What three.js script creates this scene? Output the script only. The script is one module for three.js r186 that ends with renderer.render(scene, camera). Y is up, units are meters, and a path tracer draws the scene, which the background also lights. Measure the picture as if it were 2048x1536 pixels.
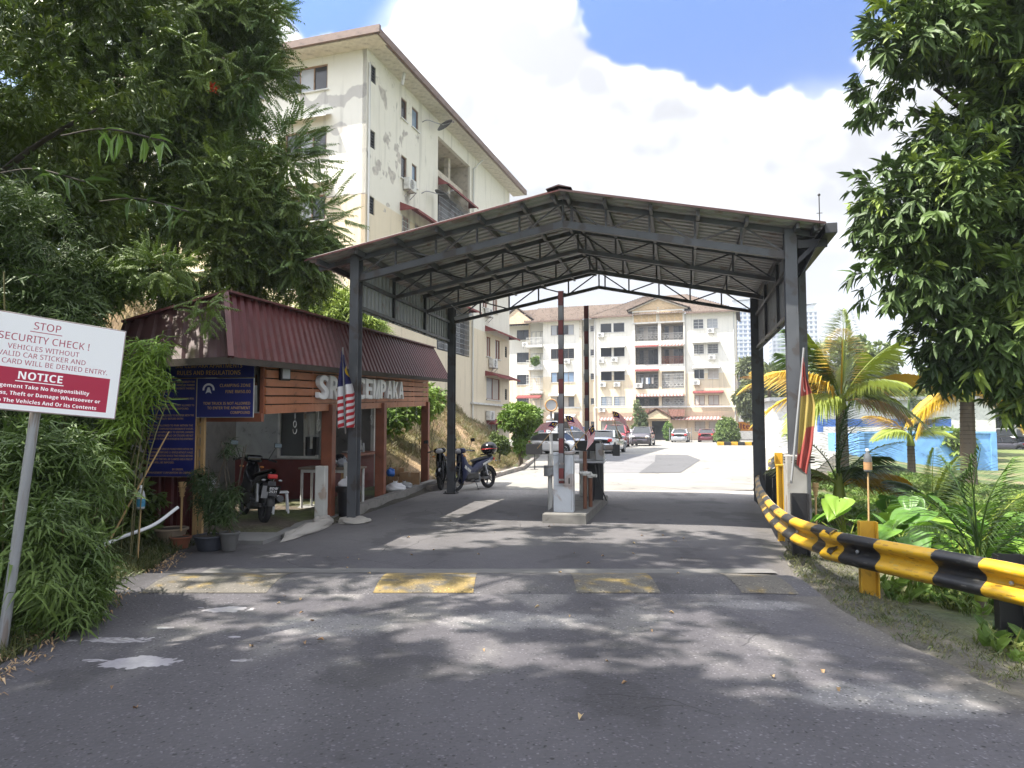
import * as THREE from 'three';
import { RoundedBoxGeometry } from 'three/addons/geometries/RoundedBoxGeometry.js';
import { TextGeometry } from 'three/addons/geometries/TextGeometry.js';
import { FontLoader } from 'three/addons/loaders/FontLoader.js';
import { ImprovedNoise } from 'three/addons/math/ImprovedNoise.js';
import * as BGU from 'three/addons/utils/BufferGeometryUtils.js';

const R = THREE.MathUtils.degToRad, V = (x, y, z) => new THREE.Vector3(x, y, z);
const scene = new THREE.Scene();
// ---- camera: eye height 1.6 m, looking along -z, tilted up a little
const camera = new THREE.PerspectiveCamera(56.83, 4 / 3, 0.1, 4000);
camera.position.set(0, 1.6, 0); camera.rotation.set(R(3.506), 0, 0); scene.add(camera);
const renderer = new THREE.WebGLRenderer();
renderer.toneMapping = THREE.LinearToneMapping;
renderer.toneMappingExposure = 5.7;
renderer.shadowMap.enabled = true;
// ---- sun: high, from the left and slightly behind the camera
const sun = new THREE.DirectionalLight(new THREE.Color(1.0, 0.94, 0.84), 2.6);
sun.position.set(-0.49 * 90, 0.864 * 90, 0.115 * 90 - 25); sun.target.position.set(0, 0, -25);
sun.castShadow = true; sun.shadow.mapSize.set(4096, 4096);
Object.assign(sun.shadow.camera, { left: -60, right: 60, top: 70, bottom: -70, near: 1, far: 260 });
scene.add(sun, sun.target);

const noise3 = new ImprovedNoise();
const nz = (x, y, z = 0) => noise3.noise(x + 31.7, y + 11.3, z + 7.9);
const fbm = (x, y, z = 0, o = 4) => { let a = 0, k = 0.5; for (let i = 0; i < o; i++) { a += k * nz(x, y, z); x *= 2.03; y *= 2.03; z *= 2.03; k *= 0.5; } return a; };
const sm = (a, b, x) => { const t = Math.min(1, Math.max(0, (x - a) / (b - a))); return t * t * (3 - 2 * t); };
const mix = (a, b, t) => a + (b - a) * t;
const mix3 = (a, b, t) => [mix(a[0], b[0], t), mix(a[1], b[1], t), mix(a[2], b[2], t)];
function rng(s) { return () => { s |= 0; s = s + 0x6D2B79F5 | 0; let t = Math.imul(s ^ s >>> 15, 1 | s); t = t + Math.imul(t ^ t >>> 7, 61 | t) ^ t; return ((t ^ t >>> 14) >>> 0) / 4294967296; }; }
const rand = rng(7);
const rr = (a, b, f = rand) => a + (b - a) * f();

// ---- sky: blue air with large bright cumulus, computed for every direction
{
  const W = 2048, H = 1024, d = new Float32Array(W * H * 4);
  // soft lobes where the cloud bank stands thick (+) or opens (-): azimuth from ahead, elevation, radii, amount
  const lobes = [[-3, 19, 17, 17, 0.42], [7, 21, 9, 8, 0.34], [15, 15, 13, 8, 0.36], [27, 19, 9, 9, 0.26], [15.5, 33, 14, 5.6, -0.85], [19.5, 28, 7, 3.6, -0.62], [10.5, 29.5, 3.2, 3.2, -0.4],
    [-14.5, 33, 6, 4.2, -1.15], [-8.5, 29, 3, 4, 0.15], [25, 24, 3, 2, -0.26], [17, 13.5, 2.2, 1.3, -0.2], [-24, 20, 10, 12, 0.1], [26, 5, 8, 5, -0.10]];
  const sd = [-0.49, 0.864, 0.115];
  for (let j = 0; j < H; j++) {
    const el = ((j + 0.5) / H - 0.5) * Math.PI, y = Math.sin(el), c = Math.cos(el), ed = el * 180 / Math.PI;
    for (let i = 0; i < W; i++) {
      const a = ((i + 0.5) / W - 0.5) * 2 * Math.PI, x = Math.cos(a) * c, z = Math.sin(a) * c, k = (j * W + i) * 4;
      let col;
      if (ed < -2) col = [0.10, 0.10, 0.09];
      else {
        const t = Math.max(0, y), air = mix3([0.125, 0.15, 0.195], [0.030, 0.060, 0.150], Math.pow(sm(0, 0.5, t), 0.7)), sp = Math.max(0, x * sd[0] + y * sd[1] + z * sd[2]), near = 1 + 3.4 * Math.pow(sp, 2.5);
        const az = Math.atan2(x, -z) * 180 / Math.PI;
        let b = 0.02;
        for (const [la, le, ra, re, m] of lobes) { const q = ((az - la) / ra) ** 2 + ((ed - le) / re) ** 2; if (q < 6) b += m * Math.exp(-q); }
        const wq = fbm(x * 3, y * 3, z * 3, 3) * 0.35, big = fbm(x * 2.6 + wq, y * 4.0 + wq, z * 2.6, 4) * 0.8 + b + 0.16;
        const puff = 1 - Math.abs(nz(x * 9 + wq, y * 11, z * 9 + wq)) * 2, puff2 = 1 - Math.abs(nz(x * 21, y * 25 + wq, z * 21)) * 2, fine = fbm(x * 40, y * 46, z * 40, 3);
        const den = big + 0.20 * (puff - 0.5) + 0.13 * (puff2 - 0.5) + 0.10 * fine, veil = 0.5 * sm(-0.2, 0.35, fbm(x * 5 + 9, y * 7, z * 5, 4) + 0.4 * b);
        const cov = Math.max(sm(0.02, 0.11, den), veil * sm(-0.3, 0.05, big)), inside = sm(0.1, 0.55, big);
        const shade = fbm(x * 4.2 + 7, y * 6.5 + 3, z * 4.2, 4) + 0.35 * (puff - 0.5) * (1 - inside), lit = Math.max(0.138, 0.172 + 0.13 * shade + 0.05 * (puff2 - 0.5) + 0.05 * fine + 0.07 * (1 - inside) - 0.04 * inside * sm(0.1, -0.25, shade) - 0.028 * sm(22, 9, ed) * inside);
        const cl = [lit * 0.965, lit * 0.985, lit * 1.04], low = sm(15, 2, ed);
        col = mix3(air, mix3(cl, [0.135, 0.147, 0.172], low * 0.75), cov); col = mix3(col, [0.13, 0.143, 0.17], sm(7, 0, ed) * 0.7); col = [col[0] * near, col[1] * near, col[2] * near];
      }
      d[k] = col[0]; d[k + 1] = col[1]; d[k + 2] = col[2]; d[k + 3] = 1;
    }
  }
  const t = new THREE.DataTexture(d, W, H, THREE.RGBAFormat, THREE.FloatType);
  t.mapping = THREE.EquirectangularReflectionMapping; t.magFilter = THREE.LinearFilter; t.needsUpdate = true;
  scene.background = t; scene.environment = t;
}
scene.fog = new THREE.FogExp2(new THREE.Color(0.80, 0.86, 0.95), 0.00055);

// ================= helpers =================
const used = {};
function numbered(n) { const k = used[n] = (used[n] ?? -1) + 1; return k ? n + '_' + String(k).padStart(3, '0') : n; }
function thing(name, label, category, p = [0, 0, 0], ry = 0, group, kind) {
  const o = new THREE.Group(); o.name = numbered(name); o.position.set(...p); o.rotation.y = ry;
  o.userData = { label, category }; if (group) o.userData.group = group; if (kind) o.userData.kind = kind; scene.add(o); return o;
}
function tag(o, label, category, group, kind) { Object.assign(o.userData, { label, category }); if (group) o.userData.group = group; if (kind) o.userData.kind = kind; return o; }
function mesh(name, g, m, parent = scene) {
  if (Array.isArray(g)) g = merge(g);
  const o = new THREE.Mesh(g, m); o.name = parent === scene ? numbered(name) : name; parent.add(o); return o;
}
function stuff(o) { o.userData.kind = 'stuff'; return o; }
const structure = (o, label, category) => tag(o, label, category, null, 'structure');
function clone(o, label, p, ry, group) { const c = o.clone(); c.name = numbered(o.name.replace(/_\d{3}$/, '')); c.userData = { ...o.userData }; if (label) c.userData.label = label; if (p) c.position.set(...p); if (ry !== undefined) c.rotation.y = ry; if (group) c.userData.group = group; scene.add(c); return c; }
function merge(list) {
  const l = list.filter(Boolean).map((g) => { let h = g.index ? g.toNonIndexed() : g; for (const k of Object.keys(h.attributes)) if (!['position', 'normal', 'uv', 'color'].includes(k)) h.deleteAttribute(k);
    if (!h.attributes.normal) h.computeVertexNormals();
    if (!h.attributes.uv) h.setAttribute('uv', new THREE.BufferAttribute(new Float32Array(h.attributes.position.count * 2), 2)); h.morphAttributes = {}; return h; });
  if (l.some((g) => g.attributes.color) && !l.every((g) => g.attributes.color)) for (const g of l) if (!g.attributes.color) g.setAttribute('color', new THREE.BufferAttribute(new Float32Array(g.attributes.position.count * 3).fill(1), 3));
  return l.length === 1 ? l[0] : BGU.mergeGeometries(l);
}
const E3 = new THREE.Euler(), M4 = new THREE.Matrix4(), Q4 = new THREE.Quaternion();
function put(g, x = 0, y = 0, z = 0, rx = 0, ry = 0, rz = 0) { M4.makeRotationFromEuler(E3.set(rx, ry, rz, 'YXZ')).setPosition(x, y, z); return g.applyMatrix4(M4); }
// uv in metres from the face direction
function metric(g, s = 1) {
  g = g.index ? g.toNonIndexed() : g; const p = g.attributes.position, n = p.count, uv = new Float32Array(n * 2), a = V(), b = V(), c = V(), q = V();
  for (let i = 0; i < n; i += 3) {
    a.fromBufferAttribute(p, i); b.fromBufferAttribute(p, i + 1); c.fromBufferAttribute(p, i + 2); q.copy(b).sub(a).cross(c.clone().sub(a));
    const X = Math.abs(q.x), Y = Math.abs(q.y), Z = Math.abs(q.z);
    [a, b, c].forEach((v, k) => { const u = X > Y && X > Z ? [v.z, v.y] : Y > Z ? [v.x, v.z] : [v.x, v.y]; uv[(i + k) * 2] = u[0] * s; uv[(i + k) * 2 + 1] = u[1] * s; });
  }
  g.setAttribute('uv', new THREE.BufferAttribute(uv, 2)); return g;
}
const box = (w, h, d, x = 0, y = 0, z = 0, rx = 0, ry = 0, rz = 0) => put(metric(new THREE.BoxGeometry(w, h, d)), x, y, z, rx, ry, rz);
const rbox = (w, h, d, r, x = 0, y = 0, z = 0, rx = 0, ry = 0, rz = 0, seg = 2) => put(metric(new RoundedBoxGeometry(w, h, d, seg, r)), x, y, z, rx, ry, rz);
const cyl = (r0, r1, h, x = 0, y = 0, z = 0, rx = 0, ry = 0, rz = 0, n = 12) => put(new THREE.CylinderGeometry(r0, r1, h, n), x, y, z, rx, ry, rz);
const ball = (r, x = 0, y = 0, z = 0, sx = 1, sy = 1, sz = 1, n = 14) => put(new THREE.SphereGeometry(r, n, Math.ceil(n * 0.7)).scale(sx, sy, sz), x, y, z);
function bar(a, b, w, h = w) { // box beam between two points
  a = V(...a); b = V(...b); const L = a.distanceTo(b); const g = metric(new THREE.BoxGeometry(w, h, L));
  M4.lookAt(a, b, Math.abs(b.y - a.y) > L * 0.99 ? V(0, 0, 1) : V(0, 1, 0)).setPosition(a.add(b).multiplyScalar(0.5)); return g.applyMatrix4(M4);
}
function rod(a, b, r0, r1 = r0, n = 8) { a = V(...a); b = V(...b); const g = new THREE.CylinderGeometry(r1, r0, a.distanceTo(b), n); Q4.setFromUnitVectors(V(0, 1, 0), b.clone().sub(a).normalize()); M4.makeRotationFromQuaternion(Q4).setPosition(a.add(b).multiplyScalar(0.5)); return g.applyMatrix4(M4); }
function pipe(pts, r, n = 24, k = 7) { return new THREE.TubeGeometry(new THREE.CatmullRomCurve3(pts.map((p) => V(...p))), n, r, k); }
function limb(pts, r0, r1, n = 10, k = 8, wob = 0.12) { // tapered, slightly knobbly limb
  const c = new THREE.CatmullRomCurve3(pts.map((p) => V(...p))), g = new THREE.TubeGeometry(c, n, 1, k), p = g.attributes.position, q = V();
  for (let i = 0; i <= n; i++) { c.getPointAt(i / n, q); const r = mix(r0, r1, i / n); for (let j = 0; j <= k; j++) { const m = i * (k + 1) + j, w = r * (1 + wob * nz(q.x * 3 + Math.cos(j / k * 6.283) * 2, q.y * 3 + Math.sin(j / k * 6.283) * 2, q.z * 3)); p.setXYZ(m, q.x + (p.getX(m) - q.x) * w, q.y + (p.getY(m) - q.y) * w, q.z + (p.getZ(m) - q.z) * w); } }
  g.computeVertexNormals(); return g;
}
// ribbed sheet on the quad A B (top) D C (bottom), ribs running top to bottom
function ribs(A, B, C, D, pitch, depth, flip = 1, off = 0, crest = 0.5) {
  A = V(...A); B = V(...B); C = V(...C); D = V(...D);
  const n = Math.max(1, Math.round(A.distanceTo(B) / pitch)), N = B.clone().sub(A).cross(D.clone().sub(A)).normalize().multiplyScalar(flip), pos = [], prof = [[0, 0], [0.5 - crest / 2, 0], [0.5 - crest / 2 + 0.12, 1], [0.5 + crest / 2 - 0.12, 1], [0.5 + crest / 2, 0]], uv = [];
  const P = (u, v, o) => A.clone().lerp(B, u).lerp(D.clone().lerp(C, u), v).addScaledVector(N, o * depth + off);
  const us = []; for (let i = 0; i < n; i++) for (const [u, o] of prof) us.push([(i + u) / n, o]); us.push([1, 0]);
  const L = A.distanceTo(B), Hh = A.distanceTo(D);
  for (let i = 0; i + 1 < us.length; i++) { const [u0, o0] = us[i], [u1, o1] = us[i + 1], a = P(u0, 0, o0), b = P(u1, 0, o1), c = P(u1, 1, o1), d = P(u0, 1, o0); for (const v of [a, d, b, b, d, c]) pos.push(v.x, v.y, v.z); uv.push(u0 * L, 0, u0 * L, Hh, u1 * L, 0, u1 * L, 0, u0 * L, Hh, u1 * L, Hh); }
  const g = new THREE.BufferGeometry(); g.setAttribute('position', new THREE.Float32BufferAttribute(pos, 3)); g.setAttribute('uv', new THREE.Float32BufferAttribute(uv, 2)); g.computeVertexNormals(); return g;
}
function tri(list, uvs) { const g = new THREE.BufferGeometry(); g.setAttribute('position', new THREE.Float32BufferAttribute(list.flat(), 3)); if (uvs) g.setAttribute('uv', new THREE.Float32BufferAttribute(uvs.flat(), 2)); g.computeVertexNormals(); return uvs ? g : metric(g); }
const quad = (a, b, c, d) => tri([a, b, c, a, c, d], [[0, 0], [1, 0], [1, 1], [0, 0], [1, 1], [0, 1]]);
function grid(nu, nv, f, cf) { // parametric sheet: f(u,v) -> [x,y,z], optional colour
  const pos = [], uv = [], col = [], idx = [];
  for (let j = 0; j <= nv; j++) for (let i = 0; i <= nu; i++) { const p = f(i / nu, j / nv); pos.push(...p.slice(0, 3)); uv.push(p[3] ?? i / nu, p[4] ?? j / nv); if (cf) col.push(...cf(p[0], p[2], p[1], i / nu, j / nv)); }
  for (let j = 0; j < nv; j++) for (let i = 0; i < nu; i++) { const a = j * (nu + 1) + i, b = a + 1, c = a + nu + 1, d = c + 1; idx.push(a, b, c, b, d, c); }
  const g = new THREE.BufferGeometry(); g.setAttribute('position', new THREE.Float32BufferAttribute(pos, 3)); g.setAttribute('uv', new THREE.Float32BufferAttribute(uv, 2)); if (cf) g.setAttribute('color', new THREE.Float32BufferAttribute(col, 3)); g.setIndex(idx); g.computeVertexNormals(); return g;
}
function extr(pts, depth, bevel = 0, holes = []) {
  const s = new THREE.Shape(pts.map((p) => new THREE.Vector2(...p))); for (const h of holes) s.holes.push(new THREE.Path(h.map((p) => new THREE.Vector2(...p))));
  return new THREE.ExtrudeGeometry(s, { depth, bevelEnabled: bevel > 0, bevelSize: bevel, bevelThickness: bevel, bevelSegments: 2, curveSegments: 6 });
}
const rect = (x0, y0, x1, y1) => [[x0, y0], [x1, y0], [x1, y1], [x0, y1]];
// ---- materials and textures
const toS = (l) => Math.round(255 * Math.min(1, Math.max(0, l <= 0.0031308 ? l * 12.92 : 1.055 * Math.pow(l, 1 / 2.4) - 0.055)));
function tex(n, f, rep = 1, srgb = true) {
  const d = new Uint8Array(n * n * 4);
  for (let j = 0; j < n; j++) for (let i = 0; i < n; i++) { const c = f(i / n, j / n), k = (j * n + i) * 4; for (let q = 0; q < 3; q++) d[k + q] = srgb ? toS(c[q]) : Math.round(255 * Math.min(1, Math.max(0, c[q]))); d[k + 3] = 255; }
  const t = new THREE.DataTexture(d, n, n, THREE.RGBAFormat); t.wrapS = t.wrapT = THREE.RepeatWrapping; t.magFilter = THREE.LinearFilter; t.repeat.set(rep, rep); if (srgb) t.colorSpace = THREE.SRGBColorSpace; t.needsUpdate = true; return t;
}
// seamless noise: blend of four shifted copies would blur, so noise is taken on a torus
const tor = (u, v, k, s = 0) => { const a = u * 6.28318, b = v * 6.28318, r = k / 6.28318; return nz(Math.cos(a) * r + s, Math.sin(a) * r + Math.cos(b) * r * 0.71, Math.sin(b) * r + s * 1.7); };
const torf = (u, v, k, s = 0, o = 4) => { let a = 0, w = 0.55; for (let i = 0; i < o; i++) { a += w * tor(u, v, k, s + i * 9.1); k *= 2.1; w *= 0.5; } return a; };
function canvasTex(w, h, draw) { const c = document.createElement('canvas'); c.width = w; c.height = h; draw(c.getContext('2d'), w, h); const t = new THREE.CanvasTexture(c); t.colorSpace = THREE.SRGBColorSpace; return t; }
const C = (r, g, b) => new THREE.Color().setRGB(r, g, b);
const mat = (r, g, b, rough = 0.7, o = {}) => new THREE.MeshStandardMaterial({ color: C(r, g, b), roughness: rough, side: THREE.DoubleSide, ...o });
const grainB = tex(256, (u, v) => { const g = 0.5 + 0.6 * torf(u, v, 14, 2, 4); return [g, g, g]; }, 1, false);
const wear = tex(512, (u, v) => { const g = 0.86 + 0.35 * torf(u, v, 4, 5, 5) - 0.22 * sm(0.22, 0.42, torf(u, v, 9, 12, 4)); return [g, g * 0.99, g * 0.97]; });
const wearS = wear.clone(); wearS.repeat.set(0.5, 0.5);
const rust = tex(512, (u, v) => { const k = sm(0.12, 0.32, torf(u, v, 6, 3, 5)), g = 0.9 + 0.3 * torf(u, v, 5, 8, 4); return mix3([g, g, g], [0.5, 0.28, 0.16], k * 0.55); }, 0.6);
const wm = (r, g, b, rough = 0.75, o = {}) => mat(r, g, b, rough, { map: wear, bumpMap: grainB, bumpScale: 0.0015, ...o });
const leafM = (r, g, b, t = 0.35, rough = 0.55) => new THREE.MeshPhysicalMaterial({ color: C(r, g, b), roughness: rough, transmission: t, thickness: 0, side: THREE.DoubleSide, specularIntensity: 0.5 });
const MT = {
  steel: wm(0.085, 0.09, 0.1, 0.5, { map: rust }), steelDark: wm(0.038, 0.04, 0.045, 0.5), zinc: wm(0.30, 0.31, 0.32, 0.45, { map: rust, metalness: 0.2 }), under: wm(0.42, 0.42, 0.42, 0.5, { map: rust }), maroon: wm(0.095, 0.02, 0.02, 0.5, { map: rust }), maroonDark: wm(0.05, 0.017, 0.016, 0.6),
  white: wm(0.62, 0.62, 0.6, 0.7), whiteClean: mat(0.72, 0.73, 0.74, 0.5), dirtyWhite: wm(0.5, 0.5, 0.47, 0.8, { map: rust }), black: mat(0.012, 0.012, 0.013, 0.5), rubber: mat(0.016, 0.016, 0.017, 0.85), blackGloss: mat(0.012, 0.012, 0.014, 0.15),
  chrome: mat(0.6, 0.6, 0.62, 0.2, { metalness: 1 }), alu: mat(0.42, 0.43, 0.45, 0.4, { metalness: 0.6 }), glass: mat(0.015, 0.018, 0.02, 0.06), red: mat(0.5, 0.02, 0.02, 0.3), amber: mat(0.6, 0.2, 0.02, 0.3), lampGlass: mat(0.6, 0.6, 0.6, 0.1),
  concrete: wm(0.27, 0.26, 0.245, 0.95, { bumpScale: 0.004 }), slatM: wm(0.40, 0.15, 0.068, 0.6), brown: wm(0.25, 0.082, 0.042, 0.6), redWall: wm(0.12, 0.022, 0.018, 0.7), navy: mat(0.012, 0.014, 0.075, 0.5), bark: wm(0.12, 0.095, 0.07, 0.95, { bumpScale: 0.012 }), barkDark: wm(0.05, 0.04, 0.032, 0.95),
  yellow: wm(0.58, 0.33, 0.02, 0.5), bamboo: mat(0.42, 0.27, 0.12, 0.7), card: wm(0.36, 0.22, 0.11, 0.9), plastic: mat(0.75, 0.76, 0.78, 0.45), blueWall: wm(0.16, 0.36, 0.68, 0.8, { map: wearS }), terracotta: wm(0.28, 0.10, 0.055, 0.9),
};
MT.paneDark = mat(0.02, 0.022, 0.026, 0.1); MT.paneGrey = mat(0.10, 0.105, 0.11, 0.15); MT.paneLight = mat(0.33, 0.34, 0.35, 0.2); MT.paneBlue = mat(0.16, 0.22, 0.30, 0.12); MT.curtain = mat(0.42, 0.38, 0.34, 0.9);

// ================= ground =================
const interp = (t, x) => { if (x <= t[0][0]) return t[0][1]; for (let i = 1; i < t.length; i++) if (x <= t[i][0]) return mix(t[i - 1][1], t[i][1], (x - t[i - 1][0]) / (t[i][0] - t[i - 1][0])); return t[t.length - 1][1]; };
// paved width by distance ahead: left and right edge
const LE = [[-6, -3.0], [3, -3.15], [5, -3.45], [7.7, -3.95], [9.2, -4.3], [9.7, -4.3], [10.2, -4.3], [10.3, -3.15], [17.6, -2.05], [20.8, -0.95], [27, 0.5], [40, 1.6], [50, 1.4], [55, -3], [60, -8], [92, -10]];
const RE = [[-6, 3.3], [4, 3.02], [6, 2.9], [7.6, 3.05], [9, 3.4], [10.5, 4.05], [15.6, 5.35], [19, 6.4], [22, 8.2], [26, 11], [40, 18], [60, 30], [92, 46]];
const TOE = [[-6, -3.9], [5, -4.3], [8, -4.9], [9.4, -5.3], [10.6, -7.4], [18.8, -7.4], [19.4, -4.6], [20.6, -2.3], [23, -1.5], [27, -0.2], [38, 0.5], [48, -0.5], [53, -6], [60, -16], [92, -22]];
function H(x, d) { // ground height at x across, d metres ahead
  const tl = interp(TOE, d) - x, tr = x - interp(RE, d);
  let y = 0;
  if (tl > 0) y += Math.min(5.2, 0.72 * Math.pow(tl, 1.05)) * (0.9 + 0.3 * nz(x * 0.5, d * 0.5)) * sm(60, 48, d);
  else y += 0;
  const lb = interp(LE, d) - x; if (lb > 0) y += 0.09 * sm(0, 0.5, lb) + 0.05 * nz(x * 1.3, d * 1.3, 3);
  if (tr > 0) y += -0.14 * sm(0.1, 0.9, tr) - 0.16 * sm(1.0, 3, tr) - 0.6 * sm(14, 30, d) * sm(2, 8, tr) * sm(80, 45, d) + 0.07 * nz(x * 1.1, d * 1.1, 5) * sm(0.3, 2, tr);
  if (y <= 0.02 && tl <= 0 && tr <= 0) y = lb > 0 ? y : -0.06;
  return y;
}
{
  const fx = (u) => -34 + 100 * u, fz = (v) => -6 + 106 * v;
  const cf = (x, z) => {
    const d = -z, tr = x - interp(RE, d), tl = interp(TOE, d) - x, n = fbm(x * 0.6, d * 0.6, 1, 4), n2 = fbm(x * 2.7, d * 2.7, 2, 3);
    const soil = mix3([0.16, 0.115, 0.075], [0.235, 0.175, 0.11], sm(-0.3, 0.4, n2)), green = mix3([0.05, 0.085, 0.022], [0.12, 0.145, 0.04], sm(-0.3, 0.4, n)), dirt = mix3([0.055, 0.053, 0.042], [0.115, 0.1, 0.078], sm(-0.25, 0.35, n2));
    if (tr > -0.4) { let c = mix3(dirt, mix3(green, soil, sm(0.0, 0.3, n + n2 * 0.4) * 0.8), sm(0.5, 1.5, tr + n * 1.0)); c = mix3(c, [0.16, 0.20, 0.05], sm(24, 34, d) * sm(8, 16, tr) * 0.9); return c; }
    let c = mix3(dirt, mix3([0.09, 0.07, 0.05], green, sm(-0.1, 0.2, n)), sm(0.1, 0.7, interp(LE, d) - x));
    if (tl > 0) c = mix3(c, mix3([0.30, 0.205, 0.115], green, sm(-0.05, 0.3, n + 0.15 * n2) * 0.75), sm(17, 20, d));
    return c;
  };
  const g = grid(220, 236, (u, v) => { const x = fx(u), d = fz(v); return [x, H(x, d), -d, x, d]; }, cf);
  const soilTex = tex(512, (u, v) => { const k = 0.85 + 0.5 * torf(u, v, 12, 1, 5); return [k, k, k]; }, 0.6), soilB = tex(512, (u, v) => { const k = 0.5 + 0.7 * torf(u, v, 20, 6, 5); return [k, k, k]; }, 0.6, false);
  structure(mesh('terrain', g, new THREE.MeshStandardMaterial({ vertexColors: true, roughness: 1, map: soilTex, bumpMap: soilB, bumpScale: 0.05 })), 'grassy and earthen ground sloping up to a bank beside the yard', 'ground');
  const far = grid(24, 24, (u, v) => [-1500 + 3000 * u, -1.35, 1000 - 3000 * v]);
  structure(mesh('ground', far, mat(0.07, 0.09, 0.04, 1)), 'flat green land reaching away to the horizon', 'ground');
}
// road sheets
// one texture covers 9 m of the near road: stones of the aggregate, cracks, cement spills, oil and tyre wear
const [roadT, roadB] = (() => {
  const n = 2048, S = 9, x0 = -5, d0 = 2.6, col = new Uint8Array(n * n * 4), bmp = new Uint8Array(n * n * 4), f = rng(77);
  const cr = new Float32Array(n * n), px = (m) => m / S * n;
  const crack = (x, d, a, len, w) => { for (let l = 0; l < len; l += 0.0025) { a += (f() - 0.5) * 0.16 ; x += Math.cos(a) * 0.0025; d += Math.sin(a) * 0.0025; const ww = w * (0.5 + f()), r = Math.ceil(px(ww)); const ci = Math.floor(px(x - x0)), cj = Math.floor(px(d - d0)); for (let q = -r; q <= r; q++) for (let p = -r; p <= r; p++) { const ii = ci + p, jj = cj + q; if (ii >= 0 && jj >= 0 && ii < n && jj < n && p * p + q * q <= r * r) cr[jj * n + ii] = 1; } if (f() < 0.0012) crack(x, d, a + (f() < 0.5 ? 0.9 : -0.9), len * 0.35, w * 0.7); } };
  crack(2.75, 5.0, 2.2, 1.3, 0.0025); crack(-3, 8.7, 0.05, 4.5, 0.003); crack(1.2, 4.0, 2.6, 0.8, 0.002);
  const spills = [[-2.52, 4.92, 0.25, 0.12, 0], [-3.0, 5.42, 0.25, 0.075, 0.55], [-2.5, 6.32, 0.2, 0.085, 0.2], [-2.75, 5.75, 0.08, 0.03, 0.5], [-2.1, 5.5, 0.05, 0.02, 0.4], [-2.85, 4.95, 0.1, 0.03, 0.6], [-1.85, 4.95, 0.08, 0.03, 0.7]];
  const stone = new Float32Array(n * n); for (let k = 0; k < 150000; k++) { const ci = Math.floor(f() * n), cj = Math.floor(f() * n), r = 0.6 + f() * f() * 1.9, v = f() * 2 - 0.75, el = 0.6 + f() * 0.8; for (let q = -2; q <= 2; q++) for (let p = -2; p <= 2; p++) if (p * p * el + q * q / el <= r * r) stone[((cj + q + n) % n) * n + (ci + p + n) % n] = v; }
  for (let j = 0; j < n; j++) for (let i = 0; i < n; i++) {
    const o = j * n + i, k = o * 4, X = x0 + i / n * S, D = d0 + j / n * S, big = fbm(X * 0.8, D * 0.5, 3, 3), mid = nz(X * 5, D * 5, 1), fine = nz(X * 38, D * 38, 2);
    let v = 0.86 + 0.22 * big + 0.09 * mid + 0.12 * fine + stone[o] * (0.95 - 0.4 * sm(0.1, 0.4, big)) * sm(9.5, 6.5, D); v *= 1 - 0.3 * sm(0.22, 0.42, nz(X * 1.3, D * 1.1, 9) + 0.4 * mid); v *= 1 - 0.16 * Math.exp(-(((X + 0.95 + 0.1 * big) / 0.3) ** 2)) - 0.16 * Math.exp(-(((X - 0.75 + 0.1 * big) / 0.3) ** 2));
    let r = v, g = v * 0.985, b = v * 1.02, h = 0.4 + 0.45 * stone[o] + 0.18 * fine; if (cr[o]) { r *= 0.55; g *= 0.55; b *= 0.55; h = 0.1; }
    for (const [sx, sdp, rx, rd, fl] of spills) { const ax = (X - sx) / rx, ad = (D - sdp) / rd; if (ax * ax + ad * ad > 3) continue; const q = Math.hypot(ax, ad) + 0.55 * nz(X * 7, D * 9, sx) + 0.3 * nz(X * 24, D * 30, sx) + 0.15 * fine, hole = fl * sm(0.0, 0.15, nz(X * 20, D * 34, 5) + (fl - 0.5)), c = sm(1.0, 0.93, q) * (1 - hole); if (c > 0) { const w = 3.6 + 0.5 * mid + 0.4 * fine; r = mix(r, w, c); g = mix(g, w * 1.0, c); b = mix(b, w * 1.0, c); h = mix(h, 0.75 + 0.25 * mid, c); } }
    col[k] = toS(r * 0.25); col[k + 1] = toS(g * 0.25); col[k + 2] = toS(b * 0.25); col[k + 3] = 255; bmp[k] = bmp[k + 1] = bmp[k + 2] = Math.max(0, Math.min(255, h * 255)); bmp[k + 3] = 255;
  }
  const mk = (d, srgb) => { const t = new THREE.DataTexture(d, n, n, THREE.RGBAFormat); t.wrapS = t.wrapT = THREE.MirroredRepeatWrapping; t.magFilter = THREE.LinearFilter; t.repeat.set(1 / S, 1 / S); t.offset.set(-x0 / S, -d0 / S); if (srgb) t.colorSpace = THREE.SRGBColorSpace; t.needsUpdate = true; return t; };
  return [mk(col, true), mk(bmp, false)];
})();
const roadMat = () => new THREE.MeshStandardMaterial({ vertexColors: true, color: C(4, 4, 4), roughness: 0.86, map: roadT, bumpMap: roadB, bumpScale: 0.008 });
const forB = tex(512, (u, v) => { const k = 0.5 + 0.4 * torf(u, v, 30, 4, 4); return [k, k, k]; }, 0.4, false), forT = tex(512, (u, v) => { const cr = Math.abs(torf(u, v, 3, 9, 4)); const k = 0.95 + 0.22 * torf(u, v, 7, 2, 5) - 0.35 * sm(0.018, 0.0, cr); return [k, k, k]; }, 0.12);
function sheet(d0, d1, nx, nd, y, cf, l = LE, r = RE) { return grid(nx, nd, (u, v) => { const d = mix(d0, d1, v), wob = 0.08 * nz(d * 1.3, 4), a = interp(l, d), b = interp(r, d) + wob; const x = mix(a, b, u); return [x, y(x, d), -d, x, d]; }, cf); }
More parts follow.
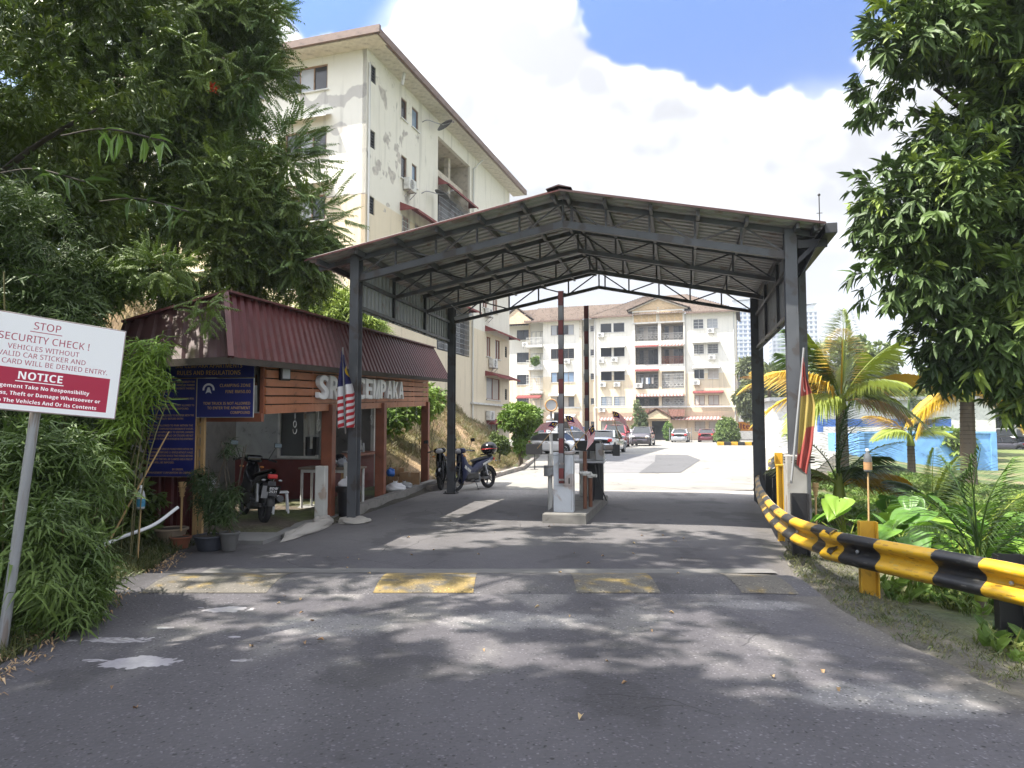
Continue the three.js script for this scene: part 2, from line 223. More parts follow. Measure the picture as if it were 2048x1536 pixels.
{
  const LR = LE.map(([d, x]) => [d, d > 8.5 && d < 10.25 ? Math.max(x, -4.9) : x]);
  const cfA = (x, z) => { const d = -z, n = fbm(x * 0.45, d * 0.3, 3, 4), n2 = fbm(x * 1.6, d * 0.9, 8, 4); let c = mix3([0.05, 0.048, 0.053], [0.072, 0.069, 0.074], sm(-0.3, 0.35, n));
    const wornA = sm(0.04, 0.3, n2 + 0.3 * n) * sm(4.2, 5.6, d) * sm(8.2, 6.8, d) * sm(3.2, 2.2, Math.abs(x + 0.3)); c = mix3(c, [0.16, 0.154, 0.144], wornA * 0.85); for (const [px, pd, ra, rd] of [[-1.4, 5.85, 0.6, 0.3], [0.15, 5.95, 0.8, 0.24], [2.3, 4.25, 0.6, 0.22], [2.2, 6.5, 0.45, 0.14]]) { const q = Math.hypot((x - px) / ra, (d - pd) / rd) + 1.1 * n2 + 0.5 * fbm(x * 6, d * 6, 2, 3); c = mix3(c, [0.21, 0.205, 0.195], sm(1.1, 0.75, q) * 0.7); }
    c = mix3(c, [0.13, 0.126, 0.122], sm(8, 11, d) * 0.75 + 0.12 * n2); c = mix3(c, [0.11, 0.1, 0.082], sm(0.5, -0.1, interp(RE, d) - x + 0.5 * n2) * 0.8); c = mix3(c, [0.3, 0.285, 0.255], sm(15.2, 18.5, d + 3 * n)); return c; };
  structure(mesh('road', sheet(-6, 18.2, 84, 240, (x, d) => 0.012 - 0.02 * sm(1.2, 0, interp(RE, d) - x), cfA, LR), roadMat()), 'worn grey asphalt road running under the gateway canopy', 'road');
  const cfF = (x, z) => { const d = -z, n = fbm(x * 0.25, d * 0.18, 5, 4), n2 = fbm(x * 1.1, d * 0.5, 6, 4); return mix3([0.22, 0.21, 0.188], [0.165, 0.158, 0.145], sm(-0.1, 0.4, n + 0.5 * n2)); };
  structure(mesh('forecourt', sheet(18.2, 95, 60, 90, () => 0.012, cfF), new THREE.MeshStandardMaterial({ vertexColors: true, roughness: 0.9, map: forT, bumpMap: forB, bumpScale: 0.006 })), 'pale cracked concrete yard in front of the far apartment block', 'yard');
  const poly = (pts) => { const s = new THREE.ShapeGeometry(new THREE.Shape(pts.map(([x, d]) => new THREE.Vector2(x, d)))); s.rotateX(-Math.PI / 2); return metric(s); };
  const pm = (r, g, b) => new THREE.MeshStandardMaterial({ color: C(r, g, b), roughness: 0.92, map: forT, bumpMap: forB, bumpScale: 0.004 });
  const a = mesh('asphalt_shade_patch', poly([[2.2, 24.6], [5.4, 25.2], [8.4, 35], [9.9, 41.8], [5.0, 42.5], [3.0, 38]]), pm(0.15, 0.148, 0.15)); a.position.y = 0.018; structure(a, 'smooth grey patch painting the tall block shade on the concrete yard', 'asphalt patch');  // grey sheet painting the cast shade of the tall block
  const b = mesh('asphalt_shade_patch', poly([[4.4, 24.8], [5.9, 25], [9.2, 34.8], [10.1, 41], [8.3, 41.2], [6.6, 33]]), pm(0.085, 0.085, 0.088)); b.position.y = 0.023; structure(b, 'dark asphalt strip along the right side of the smooth grey patch', 'asphalt patch');
  // speed bump with worn yellow bands
  const bz = (v) => mix(6.86, 7.86, v), bh = (v) => 0.006 + 0.066 * Math.pow(Math.sin(Math.PI * v), 0.8);
  const hump = (x0, x1, e) => grid(Math.max(4, Math.round((x1 - x0) * 4)), 12, (u, v) => { const x = mix(x0, x1, u), d = bz(v); return [x, bh(v) + e - 0.02 * sm(0.9, 0, 3.0 - x), -d, x, d]; }, (x, z) => { const n = fbm(x * 1.2, z * 1.2, 4, 4); return mix3([0.053, 0.051, 0.054], [0.08, 0.077, 0.078], sm(-0.3, 0.3, n)); });
  const bump = structure(mesh('speed_bump', hump(-4.0, 2.95, 0), roadMat()), 'low asphalt speed bump with worn yellow bands across the road', 'speed bump');
  const yel = (s) => roadMat();
  [[-3.55, -2.35, 0.55], [-1.33, -0.37, 0.05], [0.62, 1.42, 0.45], [2.2, 2.75, 0.8]].forEach(([a0, a1, worn], i) => {
    const g = grid(36, 36, (u, v) => { const vv = 0.04 + 0.9 * v, x = mix(a0, a1, u), d = bz(vv); return [x, bh(vv) + 0.004 - 0.02 * sm(0.9, 0, 3.0 - x), -d, x, d]; }, (x, z) => { const n = fbm(x * 4, z * 4, 7 + i, 4) + 0.4 * fbm(x * 14, z * 14, 2, 2); return mix3([0.21, 0.152, 0.05], [0.10, 0.092, 0.075], sm(0.25, -0.15, n + 0.12 - worn * 0.55)); });
    mesh('paint_band', g, yel(), bump);
  });
  structure(mesh('road_seam', grid(40, 2, (u, v) => [mix(-3.4, 2.9, u), 0.0165, -mix(7.86, 8.1, v) - 0.04 * nz(u * 9, 2), mix(-3.4, 2.9, u), v]), wm(0.12, 0.117, 0.115, 0.95)), 'pale strip of road along the far foot of the speed bump', 'road');
  // kerb on the left of the yard, one stone after another
  const kp = [[18.0, -2.0], [20.8, -0.98], [27, 0.45], [36, 1.25]], kerb = thing('kerb', 'low concrete kerb edging the foot of the earth bank', 'kerb', [0, 0, 0], 0, null, 'structure');
  const km = [wm(0.30, 0.27, 0.24, 0.95), wm(0.25, 0.235, 0.21, 0.95), wm(0.33, 0.29, 0.26, 0.95)];
  for (let d = 18, i = 0; d < 35; d += 0.92, i++) { const a = interp(kp, d), b = interp(kp, d + 0.9); mesh('kerb_stone', bar([a - 0.08, 0.05, -d], [b - 0.08, 0.05, -d - 0.9], 0.16, 0.16 + 0.02 * (i % 3)), km[i % 3], kerb); }
}

// ================= gateway canopy =================
const GA = R(-13.25), GP = [-2.68, 0, -12.1];
const gW = (x, y, z) => { const c = Math.cos(GA), s = Math.sin(GA); return [GP[0] + x * c + z * s, y, GP[2] - x * s + z * c]; };
{
  const g = thing('gateway_canopy', 'dark grey steel canopy with ribbed roof spanning the road', 'canopy', GP, GA), W = 7.03, L = 5.28, ax = 3.6;
  const roofY = (x) => x < ax ? mix(4.575, 5.3, x / ax) : mix(5.3, 4.6, (x - ax) / (W - ax)), chordY = (x) => x < ax ? mix(4.15, 4.87, x / ax) : mix(4.87, 4.16, (x - ax) / (W - ax));
  const I = (h, w = 0.15, t = 0.012) => [box(w, h, t, 0, h / 2, w / 2), box(w, h, t, 0, h / 2, -w / 2), box(t, h, w - 0.013, 0, h / 2, 0)];
  const postAt = (x, z, y0, y1, w = 0.16) => mesh('post', merge(I(y1 - y0, w).map((q) => q.translate(x, y0, z))), MT.steel, g);
  postAt(0, 0, 0, 4.55); postAt(0, -L, 0, 4.55);
  postAt(W, 0, 0.9, 4.55, 0.17); postAt(W + 0.24, -0.62, -0.3, 4.5, 0.13); postAt(W, -L, -0.2, 4.55, 0.15); postAt(W + 0.16, -L - 0.5, -0.2, 4.5, 0.13);
  for (const [x, z] of [[0, 0], [0, -L]]) mesh('base_plate', [box(0.3, 0.02, 0.3, x, 0.03, z), ...[-1, 1].flatMap((a) => [-1, 1].map((b) => cyl(0.015, 0.015, 0.05, x + a * 0.11, 0.05, z + b * 0.11)))], MT.steelDark, g);
  // trusses: top and bottom chords, uprights and diagonals
  const xs = [0, 0.72, 1.44, 2.16, 2.88, ax, 4.29, 4.97, 5.66, 6.34, W];
  for (let k = 0; k < 4; k++) {
    const z = -k * L / 3, top = [], t = (x) => roofY(x) - 0.07;
    const c1 = mesh('top_chord', [bar([-0.7, t(0) - 0.145, z], [ax, t(ax), z], 0.06, 0.08), bar([ax, t(ax), z], [W + 0.35, t(W) - 0.07, z], 0.06, 0.08)], MT.steel, g);
    mesh('bottom_chord', [bar([0, chordY(0), z], [ax, chordY(ax), z], k ? 0.06 : 0.09, k ? 0.07 : 0.11), bar([ax, chordY(ax), z], [W, chordY(W), z], k ? 0.06 : 0.09, k ? 0.07 : 0.11)], MT.steel, g);
    for (let i = 1; i < xs.length - 1; i++) mesh('upright', bar([xs[i], chordY(xs[i]), z], [xs[i], t(xs[i]), z], 0.032), MT.steel, g);
    mesh('upright', bar([ax + 0.14, chordY(ax + 0.14), z], [ax + 0.14, t(ax + 0.14), z], 0.032), MT.steel, g);
    for (let i = 0; i < xs.length - 1; i++) { const dn = i % 2; mesh('diagonal', bar([xs[i], dn ? t(xs[i]) : chordY(xs[i]), z + 0.01], [xs[i + 1], dn ? chordY(xs[i + 1]) : t(xs[i + 1]), z + 0.01], 0.026), k < 1 ? MT.steel : MT.steelDark, g); }
  }
  for (const x of [-0.55, 0.15, 0.86, 1.57, 2.29, 3.0, 3.5, 3.72, 4.3, 5.0, 5.7, 6.4, 7.1, 7.34]) { const y = (x < 0 ? 4.575 + 0.2 * x : x > W ? 4.6 - 0.2 * (x - W) : roofY(x)) - 0.055; mesh('purlin', bar([x, y, 0.34], [x, y, -L - 0.2], 0.05, 0.09), MT.steel, g); }
  // roof sheets, underside bare, top painted
  const zf = 0.42, zb = -L - 0.26, el = [-0.74, 4.43], er = [7.46, 4.515];
  const LQ = [[ax, 5.3, zf], [ax, 5.3, zb], [el[0], el[1], zb], [el[0], el[1], zf]], RQ = [[ax, 5.3, zb], [ax, 5.3, zf], [er[0], er[1], zf], [er[0], er[1], zb]];
  for (const q of [LQ, RQ]) { mesh('roof_underside', ribs(...q, 0.2, 0.035, 1, 0), MT.under, g); mesh('roof_sheet', ribs(...q, 0.2, 0.035, 1, 0.012 * (q === LQ ? 1 : 1)), MT.maroonDark, g); }
  mesh('ridge_cap', extr([[-0.2, -0.01], [-0.05, 0.035], [0, 0.05], [0.05, 0.035], [0.2, -0.01], [0.2, -0.018], [0, 0.025], [-0.2, -0.018]], zf - zb + 0.02).translate(ax, 5.335, zb), MT.maroonDark, g);
  mesh('front_trim', [bar([el[0], el[1] - 0.02, zf + 0.03], [ax, 5.29, zf + 0.01], 0.012, 0.02)], MT.maroon, g); mesh('front_trim', [bar([ax, 5.3, zf + 0.01], [er[0], er[1], zf + 0.01], 0.012, 0.03)], MT.maroonDark, g);
  // gutter and brackets on the right eave
  mesh('gutter', [box(0.012, 0.14, L + 0.7, 7.62, 4.46, -L / 2), box(0.16, 0.012, L + 0.7, 7.54, 4.39, -L / 2), box(0.012, 0.14, L + 0.7, 7.47, 4.46, -L / 2), box(0.16, 0.14, 0.012, 7.54, 4.46, 0.36)], MT.steelDark, g);
  for (const q of [bar([7.06, 4.0, 0], [7.5, 4.42, 0], 0.06), bar([7.06, 4.0, -L], [7.5, 4.42, -L], 0.06), bar([7.1, 4.33, 0], [7.55, 4.33, 0], 0.05, 0.12)]) mesh('bracket', q, MT.steelDark, g);
  mesh('eave_flashing', [quad([7.46, 4.42, 0.2], [7.2, 3.9, 0.2], [7.2, 3.9, -L], [7.46, 4.42, -L])], MT.zinc, g);
  // side cladding
  for (const [x, y0, y1, nm] of [[-0.1, 3.64, 4.5], [W + 0.1, 3.3, 4.42]]) {
    mesh('side_cladding', ribs([x, y1, 0.05], [x, y1, -L - 0.1], [x, y0, -L - 0.1], [x, y0, 0.05], 0.17, 0.03, x < 0 ? -1 : 1), MT.zinc, g);
    for (const y of [y0 + 0.06, y1 - 0.34]) mesh('girt', bar([x + (x < 0 ? 0.06 : -0.06), y, 0], [x + (x < 0 ? 0.06 : -0.06), y, -L], 0.05, 0.06), MT.steel, g);
    for (const z of [-L / 3, -2 * L / 3]) mesh('girt', bar([x + (x < 0 ? 0.06 : -0.06), y0, z], [x + (x < 0 ? 0.06 : -0.06), y1, z], 0.05), MT.steelDark, g);
  }
  mesh('concrete_base', [rbox(0.29, 1.5, 0.3, 0.02, W, 0.45, 0), ], wm(0.3, 0.29, 0.27, 0.95, { map: rust }), g);
  mesh('wire_tie', [0.86, 0.9, 0.93].map((y) => put(new THREE.TorusGeometry(0.21, 0.009, 6, 20), W + 0.06, 1.13 + (y - 0.9), -0.02, Math.PI / 2)), MT.barkDark, g);
  tag(mesh('floodlight', [rbox(0.34, 0.08, 0.26, 0.02, ...gW(0.9, 3.98, -3.3), 0.3, GA, 0.2), bar(gW(0.9, 4.0, -3.3), gW(0.6, 4.25, -3.4), 0.02)], MT.alu), 'grey floodlight slung under the left side of the canopy roof', 'floodlight');
  tag(mesh('aerial_rod', [rod(gW(7.4, 4.5, 0.3), gW(7.4, 4.95, 0.3), 0.008), rod(gW(7.36, 4.7, 0.3), gW(7.44, 4.7, 0.3), 0.005), ball(0.02, ...gW(7.4, 4.97, 0.3))], MT.steelDark), 'thin rod standing on the right corner of the canopy roof', 'rod');
}

// ================= guard booth =================
const BA = R(-6.5), BP = [-3.5, 0, -10];
const bW = (x, y, z) => { const c = Math.cos(BA), s = Math.sin(BA); return [BP[0] + x * c + z * s, y, BP[2] - x * s + z * c]; };
const tilt = (z) => -0.042 * z;
const booth = thing('guard_booth', 'guard booth with maroon ribbed roof and orange brown slatted front', 'guard booth', BP, BA);
{
  const g = booth, len = 9.8;
  mesh('floor_slab', [box(4.2, 0.1, len + 0.3, -1.95, 0.015, -len / 2 + 0.1)], wm(0.2, 0.2, 0.198, 0.9, { map: wearS }), g);
  mesh('kerb_edge', [bar([0.22, 0.06, -3.2], [0.22, 0.06, -len], 0.2, 0.2)], MT.concrete, g);
  // broken kerb humps by the entrance
  const hump = (x, z, w, l, h, s) => { const q = new THREE.SphereGeometry(1, 18, 10), p = q.attributes.position; for (let i = 0; i < p.count; i++) { const k = 0.85 + 0.4 * nz(p.getX(i) * 2 + s, p.getY(i) * 2, p.getZ(i) * 2); p.setXYZ(i, p.getX(i) * w * k, Math.max(-0.02, p.getY(i)) * h * k, p.getZ(i) * l * k); } q.computeVertexNormals(); return q.translate(x, 0.02, z); };
  mesh('broken_kerb', [hump(0.28, -0.9, 0.16, 1.0, 0.13, 1), hump(0.2, -1.7, 0.14, 0.5, 0.16, 3), hump(0.62, -2.15, 0.32, 0.35, 0.1, 5)], wm(0.36, 0.345, 0.32, 0.95), g);
  // six rows of slats, each of several lengths of board
  const y0 = 1.8, n = 6, sh = 0.127, segs = [0, -1.75, -3.4, -5.1, -6.8, -8.4, -9.95], sl = [MT.slatM, wm(0.36, 0.135, 0.062, 0.6), wm(0.44, 0.17, 0.078, 0.6)];
  for (let r = 0; r < n; r++) for (let k = 0; k + 1 < segs.length; k++) { const a = segs[k] - 0.004, b = segs[k + 1] + 0.004, yy = y0 + sh * r + sh / 2 - 0.01; mesh('slat', bar([0.02 + rr(-0.004, 0.004), yy + tilt(a) + rr(-0.003, 0.003), a], [0.02 + rr(-0.004, 0.004), yy + tilt(b), b], 0.03, r === 0 ? 0.125 : sh - rr(0.016, 0.024)), sl[(r * 3 + k * 5) % 3], g); }
  for (let k = 0; k < segs.length; k++) mesh('batten', bar([-0.02, y0 + tilt(segs[k]), segs[k]], [-0.02, y0 + 0.76 + tilt(segs[k]), segs[k]], 0.05, 0.06), MT.brown, g);
  mesh('fascia_backing', [bar([-0.09, y0 + 0.37, 0], [-0.09, y0 + 0.37 + tilt(-len), -len], 0.02, 0.7)], MT.barkDark, g);
  // columns
  for (const [z, nm] of [[-2.5], [-5.6], [-9.75]]) { mesh('column', rbox(0.2, 1.9 + tilt(z), 0.2, 0.012, 0, (1.9 + tilt(z)) / 2, z), MT.brown, g); }
  for (const [x, z] of [[0.1, -1.95], [0.16, -3.15]]) mesh('short_pillar', rbox(0.17, 0.96, 0.17, 0.015, x, 0.48, z), MT.dirtyWhite, g);
  // front left: ribbed sheet wall behind the notice boards, ladder-like post
  mesh('sheet_wall', ribs([-1.75, 2.5, 0.05], [-0.98, 2.5, 0.05], [-0.98, 0, 0.05], [-1.75, 0, 0.05], 0.2, 0.03, 1), MT.maroon, g);
  mesh('corner_post', [box(0.05, 2.4, 0.05, -0.92, 1.2, 0.1), box(0.05, 2.4, 0.05, -0.83, 1.2, 0.1), ...Array.from({ length: 14 }, (_, i) => box(0.04, 0.05, 0.03, -0.875, 0.2 + i * 0.16, 0.1))], MT.bamboo, g);
  mesh('front_beam', box(1.7, 0.12, 0.08, -0.85, 1.74, 0.02), MT.brown, g);
  // roof: steep ribbed front and side, shallow top falling to the left
  const e0 = [0.22, 2.46, 1.35], e1 = [0.55, 2.98, -10.5], t0 = [-0.14, 3.36, 0.85], t1 = [0.12, 3.86, -10.2], l0 = [-1.5, 2.42, 1.22], l1 = [-1.58, 3.0, 0.82], lb = [-3.2, 3.3, -10.2];
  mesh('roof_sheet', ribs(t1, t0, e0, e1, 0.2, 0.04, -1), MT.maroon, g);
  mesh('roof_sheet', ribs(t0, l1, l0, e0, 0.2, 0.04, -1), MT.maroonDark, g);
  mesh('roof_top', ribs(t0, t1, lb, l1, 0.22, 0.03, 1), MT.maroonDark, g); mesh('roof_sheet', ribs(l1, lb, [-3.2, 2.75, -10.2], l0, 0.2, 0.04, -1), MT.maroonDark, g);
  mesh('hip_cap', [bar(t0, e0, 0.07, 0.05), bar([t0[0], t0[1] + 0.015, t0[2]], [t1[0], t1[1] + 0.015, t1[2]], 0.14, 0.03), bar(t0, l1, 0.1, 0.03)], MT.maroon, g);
  mesh('eave_board', [bar([e0[0] - 0.02, e0[1] - 0.04, e0[2]], [e1[0] - 0.02, e1[1] - 0.04, e1[2]], 0.03, 0.09), bar([e0[0], e0[1] - 0.04, e0[2] - 0.01], [l0[0], l0[1] - 0.04, l0[2]], 0.03, 0.09)], MT.barkDark, g);
  mesh('soffit', [quad([e0[0] - 0.05, e0[1] + 0.02, e0[2] - 0.05], [e1[0] - 0.05, e1[1] + 0.02, e1[2]], [-3.15, 2.95, -10.2], [-1.5, 2.44, 1.15])], wm(0.1, 0.085, 0.075, 0.9), g);
  // guard room at the back: red dado, white wall above, window and counter
  const fz = -5.05, rx0 = -3.05, rx1 = -1.05;
  const front = extr(rect(rx0, 0.92, rx1, 2.55), 0.1, 0, [rect(-2.05, 0.98, -1.25, 2.2)]).translate(0, 0, fz - 0.1);
  mesh('room_wall', front, wm(0.36, 0.37, 0.36, 0.85), g);
  mesh('dado', [box(2.0, 0.92, 0.12, -2.05, 0.46, fz - 0.05), box(0.12, 0.95, 3.3, rx1 - 0.06, 0.475, fz - 1.75)], MT.redWall, g);
  mesh('window_frame', [box(0.9, 0.05, 0.05, -1.65, 2.2, fz + 0.01), box(0.9, 0.05, 0.05, -1.65, 0.97, fz + 0.01), box(0.05, 1.25, 0.05, -2.07, 1.58, fz + 0.01), box(0.05, 1.25, 0.05, -1.23, 1.58, fz + 0.01), box(0.03, 1.2, 0.03, -1.5, 1.58, fz)], MT.white, g);
  mesh('window_pane', box(0.8, 1.22, 0.01, -1.65, 1.59, fz - 0.06), MT.paneGrey, g);
  mesh('door_frame', [box(0.09, 2.1, 0.09, rx1 - 0.02, 1.55, fz - 0.02), box(0.09, 1.6, 0.09, rx1 - 0.02, 1.72, fz - 1.7), box(0.09, 1.6, 0.09, rx1 - 0.02, 1.72, fz - 3.35)], MT.white, g);
  mesh('counter', [box(0.5, 0.05, 3.3, rx1 + 0.05, 0.97, fz - 1.75)], MT.brown, g);
  mesh('back_wall', [box(3.4, 2.6, 0.1, -2.75, 1.3, fz - 3.45), box(0.1, 2.8, 8.6, -3.9, 1.4, -5), box(0.12, 0.6, 3.3, rx1 - 0.06, 2.5, fz - 1.75)], wm(0.22, 0.21, 0.2, 0.9), g);
  mesh('inner_beam', [box(0.1, 0.12, 3.4, -0.6, 2.35, -1.6), box(3.0, 0.1, 0.1, -1.5, 2.4, -2.5), box(3.0, 0.1, 0.1, -1.5, 2.6, -5.6)], MT.brown, g);
  // wall hung light, tube lamps under the eave, hanging hooks
  tag(mesh('flood_lamp', [rbox(0.17, 0.2, 0.06, 0.012, ...bW(0.1, 2.39, -0.45), 0, BA + R(60), 0)], MT.black), 'small black framed lamp with pale face at the left end of the slats', 'lamp');
  const f = mesh('lamp_glass', rbox(0.125, 0.15, 0.02, 0.005, ...bW(0.1, 2.39, -0.45), 0, BA + R(60), 0).translate(0.03, 0, 0.028), MT.paneLight, scene.children[scene.children.length - 1]);
  [[-3.0, -4.4, 'left'], [-6.3, -8.0, 'right']].forEach(([a, b, w]) => { const o = tag(thing('tube_lamp', `unlit white tube lamp under the booth eave, the ${w} of two`, 'tube lamp', [0, 0, 0], 0), `unlit white tube lamp under the booth eave, the ${w === 'left' ? 'nearer' : 'farther'} of two`, 'tube lamp', 'tube lamps under the booth eave'); const y = 2.53; mesh('housing', bar(bW(0.26, y + tilt(a), a), bW(0.26, y + tilt(b), b), 0.06, 0.04), MT.white, o); mesh('tube', rod(bW(0.26, y - 0.035 + tilt(a), a), bW(0.26, y - 0.035 + tilt(b), b), 0.014), MT.whiteClean, o); });
}
// raised letters
{
  const font = await new FontLoader().loadAsync('fonts/droid/droid_sans_bold.typeface.json');
  const s = thing('name_sign', 'raised white letters spelling the apartment name on the slats', 'name sign', BP, BA);
  [...'SRI CEMPAKA'].forEach((c, i) => { if (c === ' ') return; const q = new TextGeometry(c, { font, size: 0.39, depth: 0.07, curveSegments: 4, bevelEnabled: true, bevelSize: 0.006, bevelThickness: 0.006, bevelSegments: 1 }); q.computeBoundingBox(); const bb = q.boundingBox, w = bb.max.x - bb.min.x; q.translate(-(bb.min.x + bb.max.x) / 2, 0, 0).scale(c === 'I' ? 1.1 : 0.415 / w, 1, 1); const z = -1.95 - i * 0.485; put(q, 0.05, 2.0 + tilt(z), z, 0, Math.PI / 2, 0); mesh('letter', q, MT.whiteClean, s); });
}
// notice boards on the booth front
const textBlock = (x, lines, px, lead, cx, y, color, font = 'sans-serif', weight = '') => { x.fillStyle = color; x.textAlign = 'center'; x.font = `${weight} ${px}px ${font}`; lines.forEach((l, i) => x.fillText(l, cx, y + i * lead)); };
function board(name, label, cat, w, h, t, pos, ry, frameM = MT.alu) { const o = thing(name, label, cat, pos, ry); mesh('panel', box(w, h, 0.02, 0, 0, 0), frameM, o); mesh('print', new THREE.PlaneGeometry(w - 0.012, h - 0.012).translate(0, 0, 0.0125), new THREE.MeshStandardMaterial({ map: t, roughness: 0.45 }), o); return o; }
{
  const gold = '#e2b45a', nv = '#1b2168';
  const head = canvasTex(1024, 160, (x, w, h) => { x.fillStyle = nv; x.fillRect(0, 0, w, h); textBlock(x, ['SRI CEMPAKA APARTMENTS', 'RULES AND REGULATIONS'], 58, 70, 540, 66, gold); });
  const clamp = canvasTex(640, 420, (x, w, h) => { x.fillStyle = nv; x.fillRect(0, 0, w, h); x.textAlign = 'right'; x.fillStyle = gold; x.font = '46px sans-serif'; x.fillText('CLAMPING ZONE', 610, 92); x.fillText('FINE RM50.00', 610, 160); x.font = '40px sans-serif'; x.fillText('TOW TRUCK IS NOT ALLOWED', 610, 285); x.fillText('TO ENTER THE APARTMENT', 610, 335); x.fillText('COMPOUND', 610, 385);
    x.strokeStyle = '#d8d8e0'; x.lineWidth = 22; x.beginPath(); x.arc(130, 120, 58, Math.PI * 0.95, Math.PI * 2.05); x.stroke(); x.fillStyle = '#d8d8e0'; x.beginPath(); x.arc(130, 120, 14, 0, 7); x.fill(); x.beginPath(); x.moveTo(95, 165); x.lineTo(120, 95); x.lineTo(142, 95); x.lineTo(166, 165); x.lineTo(140, 150); x.lineTo(120, 150); x.fill(); for (let i = 0; i < 6; i++) { const a = Math.PI * (1.05 + i * 0.18); x.fillRect(130 + 62 * Math.cos(a) - 7, 120 + 62 * Math.sin(a) - 7, 14, 14); } });
  const rules = canvasTex(512, 960, (x, w, h) => { x.fillStyle = nv; x.fillRect(0, 0, w, h); x.fillStyle = gold; x.font = '25px sans-serif'; x.textAlign = 'left'; const L = ['THE MANAGEMENT TAKES NO RESPONSIBILITY FOR', 'ANY LOSS OR DAMAGE TO VEHICLES PARKED', 'OR TO PROPERTY AND CONTENTS THEREIN', 'IN THE PREMISES.', '', 'VEHICLES LEFT OVERNIGHT AT THE OWNERS RISK.', '', 'CARS WITHOUT A STICKER IS NOT ALLOWED TO', 'ENTER THE APARTMENT COMPOUND.', '', 'VISITORS ARE REQUIRED TO REGISTER WITH THE', 'GUARD ON DUTY BEFORE ENTRY.', '', 'VISITORS ALLOWED TO PARK WITHIN THE', 'APARTMENT COMPOUND FOR A MAXIMUM OF 4 HOURS.', 'THIS IS ALSO APPLICABLE TO VISITORS, OWNERS', 'VEHICLES WITHOUT VALID CAR STICKERS ARE NOT', 'ALLOWED TO PARK THEIR VEHICLES IN THE APARTMENT', '', '', 'UNAUTHORISED VEHICLES FOUND PARKED WITHIN THE', 'APARTMENT COMPOUND I.E. VEHICLE WITHOUT A VALID', 'STICKER OR VISITORS VEHICLE THAT PARKED BEYOND', 'PERMITTED TIME WILL BE CLAMPED AND A FINE OF', 'RM50 WILL BE IMPOSED.', '', '                                        BY ORDER,', 'MANAGEMENT CORPORATION SRI CEMPAKA']; L.forEach((l, i) => x.fillText(l, 18, 40 + i * 33, 476)); });
  board('header_board', 'navy board with gold apartment rules heading under the booth eave', 'notice board', 1.42, 0.235, head, bW(-0.74, 2.41, 0.22), BA, MT.steelDark);
  board('clamping_board', 'navy clamping zone and tow truck board below the heading', 'notice board', 0.83, 0.545, clamp, bW(-0.44, 2.01, 0.24), BA, MT.dirtyWhite);
  board('rules_board', 'tall navy board crowded with small gold rules', 'notice board', 0.72, 1.37, rules, bW(-1.22, 1.6, 0.235), BA, MT.bamboo);
}
// security sign on a leaning pole
{
  const t = canvasTex(1536, 1000, (x, w, h) => {
    x.fillStyle = '#e9eaec'; x.fillRect(0, 0, w, h); const cr = '#9c2743'; textBlock(x, ['STOP'], 108, 0, 790, 135, cr); x.fillStyle = cr; x.fillRect(640, 158, 290, 8); textBlock(x, ['SECURITY CHECK !'], 102, 0, 790, 278, cr); textBlock(x, ['VEHICLES WITHOUT', 'VALID CAR STICKER AND', 'ACCESS CARD WILL BE DENIED ENTRY.'], 72, 78, 790, 366, cr);
    x.fillStyle = '#a61b3e'; x.fillRect(60, 560, 1380, 380); x.fillStyle = '#fff'; x.font = 'bold 112px sans-serif'; x.textAlign = 'center'; x.fillText('NOTICE', 790, 672); x.fillRect(575, 690, 430, 9); textBlock(x, ['Management Take No Responsibility', 'For Any Loss, Theft or Damage Whatsoever or', 'Caused To The Vehicles And Or its Contents'], 54, 76, 780, 768, '#fff', 'sans-serif', 'bold'); x.strokeStyle = '#6d1f33'; x.lineWidth = 5; x.strokeRect(2, 2, w - 4, h - 4);
  });
  const s = thing('security_sign', 'white and crimson stop security check sign on a leaning grey pole', 'sign', [-3.62, 0, -5.12], 0);
  const q = new THREE.Group(); q.name = 'sign_panel'; q.position.set(0.22, 2.05, 0.03); q.rotation.set(0, R(45), R(-5), 'YXZ'); s.add(q);
  mesh('board', rbox(1.07, 0.69, 0.02, 0.005), MT.dirtyWhite, q); mesh('print', new THREE.PlaneGeometry(1.06, 0.68).translate(0, 0, 0.0125), new THREE.MeshStandardMaterial({ map: t, roughness: 0.5 }), q);
  mesh('pole', rod([0, -0.1, 0], [0.2, 2.0, -0.02], 0.034, 0.034, 14), MT.zinc, s);
}

// ================= apartment blocks =================
// plaster colours are the paint itself: cream above, beige below, with peeled and streaked places
function plaster(w, h, S, seed, paint) { return canvasTex(S, S, (x) => {
  const im = x.createImageData(S, S), d = im.data, q = rng(seed);
  for (let j = 0; j < S; j++) for (let i = 0; i < S; i++) { const X = i / S * w, Y = (1 - j / S) * h; let c = paint(X, Y); const n = fbm(X * 0.35, Y * 0.35, seed, 3), st = fbm(X * 2.2, Y * 0.16, seed + 3, 3), f = fbm(X * 3, Y * 3, seed + 5, 2); let k = 0.97 + 0.07 * n + 0.04 * f - 0.2 * sm(0.08, 0.4, st) - 0.12 * sm(0.2, 0.45, fbm(X * 5, Y * 0.4, seed + 8, 2)); const o = (j * S + i) * 4; d[o] = toS(c[0] * k); d[o + 1] = toS(c[1] * (k - 0.01)); d[o + 2] = toS(c[2] * (k - 0.02)); d[o + 3] = 255; }
  x.putImageData(im, 0, 0);
}); }
const cream = [0.68, 0.66, 0.59], beige = [0.63, 0.54, 0.39], bare = [0.40, 0.38, 0.36];
